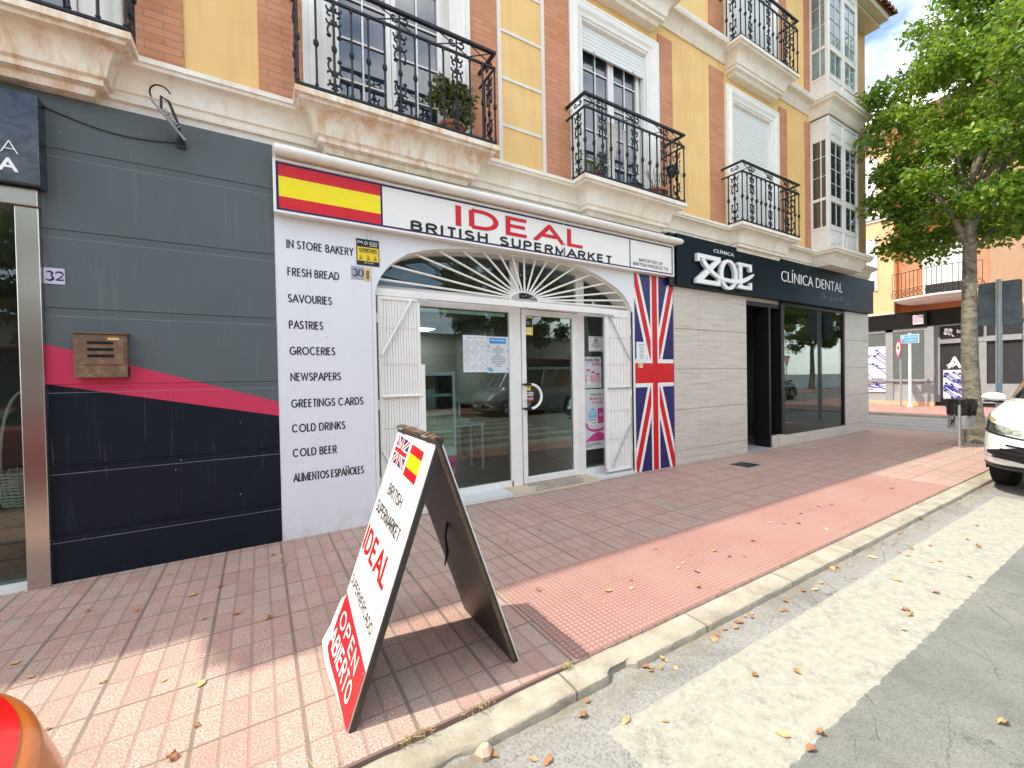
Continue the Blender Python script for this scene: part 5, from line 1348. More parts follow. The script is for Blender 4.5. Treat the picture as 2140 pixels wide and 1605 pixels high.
# notice taped on the flag
def notice():
    e = empty('paper_notice', (4.9, -0.04, 1.66), 'white paper notice taped over the left edge of the flag panel', 'notice'); fr = facade(-0.0365)
    b = MB(); b.obox(fr, 4.785, 5.0, 1.655, 1.955, 0, 0.001); part(b, 'sheet', ['paper'], e)
    b = MB()
    b.obox(fr, 4.83, 4.955, 1.905, 1.915, 0.0012, 0.0016)
    for i in range(9): z = 1.87 - i * 0.02; w = [0.045, 0.055, 0.04, 0.05, 0.035, 0.05, 0.045, 0.05, 0.03][i]; b.obox(fr, 4.893 - w, 4.893 + w, z, z + 0.006, 0.0012, 0.0016)
    part(b, 'printed_lines', ['ink_grey'], e)
    e = empty('sticker', (4.86, -0.04, 1.56), 'tiny yellow and white sticker below the paper notice on the flag panel', 'sticker')
    b = MB(); b.obox(fr, 4.825, 4.92, 1.605, 1.638, 0, 0.001); part(b, 'yellow_label', ['yellow_label'], e); b = MB(); b.obox(fr, 4.82, 4.915, 1.572, 1.6, 0, 0.001); part(b, 'white_label', ['paper'], e)
    b = MB(); b.obox(fr, 4.825, 4.86, 1.577, 1.592, 0.0012, 0.0016); b.obox(fr, 4.885, 4.893, 1.58, 1.59, 0.0012, 0.0016); part(b, 'print', ['ink'], e)
notice()

# ---- things stuck to the glass
GF = facade(0.2825)
def poster_circles():
    e = empty('poster', (2.3, 0.28, 1.5), 'pale menu poster with twelve ringed circles on the shop window', 'poster')
    b = MB(); b.obox(GF, 2.14, 2.465, 1.535, 1.99, -0.001, 0); part(b, 'sheet', ['paper'], e)
    k = 0
    for i in range(3):
        for j in range(4):
            cx, cz = 2.195 + i * 0.107, 1.885 - j * 0.096; b = MB(); ring = []
            for t in [2 * math.pi * q / 24 for q in range(24)]: ring.append((math.cos(t), math.sin(t)))
            vs = [GF[0] + GF[1] * (cx + 0.045 * a) + GF[2] * (cz + 0.041 * c) + GF[3] * 0.001 for a, c in ring] + [GF[0] + GF[1] * (cx + 0.040 * a) + GF[2] * (cz + 0.0365 * c) + GF[3] * 0.001 for a, c in ring]
            b.add(vs, [(q, (q + 1) % 24, 24 + (q + 1) % 24, 24 + q) for q in range(24)])
            for q in range(3): w = 0.022 - 0.004 * q; b.obox(GF, cx - w, cx + w, cz + 0.010 - q * 0.012, cz + 0.013 - q * 0.012, 0.0004, 0.0008)
            part(b, 'circle', ['ink_grey' if (i * 7 + j * 3) % 4 != 1 else 'galvanised'], e)
    text('lettering', 'Enjoy Ice Cream', GF, 2.195, 2.43, 1.945, 1.975, 'ink_grey', e, n=0.0008, depth=0.0004, shear=0.3, bold=-0.01)
    e = empty('poster', (2.6, 0.28, 1.5), 'pale blue poster headed in a blue box beside the circle menu', 'poster')
    b = MB(); b.obox(GF, 2.468, 2.783, 1.525, 1.985, -0.001, 0); part(b, 'sheet', ['poster_white'], e)
    b = MB(); b.obox(GF, 2.505, 2.745, 1.895, 1.965, 0.0004, 0.0008); part(b, 'heading', ['blue_print'], e)
    text('lettering', 'Catch of the Day', GF, 2.52, 2.73, 1.918, 1.952, 'letter_white', e, n=0.001, depth=0.0004, shear=0.2, bold=0.01)
    b = MB()
    for i in range(14): w = (0.02, 0.03, 0.085, 0.07, 0.085, 0.03, 0.04, 0.08, 0.095, 0.11, 0.1, 0.1, 0.04, 0.05)[i]; z = 1.865 - i * 0.02; b.obox(GF, 2.628 - w, 2.628 + w, z, z + 0.007, 0.0004, 0.0008)
    part(b, 'printed_lines', ['ink_grey'], e)
    b = MB()
    for (cx, cz, r) in ((2.49, 1.86, 0.018), (2.485, 1.80, 0.012), (2.50, 1.57, 0.028), (2.53, 1.555, 0.02), (2.765, 1.80, 0.012), (2.765, 1.57, 0.016)):
        b.prism(GF, [(cx + r * math.cos(t) * (1 + 0.3 * math.sin(3 * t)), cz + r * math.sin(t)) for t in [2 * math.pi * q / 14 for q in range(14)]], 0.0004, 0.0008)
    part(b, 'fish_drawings', ['pale_blue'], e)
poster_circles()
def door_stickers():
    D = facade(0.2655)
    e = empty('sticker', (3.1, 0.26, 2.0), 'black and yellow alarm sticker at the top corner of the door glass', 'sticker')
    b = MB(); b.obox(D, 3.03, 3.155, 2.02, 2.255, -0.001, 0); part(b, 'backing', ['yellow_label'], e)
    b = MB(); b.obox(D, 3.036, 3.149, 2.125, 2.245, 0.0004, 0.0008); part(b, 'black_field', ['ink'], e)
    b = MB(); b.obox(D, 3.055, 3.125, 2.085, 2.108, 0.0004, 0.0008); b.obox(D, 3.055, 3.125, 2.040, 2.063, 0.0004, 0.0008); b.obox(D, 3.045, 3.06, 2.22, 2.232, 0.001, 0.0014); b.obox(D, 3.045, 3.10, 2.19, 2.195, 0.001, 0.0014); b.obox(D, 3.045, 3.115, 2.165, 2.17, 0.001, 0.0014); part(b, 'print', ['paper'], e)
    e = empty('push_sign', (3.07, 0.26, 1.1), 'small white and dark red PUSH sign behind the door handle', 'sign')
    b = MB(); b.obox(D, 3.03, 3.145, 1.215, 1.262, -0.001, 0); part(b, 'white_band', ['paper'], e)
    b = MB(); b.obox(D, 3.03, 3.145, 1.130, 1.214, -0.001, 0); part(b, 'red_band', ['red_dark'], e)
    text('lettering', 'EMPUJAR', D, 3.034, 3.141, 1.225, 1.252, 'ink', e, n=0.0006, depth=0.0004, bold=0.01)
    text('lettering', 'PUSH', D, 3.036, 3.139, 1.155, 1.195, 'letter_white', e, n=0.0006, depth=0.0004, bold=0.01)
    e = empty('sticker', (3.07, 0.26, 1.3), 'small square yellow sticker above the PUSH sign', 'sticker'); b = MB(); b.obox(D, 3.035, 3.105, 1.285, 1.352, -0.001, 0); part(b, 'label', ['yellow_label'], e)
    b = MB(); b.obox(D, 3.045, 3.095, 1.32, 1.332, 0.0004, 0.0008); part(b, 'print', ['ink'], e)
door_stickers()
def side_posters():
    e = empty('no_smoking_sign', (4.3, 0.28, 1.8), 'white no smoking notice in the narrow pane right of the door', 'sign')
    b = MB(); b.obox(GF, 4.145, 4.425, 1.825, 2.045, -0.001, 0); part(b, 'sheet', ['paper'], e)
    b = MB(); b.tube([(4.285 + 0.03 * math.cos(t), 0.281, 1.985 + 0.03 * math.sin(t)) for t in [2 * math.pi * i / 20 for i in range(21)]], 0.004, 5); b.tube([(4.264, 0.281, 2.006), (4.306, 0.281, 1.964)], 0.004, 5); part(b, 'symbol', ['red_dark'], e)
    b = MB(); b.obox(GF, 4.16, 4.41, 2.03, 2.034, 0.0004, 0.0008); b.obox(GF, 4.16, 4.41, 1.836, 1.840, 0.0004, 0.0008)
    for i, w in enumerate((0.07, 0.10, 0.09, 0.03)): b.obox(GF, 4.285 - w, 4.285 + w, 1.935 - i * 0.02, 1.942 - i * 0.02, 0.0004, 0.0008)
    b.obox(GF, 4.265, 4.305, 1.979, 1.987, 0.0004, 0.0008); part(b, 'print', ['ink_grey'], e)
    e = empty('poster', (4.2, 0.28, 1.3), 'white and pink mobile data poster below the no smoking notice', 'poster')
    b = MB(); b.obox(GF, 4.055, 4.385, 1.285, 1.742, -0.001, 0); part(b, 'sheet', ['poster_white'], e)
    text('lettering', 'Double Data', GF, 4.07, 4.34, 1.68, 1.722, 'ink', e, n=0.0006, depth=0.0004, bold=0.02)
    text('lettering', 'On all our plans', GF, 4.10, 4.33, 1.652, 1.672, 'ink', e, n=0.0006, depth=0.0004)
    b = MB(); b.obox(GF, 4.20, 4.38, 1.615, 1.645, 0.0004, 0.0008); 
    for x, z in ((4.13, 1.55), (4.22, 1.52), (4.31, 1.49)): b.obox(GF, x - 0.033, x + 0.033, z - 0.015, z + 0.012, 0.0008, 0.0012)
    part(b, 'print', ['pink_print'], e)
    text('lettering', 'Forever', GF, 4.215, 4.365, 1.621, 1.640, 'letter_white', e, n=0.001, depth=0.0004)
    b = MB(); b.obox(GF, 4.07, 4.372, 1.37, 1.47, 0.0003, 0.0006); part(b, 'lower_band', ['pink_pale'], e)
    b = MB(); P = [(4.13 + 0.032 * math.cos(t), 1.435 + 0.03 * math.sin(t)) for t in [2 * math.pi * q / 12 for q in range(12)]]; b.prism(GF, P, 0.0008, 0.0012); b.prism(GF, [(4.09, 1.34), (4.18, 1.34), (4.165, 1.40), (4.105, 1.40)], 0.0008, 0.0012); b.obox(GF, 4.07, 4.22, 1.30, 1.305, 0.0004, 0.0008); part(b, 'figure', ['paper'], e)
    e = empty('poster', (4.2, 0.28, 0.4), 'tall broadband poster with a pink swirl at the bottom of the narrow pane', 'poster')
    b = MB(); b.obox(GF, 4.045, 4.425, 0.385, 1.268, -0.001, 0); part(b, 'sheet', ['poster_white'], e)
    text('lettering', 'All-in-Eng', GF, 4.16, 4.42, 1.165, 1.205, 'ink', e, n=0.0006, depth=0.0004, bold=0.015)
    text('lettering', 'Mobile & F', GF, 4.15, 4.42, 1.11, 1.15, 'pink_print', e, n=0.0006, depth=0.0004, bold=0.015)
    text('lettering', 'broadba', GF, 4.20, 4.42, 1.055, 1.095, 'pink_print', e, n=0.0006, depth=0.0004, bold=0.015)
    b = MB(); b.prism(GF, [(4.12, 0.80), (4.27, 0.80), (4.27, 0.93), (4.195, 1.00), (4.12, 0.93)], 0.0003, 0.0006); b.obox(GF, 4.13, 4.26, 0.885, 0.915, 0.0006, 0.0009)
    part(b, 'house_print', ['pale_blue'], e)
    text('lettering', 'Fibre', GF, 4.135, 4.255, 0.925, 0.955, 'letter_white', e, n=0.001, depth=0.0004, bold=0.02)
    text('lettering', '600', GF, 4.155, 4.235, 0.888, 0.910, 'letter_white', e, n=0.0012, depth=0.0004, bold=0.02)
    b = MB(); b.obox(GF, 4.115, 4.275, 0.745, 0.84, 0.0009, 0.0012); part(b, 'price_box', ['paper'], e)
    text('lettering', '€23.99', GF, 4.125, 4.255, 0.80, 0.83, 'ink', e, n=0.0014, depth=0.0004, bold=0.02)
    text('lettering', '€21.99', GF, 4.185, 4.265, 0.76, 0.78, 'ink', e, n=0.0014, depth=0.0004, bold=0.02)
    b = MB(); b.obox(GF, 4.30, 4.415, 0.76, 0.985, 0.0004, 0.0008); part(b, 'phone_print', ['pink_print'], e)
    text('lettering', '€5', GF, 4.325, 4.395, 0.865, 0.905, 'letter_white', e, n=0.001, depth=0.0004, bold=0.02)
    b = MB(); P = [(4.046, 0.60), (4.046, 0.50)] + [(4.424, 0.50)] + [(4.424, 0.55)] + [(4.424 - 0.378 * q / 14, 0.55 + 0.08 * math.sin(math.pi * q / 14 + 0.6) ) for q in range(15)]; b.prism(GF, P, 0.0004, 0.0008)
    P = []
    for q in range(24): t = math.pi * (0.9 + 1.1 * q / 23); P.append((4.27 + 0.21 * math.cos(t), 0.745 + 0.11 * math.sin(t)))
    for q in range(24): t = math.pi * (2.0 - 1.1 * q / 23); P.append((4.27 + 0.17 * math.cos(t), 0.735 + 0.06 * math.sin(t)))
    P = [(min(max(u, 4.046), 4.424), v) for u, v in P]; b.prism(GF, P, 0.0004, 0.0008); part(b, 'swirl', ['pink_print'], e)
    b = MB()
    for i, w in enumerate((0.14, 0.15, 0.06)): b.obox(GF, 4.06, 4.06 + 2 * w, 0.463 - i * 0.022, 0.472 - i * 0.022, 0.0004, 0.0008)
    part(b, 'print', ['ink_grey'], e)
side_posters()

# ---- inside the supermarket
def inside():
    e = empty('display_fridge', (1.85, 0.75, 0.06), 'white framed glass display fridge of pastries inside the left window', 'fridge')
    x0, x1, y0, y1 = 1.62, 2.10, 0.45, 1.05; b = MB(); s = 0.035
    for x in (x0, x1 - s):
        for y in (y0, y1 - s): b.box(x, x + s, y, y + s, 0.62, 1.50)
    b.box(x0, x1, y0, y1, 1.50, 1.55); b.box(x0, x1, y0, y1, 0.50, 0.62); part(b, 'cabinet', ['fridge_white'], e, bevel=0.004)
    b = MB(); b.box(x0, x1, y0 + 0.004, y1, 0.035, 0.498); part(b, 'base_panel', ['pink_print'], e)
    text('lettering', 'Mist', facade(y0 + 0.004), 1.72, 1.93, 0.14, 0.20, 'letter_white', e)
    text('lettering', 'N', facade(y0 + 0.004), 2.02, 2.07, 0.28, 0.35, 'letter_white', e)
    b = MB(); b.box(x0 + s, x1 - s, y0 + 0.01, y0 + 0.014, 0.62, 1.50); b.box(x1 - 0.02, x1 - 0.016, y0 + s, y1 - s, 0.62, 1.50); part(b, 'glass', ['clear_glass'], e)
    b = MB()
    for z in (0.80, 1.02, 1.25): b.box(x0 + s, x1 - s, y0 + 0.05, y1 - 0.04, z, z + 0.012); b.box(x0 + s, x1 - s, y0 + 0.045, y0 + 0.05, z - 0.01, z + 0.028)
    part(b, 'shelves', ['fridge_white'], e)
    rnd = random.Random(5); k = 0
    for z in (0.815, 1.035):
        for i in range(3):
            for j in range(2):
                b = MB(); cx, cy = x0 + 0.10 + i * 0.13, y0 + 0.15 + j * 0.15; b.lathe(cx, cy, [(0.03, z), (0.055, z + 0.010), (0.052, z + 0.03), (0.02, z + 0.04)], 12); o = part(b, 'bread_bun', ['bread'], None, smooth=True)
                tag(o, 'round golden bun on a shelf of the glass display fridge', 'bun', 'buns in the display fridge')
    def simple(nm, label, cat, boxes, mat, bev=0.004):
        ee = empty(nm, (boxes[0][0], boxes[0][2], boxes[0][4]), label, cat)
        for pn, bl in boxes_by(boxes): 
            b = MB(); [b.box(*q[:6]) for q in bl]; part(b, pn, [bl[0][7] if len(bl[0]) > 7 else mat], ee, bevel=bev)
    def boxes_by(bs):
        d = {}
        for q in bs: d.setdefault(q[6], []).append(q)
        return d.items()
    simple('cardboard_box', 'brown cardboard box stacked behind the display fridge', 'box', [(2.2, 2.55, 2.2, 2.5, 1.30, 1.55, 'carton'), (2.36, 2.40, 2.195, 2.505, 1.305, 1.552, 'tape', 'bread')], 'cardboard')
    simple('small_table', 'small white table with square legs seen through the window', 'table', [(2.35, 3.05, 1.5, 2.0, 0.72, 0.76, 'top'), (2.37, 2.41, 1.52, 1.56, 0.01, 0.72, 'leg'), (2.99, 3.03, 1.52, 1.56, 0.01, 0.72, 'leg'), (2.37, 2.41, 1.94, 1.98, 0.01, 0.72, 'leg'), (2.99, 3.03, 1.94, 1.98, 0.01, 0.72, 'leg')], 'fridge_white')
    simple('wooden_counter', 'brown wooden counter with drawers inside behind the door', 'counter', [(3.3, 5.0, 2.4, 3.0, 0.02, 0.95, 'body'), (3.26, 5.04, 2.36, 3.04, 0.95, 0.99, 'worktop'), (3.35, 4.1, 2.385, 2.4, 0.5, 0.88, 'drawer'), (4.15, 4.95, 2.385, 2.4, 0.5, 0.88, 'drawer')], 'wood')
    simple('chest_freezer', 'white chest freezer standing inside right of the door', 'freezer', [(4.35, 5.1, 1.0, 1.7, 0.03, 0.80, 'body'), (4.34, 5.11, 0.99, 1.71, 0.81, 0.88, 'lid')], 'fridge_white', 0.01)
    simple('shelf_unit', 'dark shelf unit with pale goods along the back wall', 'shelves', [(0.6, 3.0, 5.0, 5.04, 0.05, 2.0, 'back'), (0.6, 3.0, 4.6, 5.0, 0.40, 0.43, 'shelf'), (0.6, 3.0, 4.6, 5.0, 0.85, 0.88, 'shelf'), (0.6, 3.0, 4.6, 5.0, 1.30, 1.33, 'shelf'), (0.6, 3.0, 4.6, 5.0, 1.75, 1.78, 'shelf'), (0.9, 1.3, 4.65, 4.9, 0.88, 1.1, 'goods', 'paper'), (1.6, 2.3, 4.65, 4.9, 1.33, 1.55, 'goods', 'paper'), (2.4, 2.8, 4.65, 4.9, 0.43, 0.7, 'goods', 'paper')], 'interior_dark')
    simple('kitchen_scale', 'white shop scale standing on the small table', 'scale', [(2.6, 2.85, 1.65, 1.9, 0.761, 0.83, 'base'), (2.70, 2.74, 1.75, 1.79, 0.83, 1.1, 'post'), (2.6, 2.84, 1.72, 1.80, 1.1, 1.22, 'display')], 'fridge_white')
inside()
def ceiling_lamps():
    for i, (x, y, w) in enumerate(((3.93, 7.0, 'deep inside the supermarket'),)):
        e = empty('ceiling_lamp', (x, y, 3.1), 'square lit ceiling panel lamp %s' % w, 'ceiling lamp')
        b = MB(); b.box(x - 0.32, x + 0.32, y - 0.32, y + 0.32, 2.86, 2.93); part(b, 'housing', ['white_paint'], e)
        b = MB(); b.box(x - 0.29, x + 0.29, y - 0.29, y + 0.29, 2.852, 2.859); part(b, 'diffuser', ['lamp_panel'], e)
ceiling_lamps()

# ================================================================ DENTAL CLINIC
def clinic():
    st = MB()
    T = 0.655
    def tiles(x0, x1, z0, z1, js, vj=None):
        xs = [x0] + (vj or []) + [x1]; zs = [z0] + [j for j in js if z0 < j < z1] + [z1]
        for i in range(len(xs) - 1):
            for j in range(len(zs) - 1): st.box(xs[i] + (0.0015 if i else 0), xs[i + 1] - 0.0015, -0.03, 0.02, zs[j] + 0.003, zs[j + 1] - 0.003)
    JS = [0.22, 0.905, 1.545, 2.195]
    tiles(5.635, 7.65, 0.0, 2.86, [0.24, 0.90, 1.545, 2.195], [6.26]); tiles(11.66, 12.93, 0.0, 2.86, JS); tiles(8.95, 11.66, 0.0, 0.215, [])
    st.box(5.635, 5.64, -0.028, 0.3, 0, 2.86)
    tiles(8.50, 8.70, 0.0, 0.24, []); tiles(8.72, 8.95, 0.0, 0.24, [])
    part(st, 'stone_cladding', ['stone_tile'], BLD, bevel=0.0015, seg=1)
    b = MB(); b.box(5.64, 7.646, 0.02, 0.30, 0, 3.4); b.box(11.66, 12.88, 0.02, 0.30, 0, 3.4); b.box(7.646, 11.66, 0.02, 0.30, 2.80, 3.4); b.box(12.88, 12.925, -0.029, 14, 0, 3.42); part(b, 'pier', ['stone_tile'], BLD)
    # window
    b = MB(); y0, y1 = -0.02, 0.06
    b.box(8.86, 8.98, y0 - 0.005, 0.5, 0.242, 2.86); b.box(11.60, 11.658, y0, y1, 0.22, 2.86); b.box(8.98, 11.60, y0, y1, 2.80, 2.86); b.box(8.98, 11.60, y0, y1, 0.216, 0.235)
    w = part(b, 'shop_window', ['black_paint'], BLD, bevel=0.003, seg=1)
    b = MB(); b.box(8.98, 11.60, 0.01, 0.018, 0.235, 2.80); sub(b.build('pane', ['shop_glass']), w)
    b = MB()
    for i in range(15):
        x = 9.04 + i * 0.125; b.add([(x, 0.16, 0.30), (x + 0.105, 0.19, 0.30), (x + 0.105, 0.19, 2.78), (x, 0.16, 2.78)], [(0, 1, 2, 3)])
    b.box(9.0, 11.58, 0.15, 0.20, 2.74, 2.79)
    sub(b.build('vertical_blind', ['soffit']), w)
    # recessed entrance
    b = MB(); b.box(7.646, 7.66, 0.0, 1.2, 0, 2.86); b.box(8.48, 8.86, 0.25, 0.30, 0.0, 2.86); b.box(7.66, 8.86, 1.15, 1.2, 0, 2.86); b.box(7.66, 8.86, 0.0, 1.2, 2.72, 2.80); b.box(8.44, 8.50, -0.01, 0.25, 0.0, 2.72)
    part(b, 'entrance_lining', ['black_paint'], BLD)
    b = MB(); b.box(7.66, 8.48, -0.03, 1.15, 0.0, 0.02); part(b, 'threshold', ['grey_stone'], BLD)
    b = MB(); b.box(7.70, 7.76, 0.55, 1.10, 0.05, 2.3); d = part(b, 'door', ['teal_glass'], BLD); b = MB(); b.tube([(7.80, 0.65, 0.6), (7.80, 0.65, 1.9)], 0.018, 8); b.tube([(7.80, 0.65, 0.7), (7.765, 0.65, 0.7)], 0.01, 6); b.tube([(7.80, 0.65, 1.8), (7.765, 0.65, 1.8)], 0.01, 6); sub(b.build('handle', ['chrome']), d)
    room(7.0, 12.8, 1.25, 5, 3.0, 'interior_wall', 'interior_floor'); 
    # fascia sign
    e = empty('clinic_sign', (9, -0.1, 2.85), 'long black fascia sign with raised white letters over the dental clinic', 'sign')
    b = MB(); b.box(5.60, 12.935, -0.13, -0.012, 2.862, 3.655); b.box(12.935, 12.945, -0.13, 3, 2.862, 3.655); part(b, 'board', ['zoe_black'], e, bevel=0.002, seg=1)
    b = MB(); b.box(5.46, 5.597, -0.10, -0.012, 2.85, 3.655); part(b, 'end_box', ['black_paint'], e)
    fr = facade(-0.13)
    # raised logo letters
    H0, H1 = 2.86 + 0.07, 3.43
    def raise_(name, polys, n0=0.02, n1=0.072):
        b = MB()
        for P in polys: b.prism(fr, [(5.93 + (u - 5.86) * 0.868, 2.915 + (v - 2.85) * 0.835) for u, v in P], n0, n1)
        o = b.build(name, ['letter_white', 'letter_side'])
        for p in o.data.polygons: p.material_index = 0 if abs(p.normal.y) > 0.8 else 1
        keep(o, e)
    def band(pts, ws):
        L, Q = [], []
        for i, p in enumerate(pts):
            a = pts[max(0, i - 1)]; c = pts[min(len(pts) - 1, i + 1)]; d = Vector((c[0] - a[0], c[1] - a[1])).normalized(); L.append((p[0] - d.y * ws[i] / 2, p[1] + d.x * ws[i] / 2)); Q.append((p[0] + d.y * ws[i] / 2, p[1] - d.x * ws[i] / 2))
        return [[L[i], L[i + 1], Q[i + 1], Q[i]] for i in range(len(pts) - 1)]
    zl, zr = 5.93, 6.66
    raise_('letter', [[(zl + .02, 3.415), (zr, 3.415), (zr, 3.335), (zl + .10, 3.335), (zl + .10, 3.27), (zl + .02, 3.27)], [(zr - .17, 3.335), (zr, 3.335), (zl + .20, 2.93), (zl - .01, 2.93)], [(zl - .01, 2.93), (zl - .01, 2.85), (zr - .01, 2.85), (zr - .01, 2.99), (zr - .09, 2.99), (zr - .09, 2.93)]])
    ring = []
    oc = (6.925, 3.110)
    for i in range(33): t = 2 * math.pi * i / 32; ring.append((oc[0] + 0.235 * math.cos(t), oc[1] + 0.275 * math.sin(t)))
    raise_('letter', band(ring, [0.050 + 0.055 * abs(math.cos(2 * math.pi * i / 32)) for i in range(33)]))
    el = 7.26
    raise_('letter', [[(el - .03, 3.405), (el + .46, 3.405), (el + .46, 3.25), (el + .38, 3.25), (el + .36, 3.34), (el + .12, 3.34), (el + .12, 2.94), (el + .38, 2.94), (el + .38, 3.02), (el + .46, 3.02), (el + .46, 2.87), (el - .03, 2.87), (el - .03, 2.94), (el + .01, 2.94), (el + .01, 3.34), (el - .03, 3.34)]])
    sw = [(x - 0.06, z) for x, z in [(6.16, 3.33), (6.22, 3.25), (6.32, 3.17), (6.46, 3.09), (6.62, 3.03), (6.82, 2.995), (7.05, 2.985), (7.25, 2.995), (7.45, 3.03), (7.62, 3.09), (7.76, 3.16), (7.84, 3.21)]]
    raise_('swash', band(sw, [0.09, 0.10, 0.09, 0.08, 0.07, 0.07, 0.075, 0.08, 0.085, 0.08, 0.06, 0.02]), 0.03, 0.080)
    text('lettering', 'CLÍNICA', fr, 6.53, 7.10, 3.483, 3.552, 'letter_white', e, bold=-0.012, spacing=1.15, depth=0.012)
    text('lettering', 'CLÍNICA DENTAL', fr, 8.66, 11.25, 3.225, 3.485, 'letter_white', e, bold=-0.012, depth=0.008)
    # faint handwritten name: thin script strokes
    text('script', 'Dr. Juan M', fr, 10.25, 11.35, 2.975, 3.13, 'letter_grey', e, bold=-0.03, shear=0.45, depth=0.002)
    text('script', 'iguel', fr, 11.42, 11.95, 2.96, 3.08, 'letter_grey', e, bold=-0.035, shear=0.45, depth=0.002)
    text('script', 'osés', fr, 12.15, 12.50, 2.985, 3.06, 'letter_grey', e, bold=-0.035, shear=0.45, depth=0.002)
clinic()

# ================================================================ A-BOARD
def a_board():
    e = empty('sandwich_board', (0.70, -2.28, 0.0), 'white folding A-board on the pavement with flags and a red open panel', 'sandwich board')
    y0, Wd, T = -1.985, 0.60, 0.032
    Lf = frame((0.28, y0, 0.0), (0, -1, 0), (0.42, 0, 1.185)); Ln = math.hypot(0.42, 1.185)
    b = MB(); rnd = random.Random(2)
    # core boards
    b.obox(Lf, 0.0, Wd + 0.004, 0.0, Ln, -T, -0.004); l = part(b, 'front_board', ['black_board'], e, bevel=0.003)
    b = MB()
    # white facing sheet, its lower left corner curling outwards
    nu, nv = 16, 60; vs = []
    def warp(u, v):
        '''the lower left of the sheet has come loose: it flares left and outwards'''
        w = max(0.0, min(1.0, (0.295 - v) / 0.03)); w = w * w * (3 - 2 * w)
        a = max(0.0, 1 - u / (Wd * 0.55))
        off = -0.040 * w * a * (0.35 + 0.65 * min(1, v / 0.18))
        lift = 0.022 * max(0, min(1, (0.30 - v) / 0.2)) * a + 0.02 * max(0, (0.12 - v) / 0.12) * max(0, 1 - u / Wd)
        vb = 0.060 * max(0, 1 - u / 0.22) ** 2 * max(0, 1 - v / 0.12)
        return off, lift, vb
    for i in range(nu + 1):
        for j in range(nv + 1):
            u = Wd * i / nu; v = Ln * j / nv; off, lift, vb = warp(u, v)
            vs.append(Lf[0] + Lf[1] * (u + off) + Lf[2] * (v + 0.004 + vb) + Lf[3] * lift)
    m = nv + 1
    b.add(vs, [(i * m + j, (i + 1) * m + j, (i + 1) * m + j + 1, i * m + j + 1) for i in range(nu) for j in range(nv)])
    o = part(b, 'white_face', ['board_white'], e); sld = o.modifiers.new('s', 'SOLIDIFY'); sld.thickness = 0.004; sld.offset = 0
    def S(u, v, n=0.003):
        off, lift, vb = warp(u, v)
        return Lf[0] + Lf[1] * (u + off) + Lf[2] * (v + 0.004 + vb) + Lf[3] * (lift + n)
    # lower red field with a clean curved outer margin, follows the curl
    b = MB(); nu2, nv2 = 14, 12; vs = []
    for i in range(nu2 + 1):
        for j in range(nv2 + 1):
            a = i / nu2; vtop = 0.322 - 0.085 * a; vbot = 0.05 * (1 - a) ** 1.2 + 0.0; kk = 1 - j / nv2; u0 = 0.001 + 0.052 * min(1, kk * 4) + 0.03 * kk ** 2
            u = u0 + (Wd - 0.001 - u0) * a; vs.append(S(u, vbot + (vtop - vbot) * j / nv2, 0.0045))
    m = nv2 + 1; b.add(vs, [(i * m + j, (i + 1) * m + j, (i + 1) * m + j + 1, i * m + j + 1) for i in range(nu2) for j in range(nv2)])
    part(b, 'red_field', ['red_vinyl'], e)
    fl = empty('small_flag', (0, 0, 0)); fl.parent = e; fl.matrix_parent_inverse = Matrix.Translation(e.location).inverted()
    # text and flags sit on a frame tilted slightly like the lettering
    tl = R(-4.6)
    U2 = (Lf[1] * math.cos(tl) + Lf[2] * math.sin(tl)); V2 = (Lf[2] * math.cos(tl) - Lf[1] * math.sin(tl))
    def TF(u, v): return frame(Lf[0] + Lf[1] * u + Lf[2] * v, U2, Lf[2])
    union_flag(TF(0.050, 1.062), 0.0, 0.215, 0.0, 0.150, fl, n=0.0045, t=0.52)
    f2 = empty('small_flag', (0, 0, 0)); f2.parent = e; f2.matrix_parent_inverse = Matrix.Translation(e.location).inverted()
    F_ = TF(0.305, 1.03)
    b = MB(); b.obox(F_, 0, 0.19, 0.0, 0.045, 0.004, 0.005); b.obox(F_, 0, 0.19, 0.115, 0.16, 0.004, 0.005); o = b.build('red_stripes', ['red_vinyl']); o.parent = f2
    b = MB(); b.obox(F_, 0, 0.19, 0.045, 0.115, 0.004, 0.005); o = b.build('yellow_stripe', ['yellow_vinyl']); o.parent = f2
    def T_(s, u0, u1, v0, h, mat, bold=0.02, n=0.0045): grot('lettering', s, TF(u0, v0), 0, (u1 - u0), 0, h, mat, e, n=n, t=(0.17 if h > 0.1 else 0.13), gap=0.34)
    T_('BRITISH', 0.155, 0.415, 0.900, 0.060, 'ink')
    T_('SUPERMARKET', 0.045, 0.515, 0.786, 0.062, 'ink', 0.012)
    T_('IDEAL', 0.025, 0.515, 0.570, 0.130, 'red_vinyl', 0.02)
    T_('SUPERMERCADO', 0.022, 0.530, 0.388, 0.048, 'ink', 0.006)
    def TL(s, u0, u1, v0, h, mat):
        o = grot('lettering', s, frame((0, 0, 0), (1, 0, 0), (0, 1, 0)), u0, u1, 0, h, mat, None, n=0.0, t=0.15, gap=0.34)
        for vv in o.data.vertices:
            u, v, n = vv.co; vv.co = S(u, v0 - (u - u0) * 0.085 + v, 0.0060 + n)
        keep(o, e)
    TL('OPEN', 0.105, 0.490, 0.190, 0.078, 'letter_white'); TL('ABIERTO', 0.075, 0.520, 0.083, 0.088, 'letter_white')
    # rivets round the edge
    b = MB()
    for u, v in [(0.03, 1.22), (0.20, 1.235), (0.33, 1.235), (0.57, 1.22), (0.585, 0.93), (0.585, 0.62), (0.58, 0.36), (0.015, 0.93), (0.015, 0.6), (0.02, 0.37), (0.58, 0.22), (0.05, 0.2)]:
        p = S(u, v, 0.003); b.tube([p, p + Lf[3] * 0.003], 0.004, 8)
    part(b, 'rivets', ['galvanised'], e)
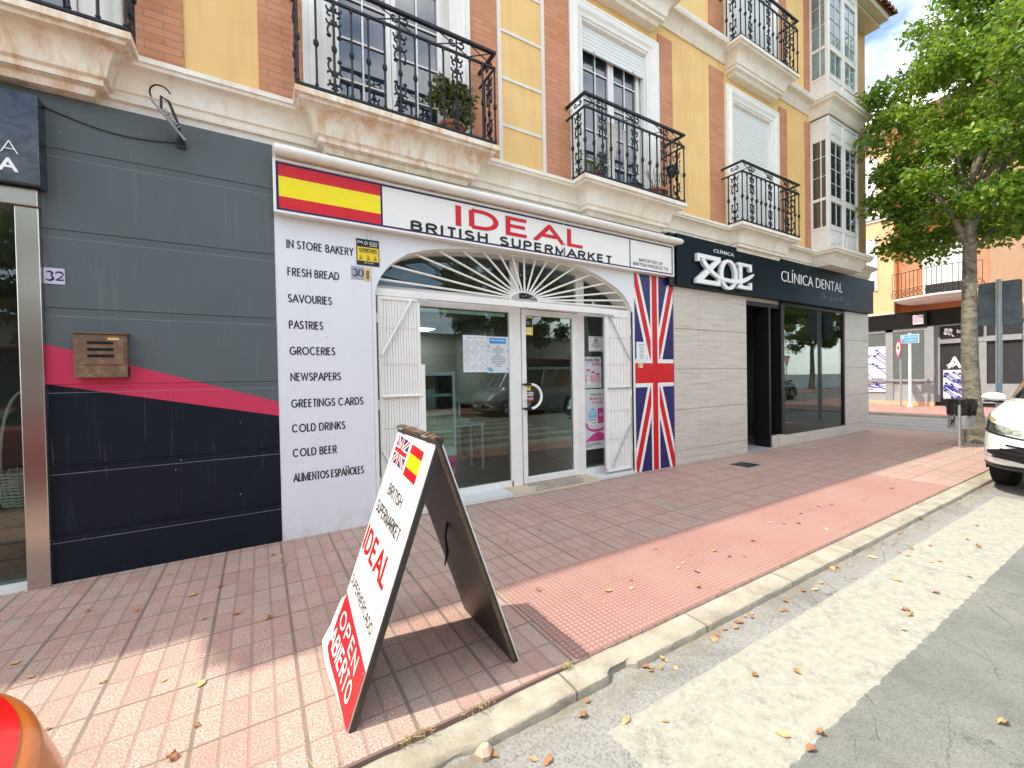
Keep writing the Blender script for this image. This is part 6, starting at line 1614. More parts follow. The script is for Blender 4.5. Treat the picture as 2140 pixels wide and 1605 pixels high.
    # rear board
    Rf = frame((1.115, y0, 0.0), (0, -1, 0), (-0.405, 0, 1.185))
    b = MB(); b.obox(Rf, 0.0, Wd, 0.0, Ln, 0.004, T); part(b, 'rear_board', ['black_board'], e, bevel=0.003)
    b = MB(); b.obox(Rf, 0.0, Wd, 0.0, Ln, -0.003, 0.003); part(b, 'rear_face', ['board_white'], e)
    # torn wooden edges along the apex and the near side of the rear board
    b = MB()
    for f_, sg in ((Lf, -1), (Rf, 1)):
        n = 26
        for i in range(n):
            a, c = Wd * i / n, Wd * (i + 1) / n; h = rnd.uniform(0.004, 0.016)
            b.obox(f_, a, c + 0.0005, Ln - 0.006 + rnd.uniform(-.003, .003), Ln + h, min(sg * 0.005, sg * T), max(sg * 0.005, sg * T))
        for i in range(44 if sg > 0 else 0):
            a, c = Ln * i / 44, Ln * (i + 1) / 44; b.obox(f_, Wd - 0.003, Wd + rnd.uniform(0.002, 0.008), a, c + 0.0005, 0.018, T + rnd.uniform(0.0005, 0.003))
    part(b, 'raw_edges', ['weathered_board'], e)
    b = MB()
    for yy in (y0 - 0.10, y0 - Wd + 0.10): b.box(0.665, 0.735, yy - 0.035, yy + 0.035, 1.180, 1.186)
    part(b, 'hinges', ['galvanised'], e)
    # ragged dark strap hanging inside
    b = MB(); pts = [(0.845, -2.30, 0.765), (0.850, -2.31, 0.70), (0.835, -2.31, 0.62), (0.842, -2.315, 0.53), (0.828, -2.31, 0.46)]
    b.tube(pts, [0.006, 0.008, 0.006, 0.009, 0.004], 5); b.tube([(0.86, -2.30, 0.77), (0.845, -2.30, 0.765), (0.855, -2.33, 0.74)], 0.005, 5)
    part(b, 'strap', ['dark_plastic'], e)
a_board()

# ================================================================ FOLIAGE HELPERS
def leaf_mesh(name, centers, sizes, mat, parent=None, seed=1, up=0.3, fold=0.25, aspect=0.62):
    """one mesh of many small folded leaves (two quads each) at the given points"""
    rs = np.random.RandomState(seed); n = len(centers)
    d = rs.normal(size=(n, 3)); d[:, 2] -= up; d /= np.linalg.norm(d, axis=1)[:, None]
    a = rs.normal(size=(n, 3)); w = np.cross(d, a); w /= np.linalg.norm(w, axis=1)[:, None]
    nn = np.cross(d, w)
    L = sizes[:, None]; Wd = L * aspect
    c = centers
    # six points: stem, tip, left mid, right mid
    p0 = c; p1 = c + d * L * 0.45 + nn * 0.02 * L; p2 = c + d * L
    l1 = c + d * L * 0.40 + w * Wd * 0.5 + nn * Wd * fold; r1 = c + d * L * 0.40 - w * Wd * 0.5 + nn * Wd * fold
    v = np.stack([p0, l1, p2, r1, p1], 1).reshape(-1, 3)
    base = (np.arange(n) * 5)[:, None]
    f = np.concatenate([base + np.array([[0, 4, 1]]), base + np.array([[4, 2, 1]]), base + np.array([[0, 3, 4]]), base + np.array([[4, 3, 2]])], 1).reshape(-1, 3)
    me = bpy.data.meshes.new(name); me.vertices.add(len(v)); me.vertices.foreach_set('co', v.astype(np.float32).ravel())
    me.loops.add(len(f) * 3); me.loops.foreach_set('vertex_index', f.astype(np.int32).ravel())
    me.polygons.add(len(f)); me.polygons.foreach_set('loop_start', (np.arange(len(f)) * 3).astype(np.int32)); me.polygons.foreach_set('loop_total', np.full(len(f), 3, np.int32))
    me.update(calc_edges=True); me.validate()
    return link(name, me, parent, [mat])

def tree(base, lean, trunk_h, r0, crown_c, crown_r, label, seed=3, nblob=46, per=420, leaf=0.10, mat='foliage', bark='plane_bark', group=None, blobs=None, nm='street_tree', limbs=9):
    rs = np.random.RandomState(seed); e = empty(nm, base, label, 'tree', group)
    b = MB(); bx, by, bz = base; pts = []; rad = []
    for i in range(13):
        t = i / 12; pts.append((bx + lean[0] * t + 0.05 * math.sin(3 * t), by + lean[1] * t + 0.04 * math.sin(5 * t), bz + trunk_h * t)); rad.append(r0 * (1.45 - 0.45 * min(1, t * 9)) * (1 - 0.42 * t))
    b.tube(pts, rad, 14)
    top = Vector(pts[-1]); cc = Vector(crown_c)
    if blobs is None:
        blobs = []
        while len(blobs) < nblob:
            p = rs.uniform(-1, 1, 3)
            q = np.linalg.norm(p)
            if q > 1 or q < 0.35: continue
            blobs.append((cc.x + p[0] * crown_r[0], cc.y + p[1] * crown_r[1], cc.z + p[2] * crown_r[2], rs.uniform(0.34, 0.62) * min(crown_r) * 0.42))
    # limbs reach for some blobs
    idx = rs.permutation(len(blobs))[:limbs * 2]
    for k, i in enumerate(idx):
        q = Vector(blobs[i][:3]); s = Vector(pts[-1 - (k % 4)]); mid = s.lerp(q, 0.5) + Vector((0, 0, 0.25)); r1 = r0 * (0.36 if k < limbs else 0.16)
        b.tube([s, s.lerp(mid, 0.5) + Vector((0, 0, 0.1)), mid, mid.lerp(q, 0.6), q], [r1, r1 * 0.8, r1 * 0.55, r1 * 0.32, r1 * 0.12], 7)
    part(b, 'trunk', [bark], e, smooth=True)
    C = []
    for (x, y, z, r) in blobs:
        n = int(per * (r / 0.5) ** 2)
        p = rs.normal(size=(n, 3)); p /= np.linalg.norm(p, axis=1)[:, None]; p *= (rs.uniform(0, 1, n) ** 0.5)[:, None] * r * rs.uniform(0.75, 1.25)
        p[:, 2] *= 0.72; C.append(p + np.array([x, y, z]))
    C = np.concatenate(C); S = rs.uniform(0.65, 1.25, len(C)) * leaf
    o = leaf_mesh('crown', C, S, mat, None, seed); keep(o, e)
    return e

def main_tree():
    rs = np.random.RandomState(11); bl = []
    # crown limits, widening upwards on the street side; a hollow near the trunk and a sky gap upper left
    tries = 0
    while len(bl) < 215 and tries < 20000:
        tries += 1
        z = rs.uniform(4.25, 10.8); 
        R_ = 2.35 if z > 5.2 else 1.5 + (z - 3.7) * 0.57
        if z > 8.6: R_ = 2.35 - (z - 8.6) * 0.42
        a = rs.uniform(0, 2 * math.pi); r = R_ * math.sqrt(rs.uniform(0.05, 1.0))
        x = 13.1 + r * math.cos(a) * 1.1; y = -2.75 + r * math.sin(a) * 1.12
        if z > 7.0 and (x - 12.9) * 0.857 - (y + 2.55) * 0.515 < -2.5 + (z - 7.0) * 0.85: continue
        bl.append((x, y, z, rs.uniform(0.30, 0.58)))
    for q in [(11.5, -0.9, 5.6, .45), (11.4, -0.7, 5.0, .40), (11.6, -1.0, 4.7, .36), (11.4, -0.8, 6.3, .45), (12.1, -1.1, 4.3, .30), (12.4, -1.3, 3.95, .26), (12.9, -3.0, 4.0, .45), (13.5, -3.5, 4.2, .5)]: bl.append(q)
    tree((12.25, -1.98, 0), (-0.12, 0.12), 5.0, 0.148, (12.5, -2.2, 6.8), (2.4, 2.4, 3), 'tall green street tree with a pale flaking trunk at the pavement corner', seed=4, blobs=bl, per=400, leaf=0.115)
main_tree()

# ================================================================ STREET THINGS AT THE CORNER
def litter_bin():
    x, y = 11.32, -1.97; e = empty('litter_bin', (x, y, 0), 'grey litter bin lined with a black bag on posts in front of the tree', 'litter bin')
    b = MB(); b.lathe(x + 0.04, y, [(0.165, 0.375), (0.175, 0.39), (0.178, 0.42), (0.182, 0.70), (0.186, 0.80), (0.178, 0.80), (0.17, 0.40)], 22); b.lathe(x + 0.04, y, [(0.172, 0.352), (0.19, 0.358), (0.19, 0.375), (0.172, 0.378)], 22); part(b, 'bin_body', ['galvanised'], e, smooth=True)
    b = MB(); n = 44; rings = []
    for z, r, am in ((0.60, 0.186, 0.003), (0.66, 0.196, 0.009), (0.70, 0.194, 0.007), (0.76, 0.202, 0.012), (0.84, 0.204, 0.009), (0.90, 0.206, 0.004), (0.905, 0.19, 0.003), (0.86, 0.17, 0.006), (0.6, 0.15, 0.004)):
        rings.append([(x + 0.04 + (r + am * math.sin(j * 2.9 + z * 9)) * math.cos(2 * math.pi * j / n), y + (r + am * math.sin(j * 2.9 + z * 9)) * math.sin(2 * math.pi * j / n), z + 0.012 * math.sin(j * 1.3) * (1 if z < 0.65 else 0.2)) for j in range(n)])
    b.loft(rings); part(b, 'bag', ['bag_black'], e, smooth=True)
    b = MB(); b.tube([(x - 0.13, y + 0.05, 0.62), (x - 0.17, y + 0.07, 0.52), (x - 0.15, y + 0.09, 0.42)], [0.014, 0.022, 0.006], 6); part(b, 'bag_knot', ['bag_black'], e)
    b = MB(); b.tube([(x - 0.165, y - 0.02, 0.0), (x - 0.165, y - 0.02, 0.80)], 0.022, 12); b.tube([(x + 0.24, y + 0.03, 0.0), (x + 0.24, y + 0.03, 0.80)], 0.020, 12); part(b, 'post', ['galvanised'], e, smooth=True)
    b = MB(); b.box(x - 0.165, x + 0.24, y - 0.012, y + 0.012, 0.47, 0.50); b.box(x - 0.165, x + 0.24, y - 0.012, y + 0.012, 0.30, 0.33); part(b, 'bracket', ['galvanised'], e)
litter_bin()
def back_sign():
    x, y = 14.9, -1.83; e = empty('road_sign', (x, y, 0), 'large square road sign seen from behind on a grey pole', 'road sign')
    b = MB(); b.tube([(x, y, 0), (x, y, 3.55)], 0.055, 12); b.tube([(x, y, 0), (x, y, 0.02)], 0.09, 12); part(b, 'pole', ['galvanised'], e, smooth=True)
    b = MB(); fr = frame((x + 0.07, y, 3.0), (0.10, -1, 0), (0, 0, 1)); P = []
    for cx, cz, a0 in ((0.29, 0.46, 0), (-0.29, 0.46, 90), (-0.29, -0.46, 180), (0.29, -0.46, 270)):
        for i in range(5): a = R(a0 + 22.5 * i); P.append((cx + 0.05 * math.cos(a), cz + 0.05 * math.sin(a)))
    b.prism(fr, P, -0.008, 0.008); b.obox(fr, -0.33, 0.33, 0.25, 0.29, 0.008, 0.03); b.obox(fr, -0.33, 0.33, -0.29, -0.25, 0.008, 0.03); part(b, 'plate', ['sign_back'], e, bevel=0.002)
    b = MB(); b.prism(frame((x - 0.0, y, 1.05), (0, -1, 0), (0, 0, 1)), [(-0.05, -0.05), (0.05, -0.06), (0.05, 0.07), (-0.04, 0.06)], 0.056, 0.058); part(b, 'sticker', ['pale_blue'], e)
back_sign()
def far_signs():
    x = 22.3
    e = empty('road_sign', (x, 2.16, 0), 'round red and white no lorries sign on a thin pole across the side street', 'road sign')
    b = MB(); b.tube([(x, 2.10, 0), (x, 2.10, 2.55)], 0.035, 10); part(b, 'pole', ['galvanised'], e)
    fr = frame((x - 0.05, 2.16, 2.36), (-0.88, -0.47, 0), (0, 0, 1)); disc = lambda r, sx=1: [(r * sx * math.cos(t), r * math.sin(t)) for t in [2 * math.pi * i / 28 for i in range(28)]]
    b = MB(); b.prism(fr, disc(0.36), -0.02, 0.0); part(b, 'rim', ['red_vinyl'], e); b = MB(); b.prism(fr, disc(0.27), 0.0, 0.003); part(b, 'face', ['sign_white'], e)
    b = MB(); b.prism(fr, [(-0.12, -0.02), (0.05, -0.02), (0.05, 0.10), (-0.12, 0.10)], 0.003, 0.005); b.prism(fr, [(0.06, -0.02), (0.14, -0.02), (0.14, 0.04), (0.11, 0.07), (0.06, 0.07)], 0.003, 0.005)
    for cx in (-0.07, 0.09): b.prism(fr, [(cx + 0.028 * math.cos(t), -0.035 + 0.028 * math.sin(t)) for t in [2 * math.pi * i / 12 for i in range(12)]], 0.003, 0.005)
    part(b, 'lorry_symbol', ['ink'], e); text('lettering', '3.5t', fr, -0.09, 0.09, -0.17, -0.09, 'ink', e, n=0.003)
    e = empty('direction_sign', (x, 1.82, 0), 'blue rectangular direction sign on a white pole across the side street', 'road sign')
    b = MB(); b.tube([(x, 1.82, 0), (x, 1.82, 2.95)], 0.05, 10); b.tube([(x, 1.82, 0), (x, 1.82, 0.05)], 0.10, 10); part(b, 'pole', ['white_paint'], e, smooth=True)
    fr = frame((x - 0.06, 1.82, 2.72), (-0.1, -1, 0), (0, 0, 1)); b = MB(); b.obox(fr, -0.27, 0.30, -0.17, 0.17, -0.02, 0); part(b, 'plate', ['sign_white'], e); b = MB(); b.obox(fr, -0.25, 0.28, -0.15, 0.15, 0, 0.003); part(b, 'blue_field', ['sign_blue'], e)
    b = MB(); b.prism(fr, [(-0.19 + 0.04 * math.cos(t), 0.07 + 0.04 * math.sin(t)) for t in [2 * math.pi * i / 12 for i in range(12)]], 0.003, 0.005); part(b, 'symbol', ['sign_white'], e)
    text('lettering', 'CENTRO DE SALUD', fr, -0.09, 0.24, 0.04, 0.08, 'sign_white', e, n=0.003); text('lettering', 'AYUNTAMIENTO', fr, -0.15, 0.20, -0.09, -0.04, 'sign_white', e, n=0.003)
far_signs()

# ================================================================ BUILDING ACROSS THE SIDE STREET
def building2():
    X0 = 23.5; e = empty('corner_building', (X0, 3, 0), 'orange corner building with a balcony above a grey and black shopfront across the side street', 'building')
    def bx(b, x0, x1, y0, y1, z0, z1): b.box(x0, x1, y0, y1, z0, z1)
    b = MB(); bx(b, X0 + 0.35, X0 + 12, 0.0, 22, 3.4, 11.6); bx(b, X0, X0 + 0.349, 2.66, 22, 3.95, 11.6); bx(b, X0 + 0.35, X0 + 12, -0.9, 22, 3.3, 3.95); part(b, 'wall', ['orange_wall'], e)
    b = MB(); bx(b, X0 + 0.345, X0 + 0.40, -0.02, 2.66, 3.96, 11.2); part(b, 'brick_bay', ['orange_deep'], e)
    for ya, yb in ((-0.02, 0.35), (1.95, 2.5)): b = MB(); bx(b, X0 + 0.325, X0 + 0.344, ya, yb, 4.48, 7.6); part(b, 'brick_bay', ['brick'], e)
    # roof line and string courses
    b = MB(); bx(b, X0 - 0.35, X0 + 12.3, -0.4, 22, 11.6, 11.85); bx(b, X0 - 0.22, X0 + 12.2, -0.3, 22, 11.45, 11.6); part(b, 'eaves', ['orange_trim'], e)
    b = MB(); bx(b, X0 - 0.5, X0 + 12.4, -0.6, 22, 11.851, 12.05); part(b, 'roof', ['roof_tile'], e)
    b = MB()
    for z in (8.15,): bx(b, X0 - 0.10, X0 + 0.34, 2.60, 22, z, z + 0.30); bx(b, X0 - 0.05, X0 + 0.34, 2.63, 22, z - 0.12, z)
    bx(b, X0 - 0.06, X0 + 0.0, 2.63, 22, 3.90, 3.96); part(b, 'string_course', ['white_render'], e)
    # windows
    def win(y0, y1, z0, z1, x, shutter=True):
        b = MB(); f = 0.09; bx(b, x - 0.06, x + 0.02, y0 - f, y0, z0, z1 + f); bx(b, x - 0.06, x + 0.02, y1, y1 + f, z0, z1 + f); bx(b, x - 0.06, x + 0.02, y0, y1, z1, z1 + f); w = part(b, 'window', ['white_paint'], e)
        b = MB(); bx(b, x - 0.02, x - 0.005, y0, y1, z0, z1); sub(b.build('pane', ['window_glass']), w)
        if shutter:
            b = MB(); n = int((z1 - z0) * 0.8 / 0.06)
            for i in range(n): z = z1 - i * 0.06; b.box(x - 0.045 - 0.006 * (i % 2), x - 0.021, y0 + 0.01, y1 - 0.01, z - 0.058, z)
            sub(b.build('shutter', ['shutter_white']), w)
    win(0.55, 1.75, 4.47, 6.95, X0 + 0.345); win(0.55, 1.75, 8.2, 10.6, X0 + 0.345); win(3.3, 4.4, 5.0, 7.2, X0); win(3.3, 4.4, 8.6, 10.8, X0); win(6.2, 7.3, 5.0, 7.2, X0, False); win(6.2, 7.3, 8.6, 10.8, X0, False)
    # balconies with a curved front
    for zb in (4.30, 8.05):
        out = [(X0 + 0.36, 2.66), (X0 - 0.30, 2.64), (X0 - 0.42, 2.3)]
        for i in range(9): t = i / 8; out.append((X0 - 0.42 - 0.38 * math.sin(math.pi * t), 2.3 - 2.3 * t))
        out += [(X0 - 0.38, -0.12), (X0 + 0.36, -0.12)]
        fr = frame((0, 0, 0), (1, 0, 0), (0, 1, 0)); b = MB(); b.prism(fr, out, zb + 0.10, zb + 0.17)
        def sh(s): cx, cy = X0 + 0.36, 1.25; return [(cx + (x - cx) * s, cy + (y - cy) * (0.3 + 0.7 * s), ) for x, y in out]
        b.loft([[(x, y, zb - 0.12) for x, y in sh(0.45)], [(x, y, zb - 0.02) for x, y in sh(0.80)], [(x, y, zb + 0.10) for x, y in sh(0.97)]]); s = part(b, 'balcony', ['white_render'], e)
        b = MB(); P = out[1:-1]; dens = []
        for i in range(len(P) - 1):
            a, c = Vector((*P[i], 0)), Vector((*P[i + 1], 0)); n = max(1, int((c - a).length / 0.13))
            for k in range(n): dens.append(a.lerp(c, k / n))
        cx = X0 + 0.36
        dens = [Vector((q.x + 0.05, q.y, 0)) for q in dens]
        for q in dens: b.tube([(q.x, q.y, zb + 0.17), (q.x, q.y, zb + 1.22)], 0.010, 5)
        for z in (1.22, 0.52, 0.21): b.tube([(q.x, q.y, zb + z) for q in dens], 0.014, 5)
        for q in dens[::1]:
            b.tube([(q.x, q.y + 0.05 * math.cos(t), zb + 0.36 + 0.11 * math.sin(t)) for t in [2 * math.pi * i / 8 for i in range(9)]], 0.010, 4)
        sub(b.build('railing', ['iron_black']), s)
    # shopfront: black fascia, grey pilasters, printed windows
    b = MB(); bx(b, X0 - 0.06, X0 + 0.34, 1.62, 22, 3.24, 3.88); part(b, 'fascia', ['black_paint'], e)
    b = MB(); bx(b, X0 + 0.2, X0 + 0.34, -0.85, 1.62, 3.28, 3.90); part(b, 'fascia', ['black_paint'], e)
    b = MB(); bx(b, X0 + 0.02, X0 + 0.30, 1.44, 22, 0.16, 3.24); part(b, 'shop_wall', ['grey_stone'], e)
    b = MB(); 
    bx(b, X0 - 0.02, X0 + 0.02, 1.42, 1.70, 0.16, 3.24); bx(b, X0 - 0.02, X0 + 0.02, 2.70, 2.95, 0.16, 3.24); bx(b, X0 - 0.02, X0 + 0.02, 4.3, 4.6, 0.16, 3.24); bx(b, X0 - 0.02, X0 + 0.02, 1.70, 22, 3.12, 3.24); bx(b, X0 - 0.06, X0 + 0.02, 1.42, 22, 1.0, 1.10)
    bx(b, X0 + 0.24, X0 + 0.34, 1.30, 1.44, 0.16, 3.28); bx(b, X0 + 0.22, X0 + 0.34, -0.85, 1.30, 2.52, 2.72); bx(b, X0 + 0.22, X0 + 0.34, -0.85, 1.44, 3.22, 3.28); bx(b, X0 + 0.24, X0 + 0.34, 0.02, 0.22, 0.16, 3.28); bx(b, X0 + 0.24, X0 + 0.34, -0.85, 0.02, 0.16, 0.9)
    part(b, 'pilasters', ['bone_grey'], e)
    b = MB(); bx(b, X0 + 0.30, X0 + 0.34, -0.85, 1.44, 0.0, 3.28); part(b, 'shop_wall', ['interior_dark'], e)
    b = MB(); bx(b, X0 - 0.10, X0 + 0.02, 1.40, 22, 0.0, 0.16); part(b, 'plinth', ['orange_trim'], e)
    b = MB(); bx(b, X0 - 0.005, X0 + 0.018, 1.72, 2.68, 1.12, 3.10); part(b, 'shop_window', ['grey_glass_panel'], e)
    b = MB(); bx(b, X0 - 0.03, X0 + 0.02, 2.95, 4.3, 0.55, 0.62); part(b, 'sill', ['white_paint'], e)
    # circuit print: white film with blue lines and dots
    def circuit(nm, y0, y1, z0, z1, x, seed):
        b = MB(); bx(b, x - 0.012, x - 0.004, y0, y1, z0, z1); w = part(b, nm, ['print_white'], e)
        fr = frame((x - 0.0125, y1, z0), (0, -1, 0), (0, 0, 1)); Wd = y1 - y0; H = z1 - z0; rr = random.Random(seed); b = MB()
        for i in range(24):
            u, v = rr.uniform(0.03, Wd * 0.85), rr.uniform(0.05, H * 0.95); pts = [(u, v)]; L = rr.uniform(0.15, 0.4)
            pts.append((min(Wd, u + L), max(0.02, v - L))); 
            if rr.random() < 0.6: pts.append((min(Wd - 0.01, u + L + 0.35), max(0.02, v - L)))
            P3 = [fr[0] + fr[1] * a + fr[2] * c for a, c in pts]; b.tube(P3, 0.016, 4); b.prism(fr, [(u + 0.045 * math.cos(t), v + 0.045 * math.sin(t)) for t in [2 * math.pi * k / 12 for k in range(12)]], 0.0, 0.006)
        sub(b.build('circuit_print', ['print_blue']), w)
    circuit('window_film', 2.96, 4.28, 0.64, 2.55, X0 + 0.02, 4); circuit('window_film', 5.0, 6.6, 0.64, 2.55, X0 + 0.02, 9)
    b = MB(); bx(b, X0 + 0.0, X0 + 0.018, 2.96, 4.28, 2.55, 3.10); part(b, 'roller_blind', ['grey_glass_panel'], e)
    circuit('door_film', 0.50, 1.22, 0.28, 1.45, X0 + 0.30, 12)
    text('lettering', 'A', frame((X0 + 0.298, 1.10, 1.52), (0, -1, 0), (0, 0, 1)), 0, 0.42, 0, 0.46, 'letter_white', e, bold=0.03)
    b = MB(); fr = frame((X0 + 0.296, 1.12, 1.56), (0, -1, 0), (0, 0, 1))
    for i in range(5):
        for j in range(3):
            if (i + j) % 2: b.obox(fr, i * 0.05, i * 0.05 + 0.05, j * 0.05, j * 0.05 + 0.05, 0.004, 0.006)
    part(b, 'chequers', ['letter_white'], e)
    # name board over the door, alarm box
    s = empty('shop_sign', (X0 + 0.2, 0.8, 2.74), 'small black sign with a white clover logo over the door across the side street', 'sign')
    b = MB(); bx(b, X0 + 0.18, X0 + 0.215, 0.10, 1.28, 2.745, 3.20); part(b, 'board', ['ink'], s)
    fr = frame((X0 + 0.18, 1.20, 2.76), (0, -1, 0), (0, 0, 1)); b = MB()
    for ax in (35, 125, 215, 305):
        cx, cz = 0.15 + 0.075 * math.cos(R(ax)), 0.22 + 0.085 * math.sin(R(ax)); b.prism(fr, [(cx + 0.07 * math.cos(t), cz + 0.075 * math.sin(t)) for t in [2 * math.pi * k / 14 for k in range(14)]], 0.001, 0.003)
    b.prism(fr, [(0.17, 0.2), (0.21, 0.2), (0.33, 0.02), (0.28, 0.02)], 0.001, 0.003); part(b, 'clover', ['letter_white'], s)
    text('lettering', 'bu', fr, 0.40, 0.62, 0.14, 0.28, 'letter_white', s, bold=0.02); text('lettering', 'sca', fr, 0.64, 0.98, 0.14, 0.24, 'letter_white', s, bold=0.02)
    s = empty('alarm_box', (X0 - 0.06, 1.9, 3.3), 'small red and white alarm box on the black fascia across the side street', 'alarm box')
    b = MB(); bx(b, X0 - 0.14, X0 - 0.062, 1.70, 2.02, 3.36, 3.74); part(b, 'case', ['sign_white'], s, bevel=0.01); b = MB(); bx(b, X0 - 0.15, X0 - 0.141, 1.72, 2.0, 3.44, 3.70); part(b, 'label', ['pink_pale'], s)
    # the long side that runs away along the main street
    b = MB(); y = -0.90
    bx(b, X0 + 0.30, X0 + 14, y, y + 0.05, 0.0, 0.9); part(b, 'shop_wall', ['grey_stone'], e)
    b = MB()
    for i in range(12): x = X0 + 0.32 + i * 0.85; bx(b, x, x + 0.11, y - 0.03, y + 0.04, 0.9 if i % 2 else 0, 3.0)
    bx(b, X0 + 0.3, X0 + 14, y - 0.04, y + 0.04, 2.9, 3.15); bx(b, X0 + 0.3, X0 + 14, y - 0.05, y + 0.04, 1.25, 1.35); part(b, 'pilasters', ['bone_grey'], e)
    b = MB(); bx(b, X0 + 0.34, X0 + 14, y + 0.05, y + 0.07, 0.9, 2.9); part(b, 'shop_window', ['teal_glass'], e)
building2()

# ================================================================ CARS (ring-lofted bodies)
def rr_point(t, x0, x1, W_, rx=0.50, ry=0.42, bow=0.06, rrx=0.45):
    """point on a rounded car outline; t = 0 nose centre, 90 the side facing the pavement (+y), 180 tail"""
    t = t % 360; s = 1 if t <= 180 else -1; t = t if t <= 180 else 360 - t
    xm = (x0 + x1) / 2
    if t <= 90: q = t; xa, dr, r = x0, 1, rx
    else: q = 180 - t; xa, dr, r = x1, -1, rrx
    if q < 24: k = q / 24; y = (W_ - ry) * k; x = xa + dr * bow * k * k; n = (-dr, 0.12 * k)
    elif q < 66: k = R((q - 24) / 42 * 90); y = W_ - ry + ry * math.sin(k); x = xa + dr * (bow + r * (1 - math.cos(k))); n = (-dr * math.cos(k), math.sin(k))
    else: k = (q - 66) / 24; y = W_; x = (xa + dr * (bow + r)) * (1 - k) + xm * k; n = (0, 1)
    return x, s * y, Vector((n[0], s * n[1], 0)).normalized()
ANG = [i * 4 for i in range(90)]
def car(nm, loc, rot, paint, label, L=4.4, Wd=0.92, H=1.62, detail=True, van=False, group=None, lift=0.0):
    """car with its nose at local x = 0, pointing to -x, tail at +L"""
    e = empty(nm, loc, label, 'car'); e.rotation_euler = (0, 0, rot)
    if group: e['group'] = group
    hood, belt = (0.86, 1.02) if not van else (0.95, 1.15)
    Z = [(0.20, 0.14, L - 0.06, 0.93), (0.23, 0.06, L - 0.02, 0.98), (0.32, 0.01, L, 0.985), (0.42, 0.0, L + 0.02, 0.985), (0.55, 0.02, L + 0.02, 0.985), (0.68, 0.07, L, 0.985), (0.78, 0.14, L - 0.02, 0.99), (hood, 0.26, L - 0.05, 0.975), (hood + 0.05, 0.40, L - 0.06, 0.955), (hood + 0.10, 0.66, L - 0.07, 0.94), (belt, 0.98, L - 0.08, 0.93)]
    if van: Z[-1] = (belt, 0.75, L - 0.03, 0.95)
    Z = [(z + lift, p, q, w) for z, p, q, w in Z]; belt += lift
    ring = lambda z, x0, x1, w: [(*rr_point(t, x0, x1, Wd * w)[:2], z) for t in ANG]
    def lerpZ(z):
        for a, c in zip(Z, Z[1:]):
            if a[0] <= z <= c[0]: k = (z - a[0]) / (c[0] - a[0]); return tuple(a[i] + (c[i] - a[i]) * k for i in range(4))
        return Z[0] if z < Z[0][0] else Z[-1]
    b = MB(); b.loft([ring(*q) for q in Z]); part_l(b, 'body', [paint], e, smooth=True)
    top = H + lift; g0 = belt; zl = Z[-1]
    G = [(g0, zl[1] + 0.02, zl[2] - 0.02, 0.915), (g0 + 0.22, zl[1] + (0.30 if not van else 0.18), zl[2] - (0.08 if not van else 0.01), 0.86), (top - 0.10, zl[1] + (0.80 if not van else 0.50), zl[2] - (0.28 if not van else 0.03), 0.76), (top - 0.03, zl[1] + (1.05 if not van else 0.70), zl[2] - (0.42 if not van else 0.08), 0.70), (top, zl[1] + (1.5 if not van else 1.0), zl[2] - (0.8 if not van else 0.3), 0.5)]
    b = MB(); b.loft([ring(*q) for q in G[2:]]); part_l(b, 'roof', [paint], e, smooth=True)
    b = MB(); b.loft([ring(*q) for q in G[:3]], caps=False); part_l(b, 'windows', ['car_glass'], e, smooth=True)
    for s in (-1, 1):
        for t in (30, 86, 146):
            P = []
            for g in G[:3]: x, y, n = rr_point(t, g[1], g[2], Wd * g[3]); P.append((x + n.x * 0.004, s * (y + n.y * 0.004), g[0]))
            b = MB(); b.tube(P, 0.035, 8); part_l(b, 'pillar', [paint], e, smooth=True)
    def patch(name, mat, t0, t1, zlo, zhi, off, nu=16, nv=6):
        """piece of the body skin between outline angles t0..t1; zlo/zhi are functions of 0..1"""
        vs = []
        for i in range(nu + 1):
            k = i / nu; t = t0 + (t1 - t0) * k
            for j in range(nv + 1):
                z = zlo(k) + (zhi(k) - zlo(k)) * j / nv + lift; _, x0, x1, w = lerpZ(z); x, y, n = rr_point(t, x0, x1, Wd * w); vs.append((x + n.x * off, y + n.y * off, z))
        b = MB(); m = nv + 1; b.add(vs, [(i * m + j, (i + 1) * m + j, (i + 1) * m + j + 1, i * m + j + 1) for i in range(nu) for j in range(nv)])
        return part_l(b, name, [mat], e, smooth=True)
    wr = 0.335 + lift * 0.25
    for wx in (1.0, L - 0.85):
        for s in (-1, 1):
            yo = s * (Wd * 0.985 - 0.006)
            b = MB(); fr = frame((wx, yo + s * 0.003, wr), (1, 0, 0), (0, 0, 1)); b.prism(fr, [((wr + 0.06) * math.cos(t), (wr + 0.07) * math.sin(t)) for t in [-0.25 + (math.pi + 0.5) * q / 20 for q in range(21)]], -0.004, 0.004); part_l(b, 'wheel_arch', ['rubber'], e)
            n = 28; b = MB(); b.loft([[(wx + r * math.cos(2 * math.pi * q / n), yo - s * 0.10 + dd, wr + r * math.sin(2 * math.pi * q / n)) for q in range(n)] for r, dd in [(0.20, -0.11), (wr - 0.03, -0.105), (wr - 0.005, -0.085), (wr, -0.05), (wr, 0.05), (wr - 0.005, 0.085), (wr - 0.03, 0.10), (0.20, 0.10)]]); w = part_l(b, 'wheel', ['rubber'], e, smooth=True)
            b = MB()
            for q in range(10): a = 2 * math.pi * q / 10; b.tube([(wx + 0.03 * math.cos(a), yo + s * 0.004, wr + 0.03 * math.sin(a)), (wx + 0.205 * math.cos(a), yo + s * 0.008, wr + 0.205 * math.sin(a))], 0.016, 5)
            b.tube([(wx + 0.21 * math.cos(t), yo + s * 0.004, wr + 0.21 * math.sin(t)) for t in [2 * math.pi * q / 20 for q in range(21)]], 0.012, 5)
            r_ = b.build('rim', ['chrome']); r_.parent = w
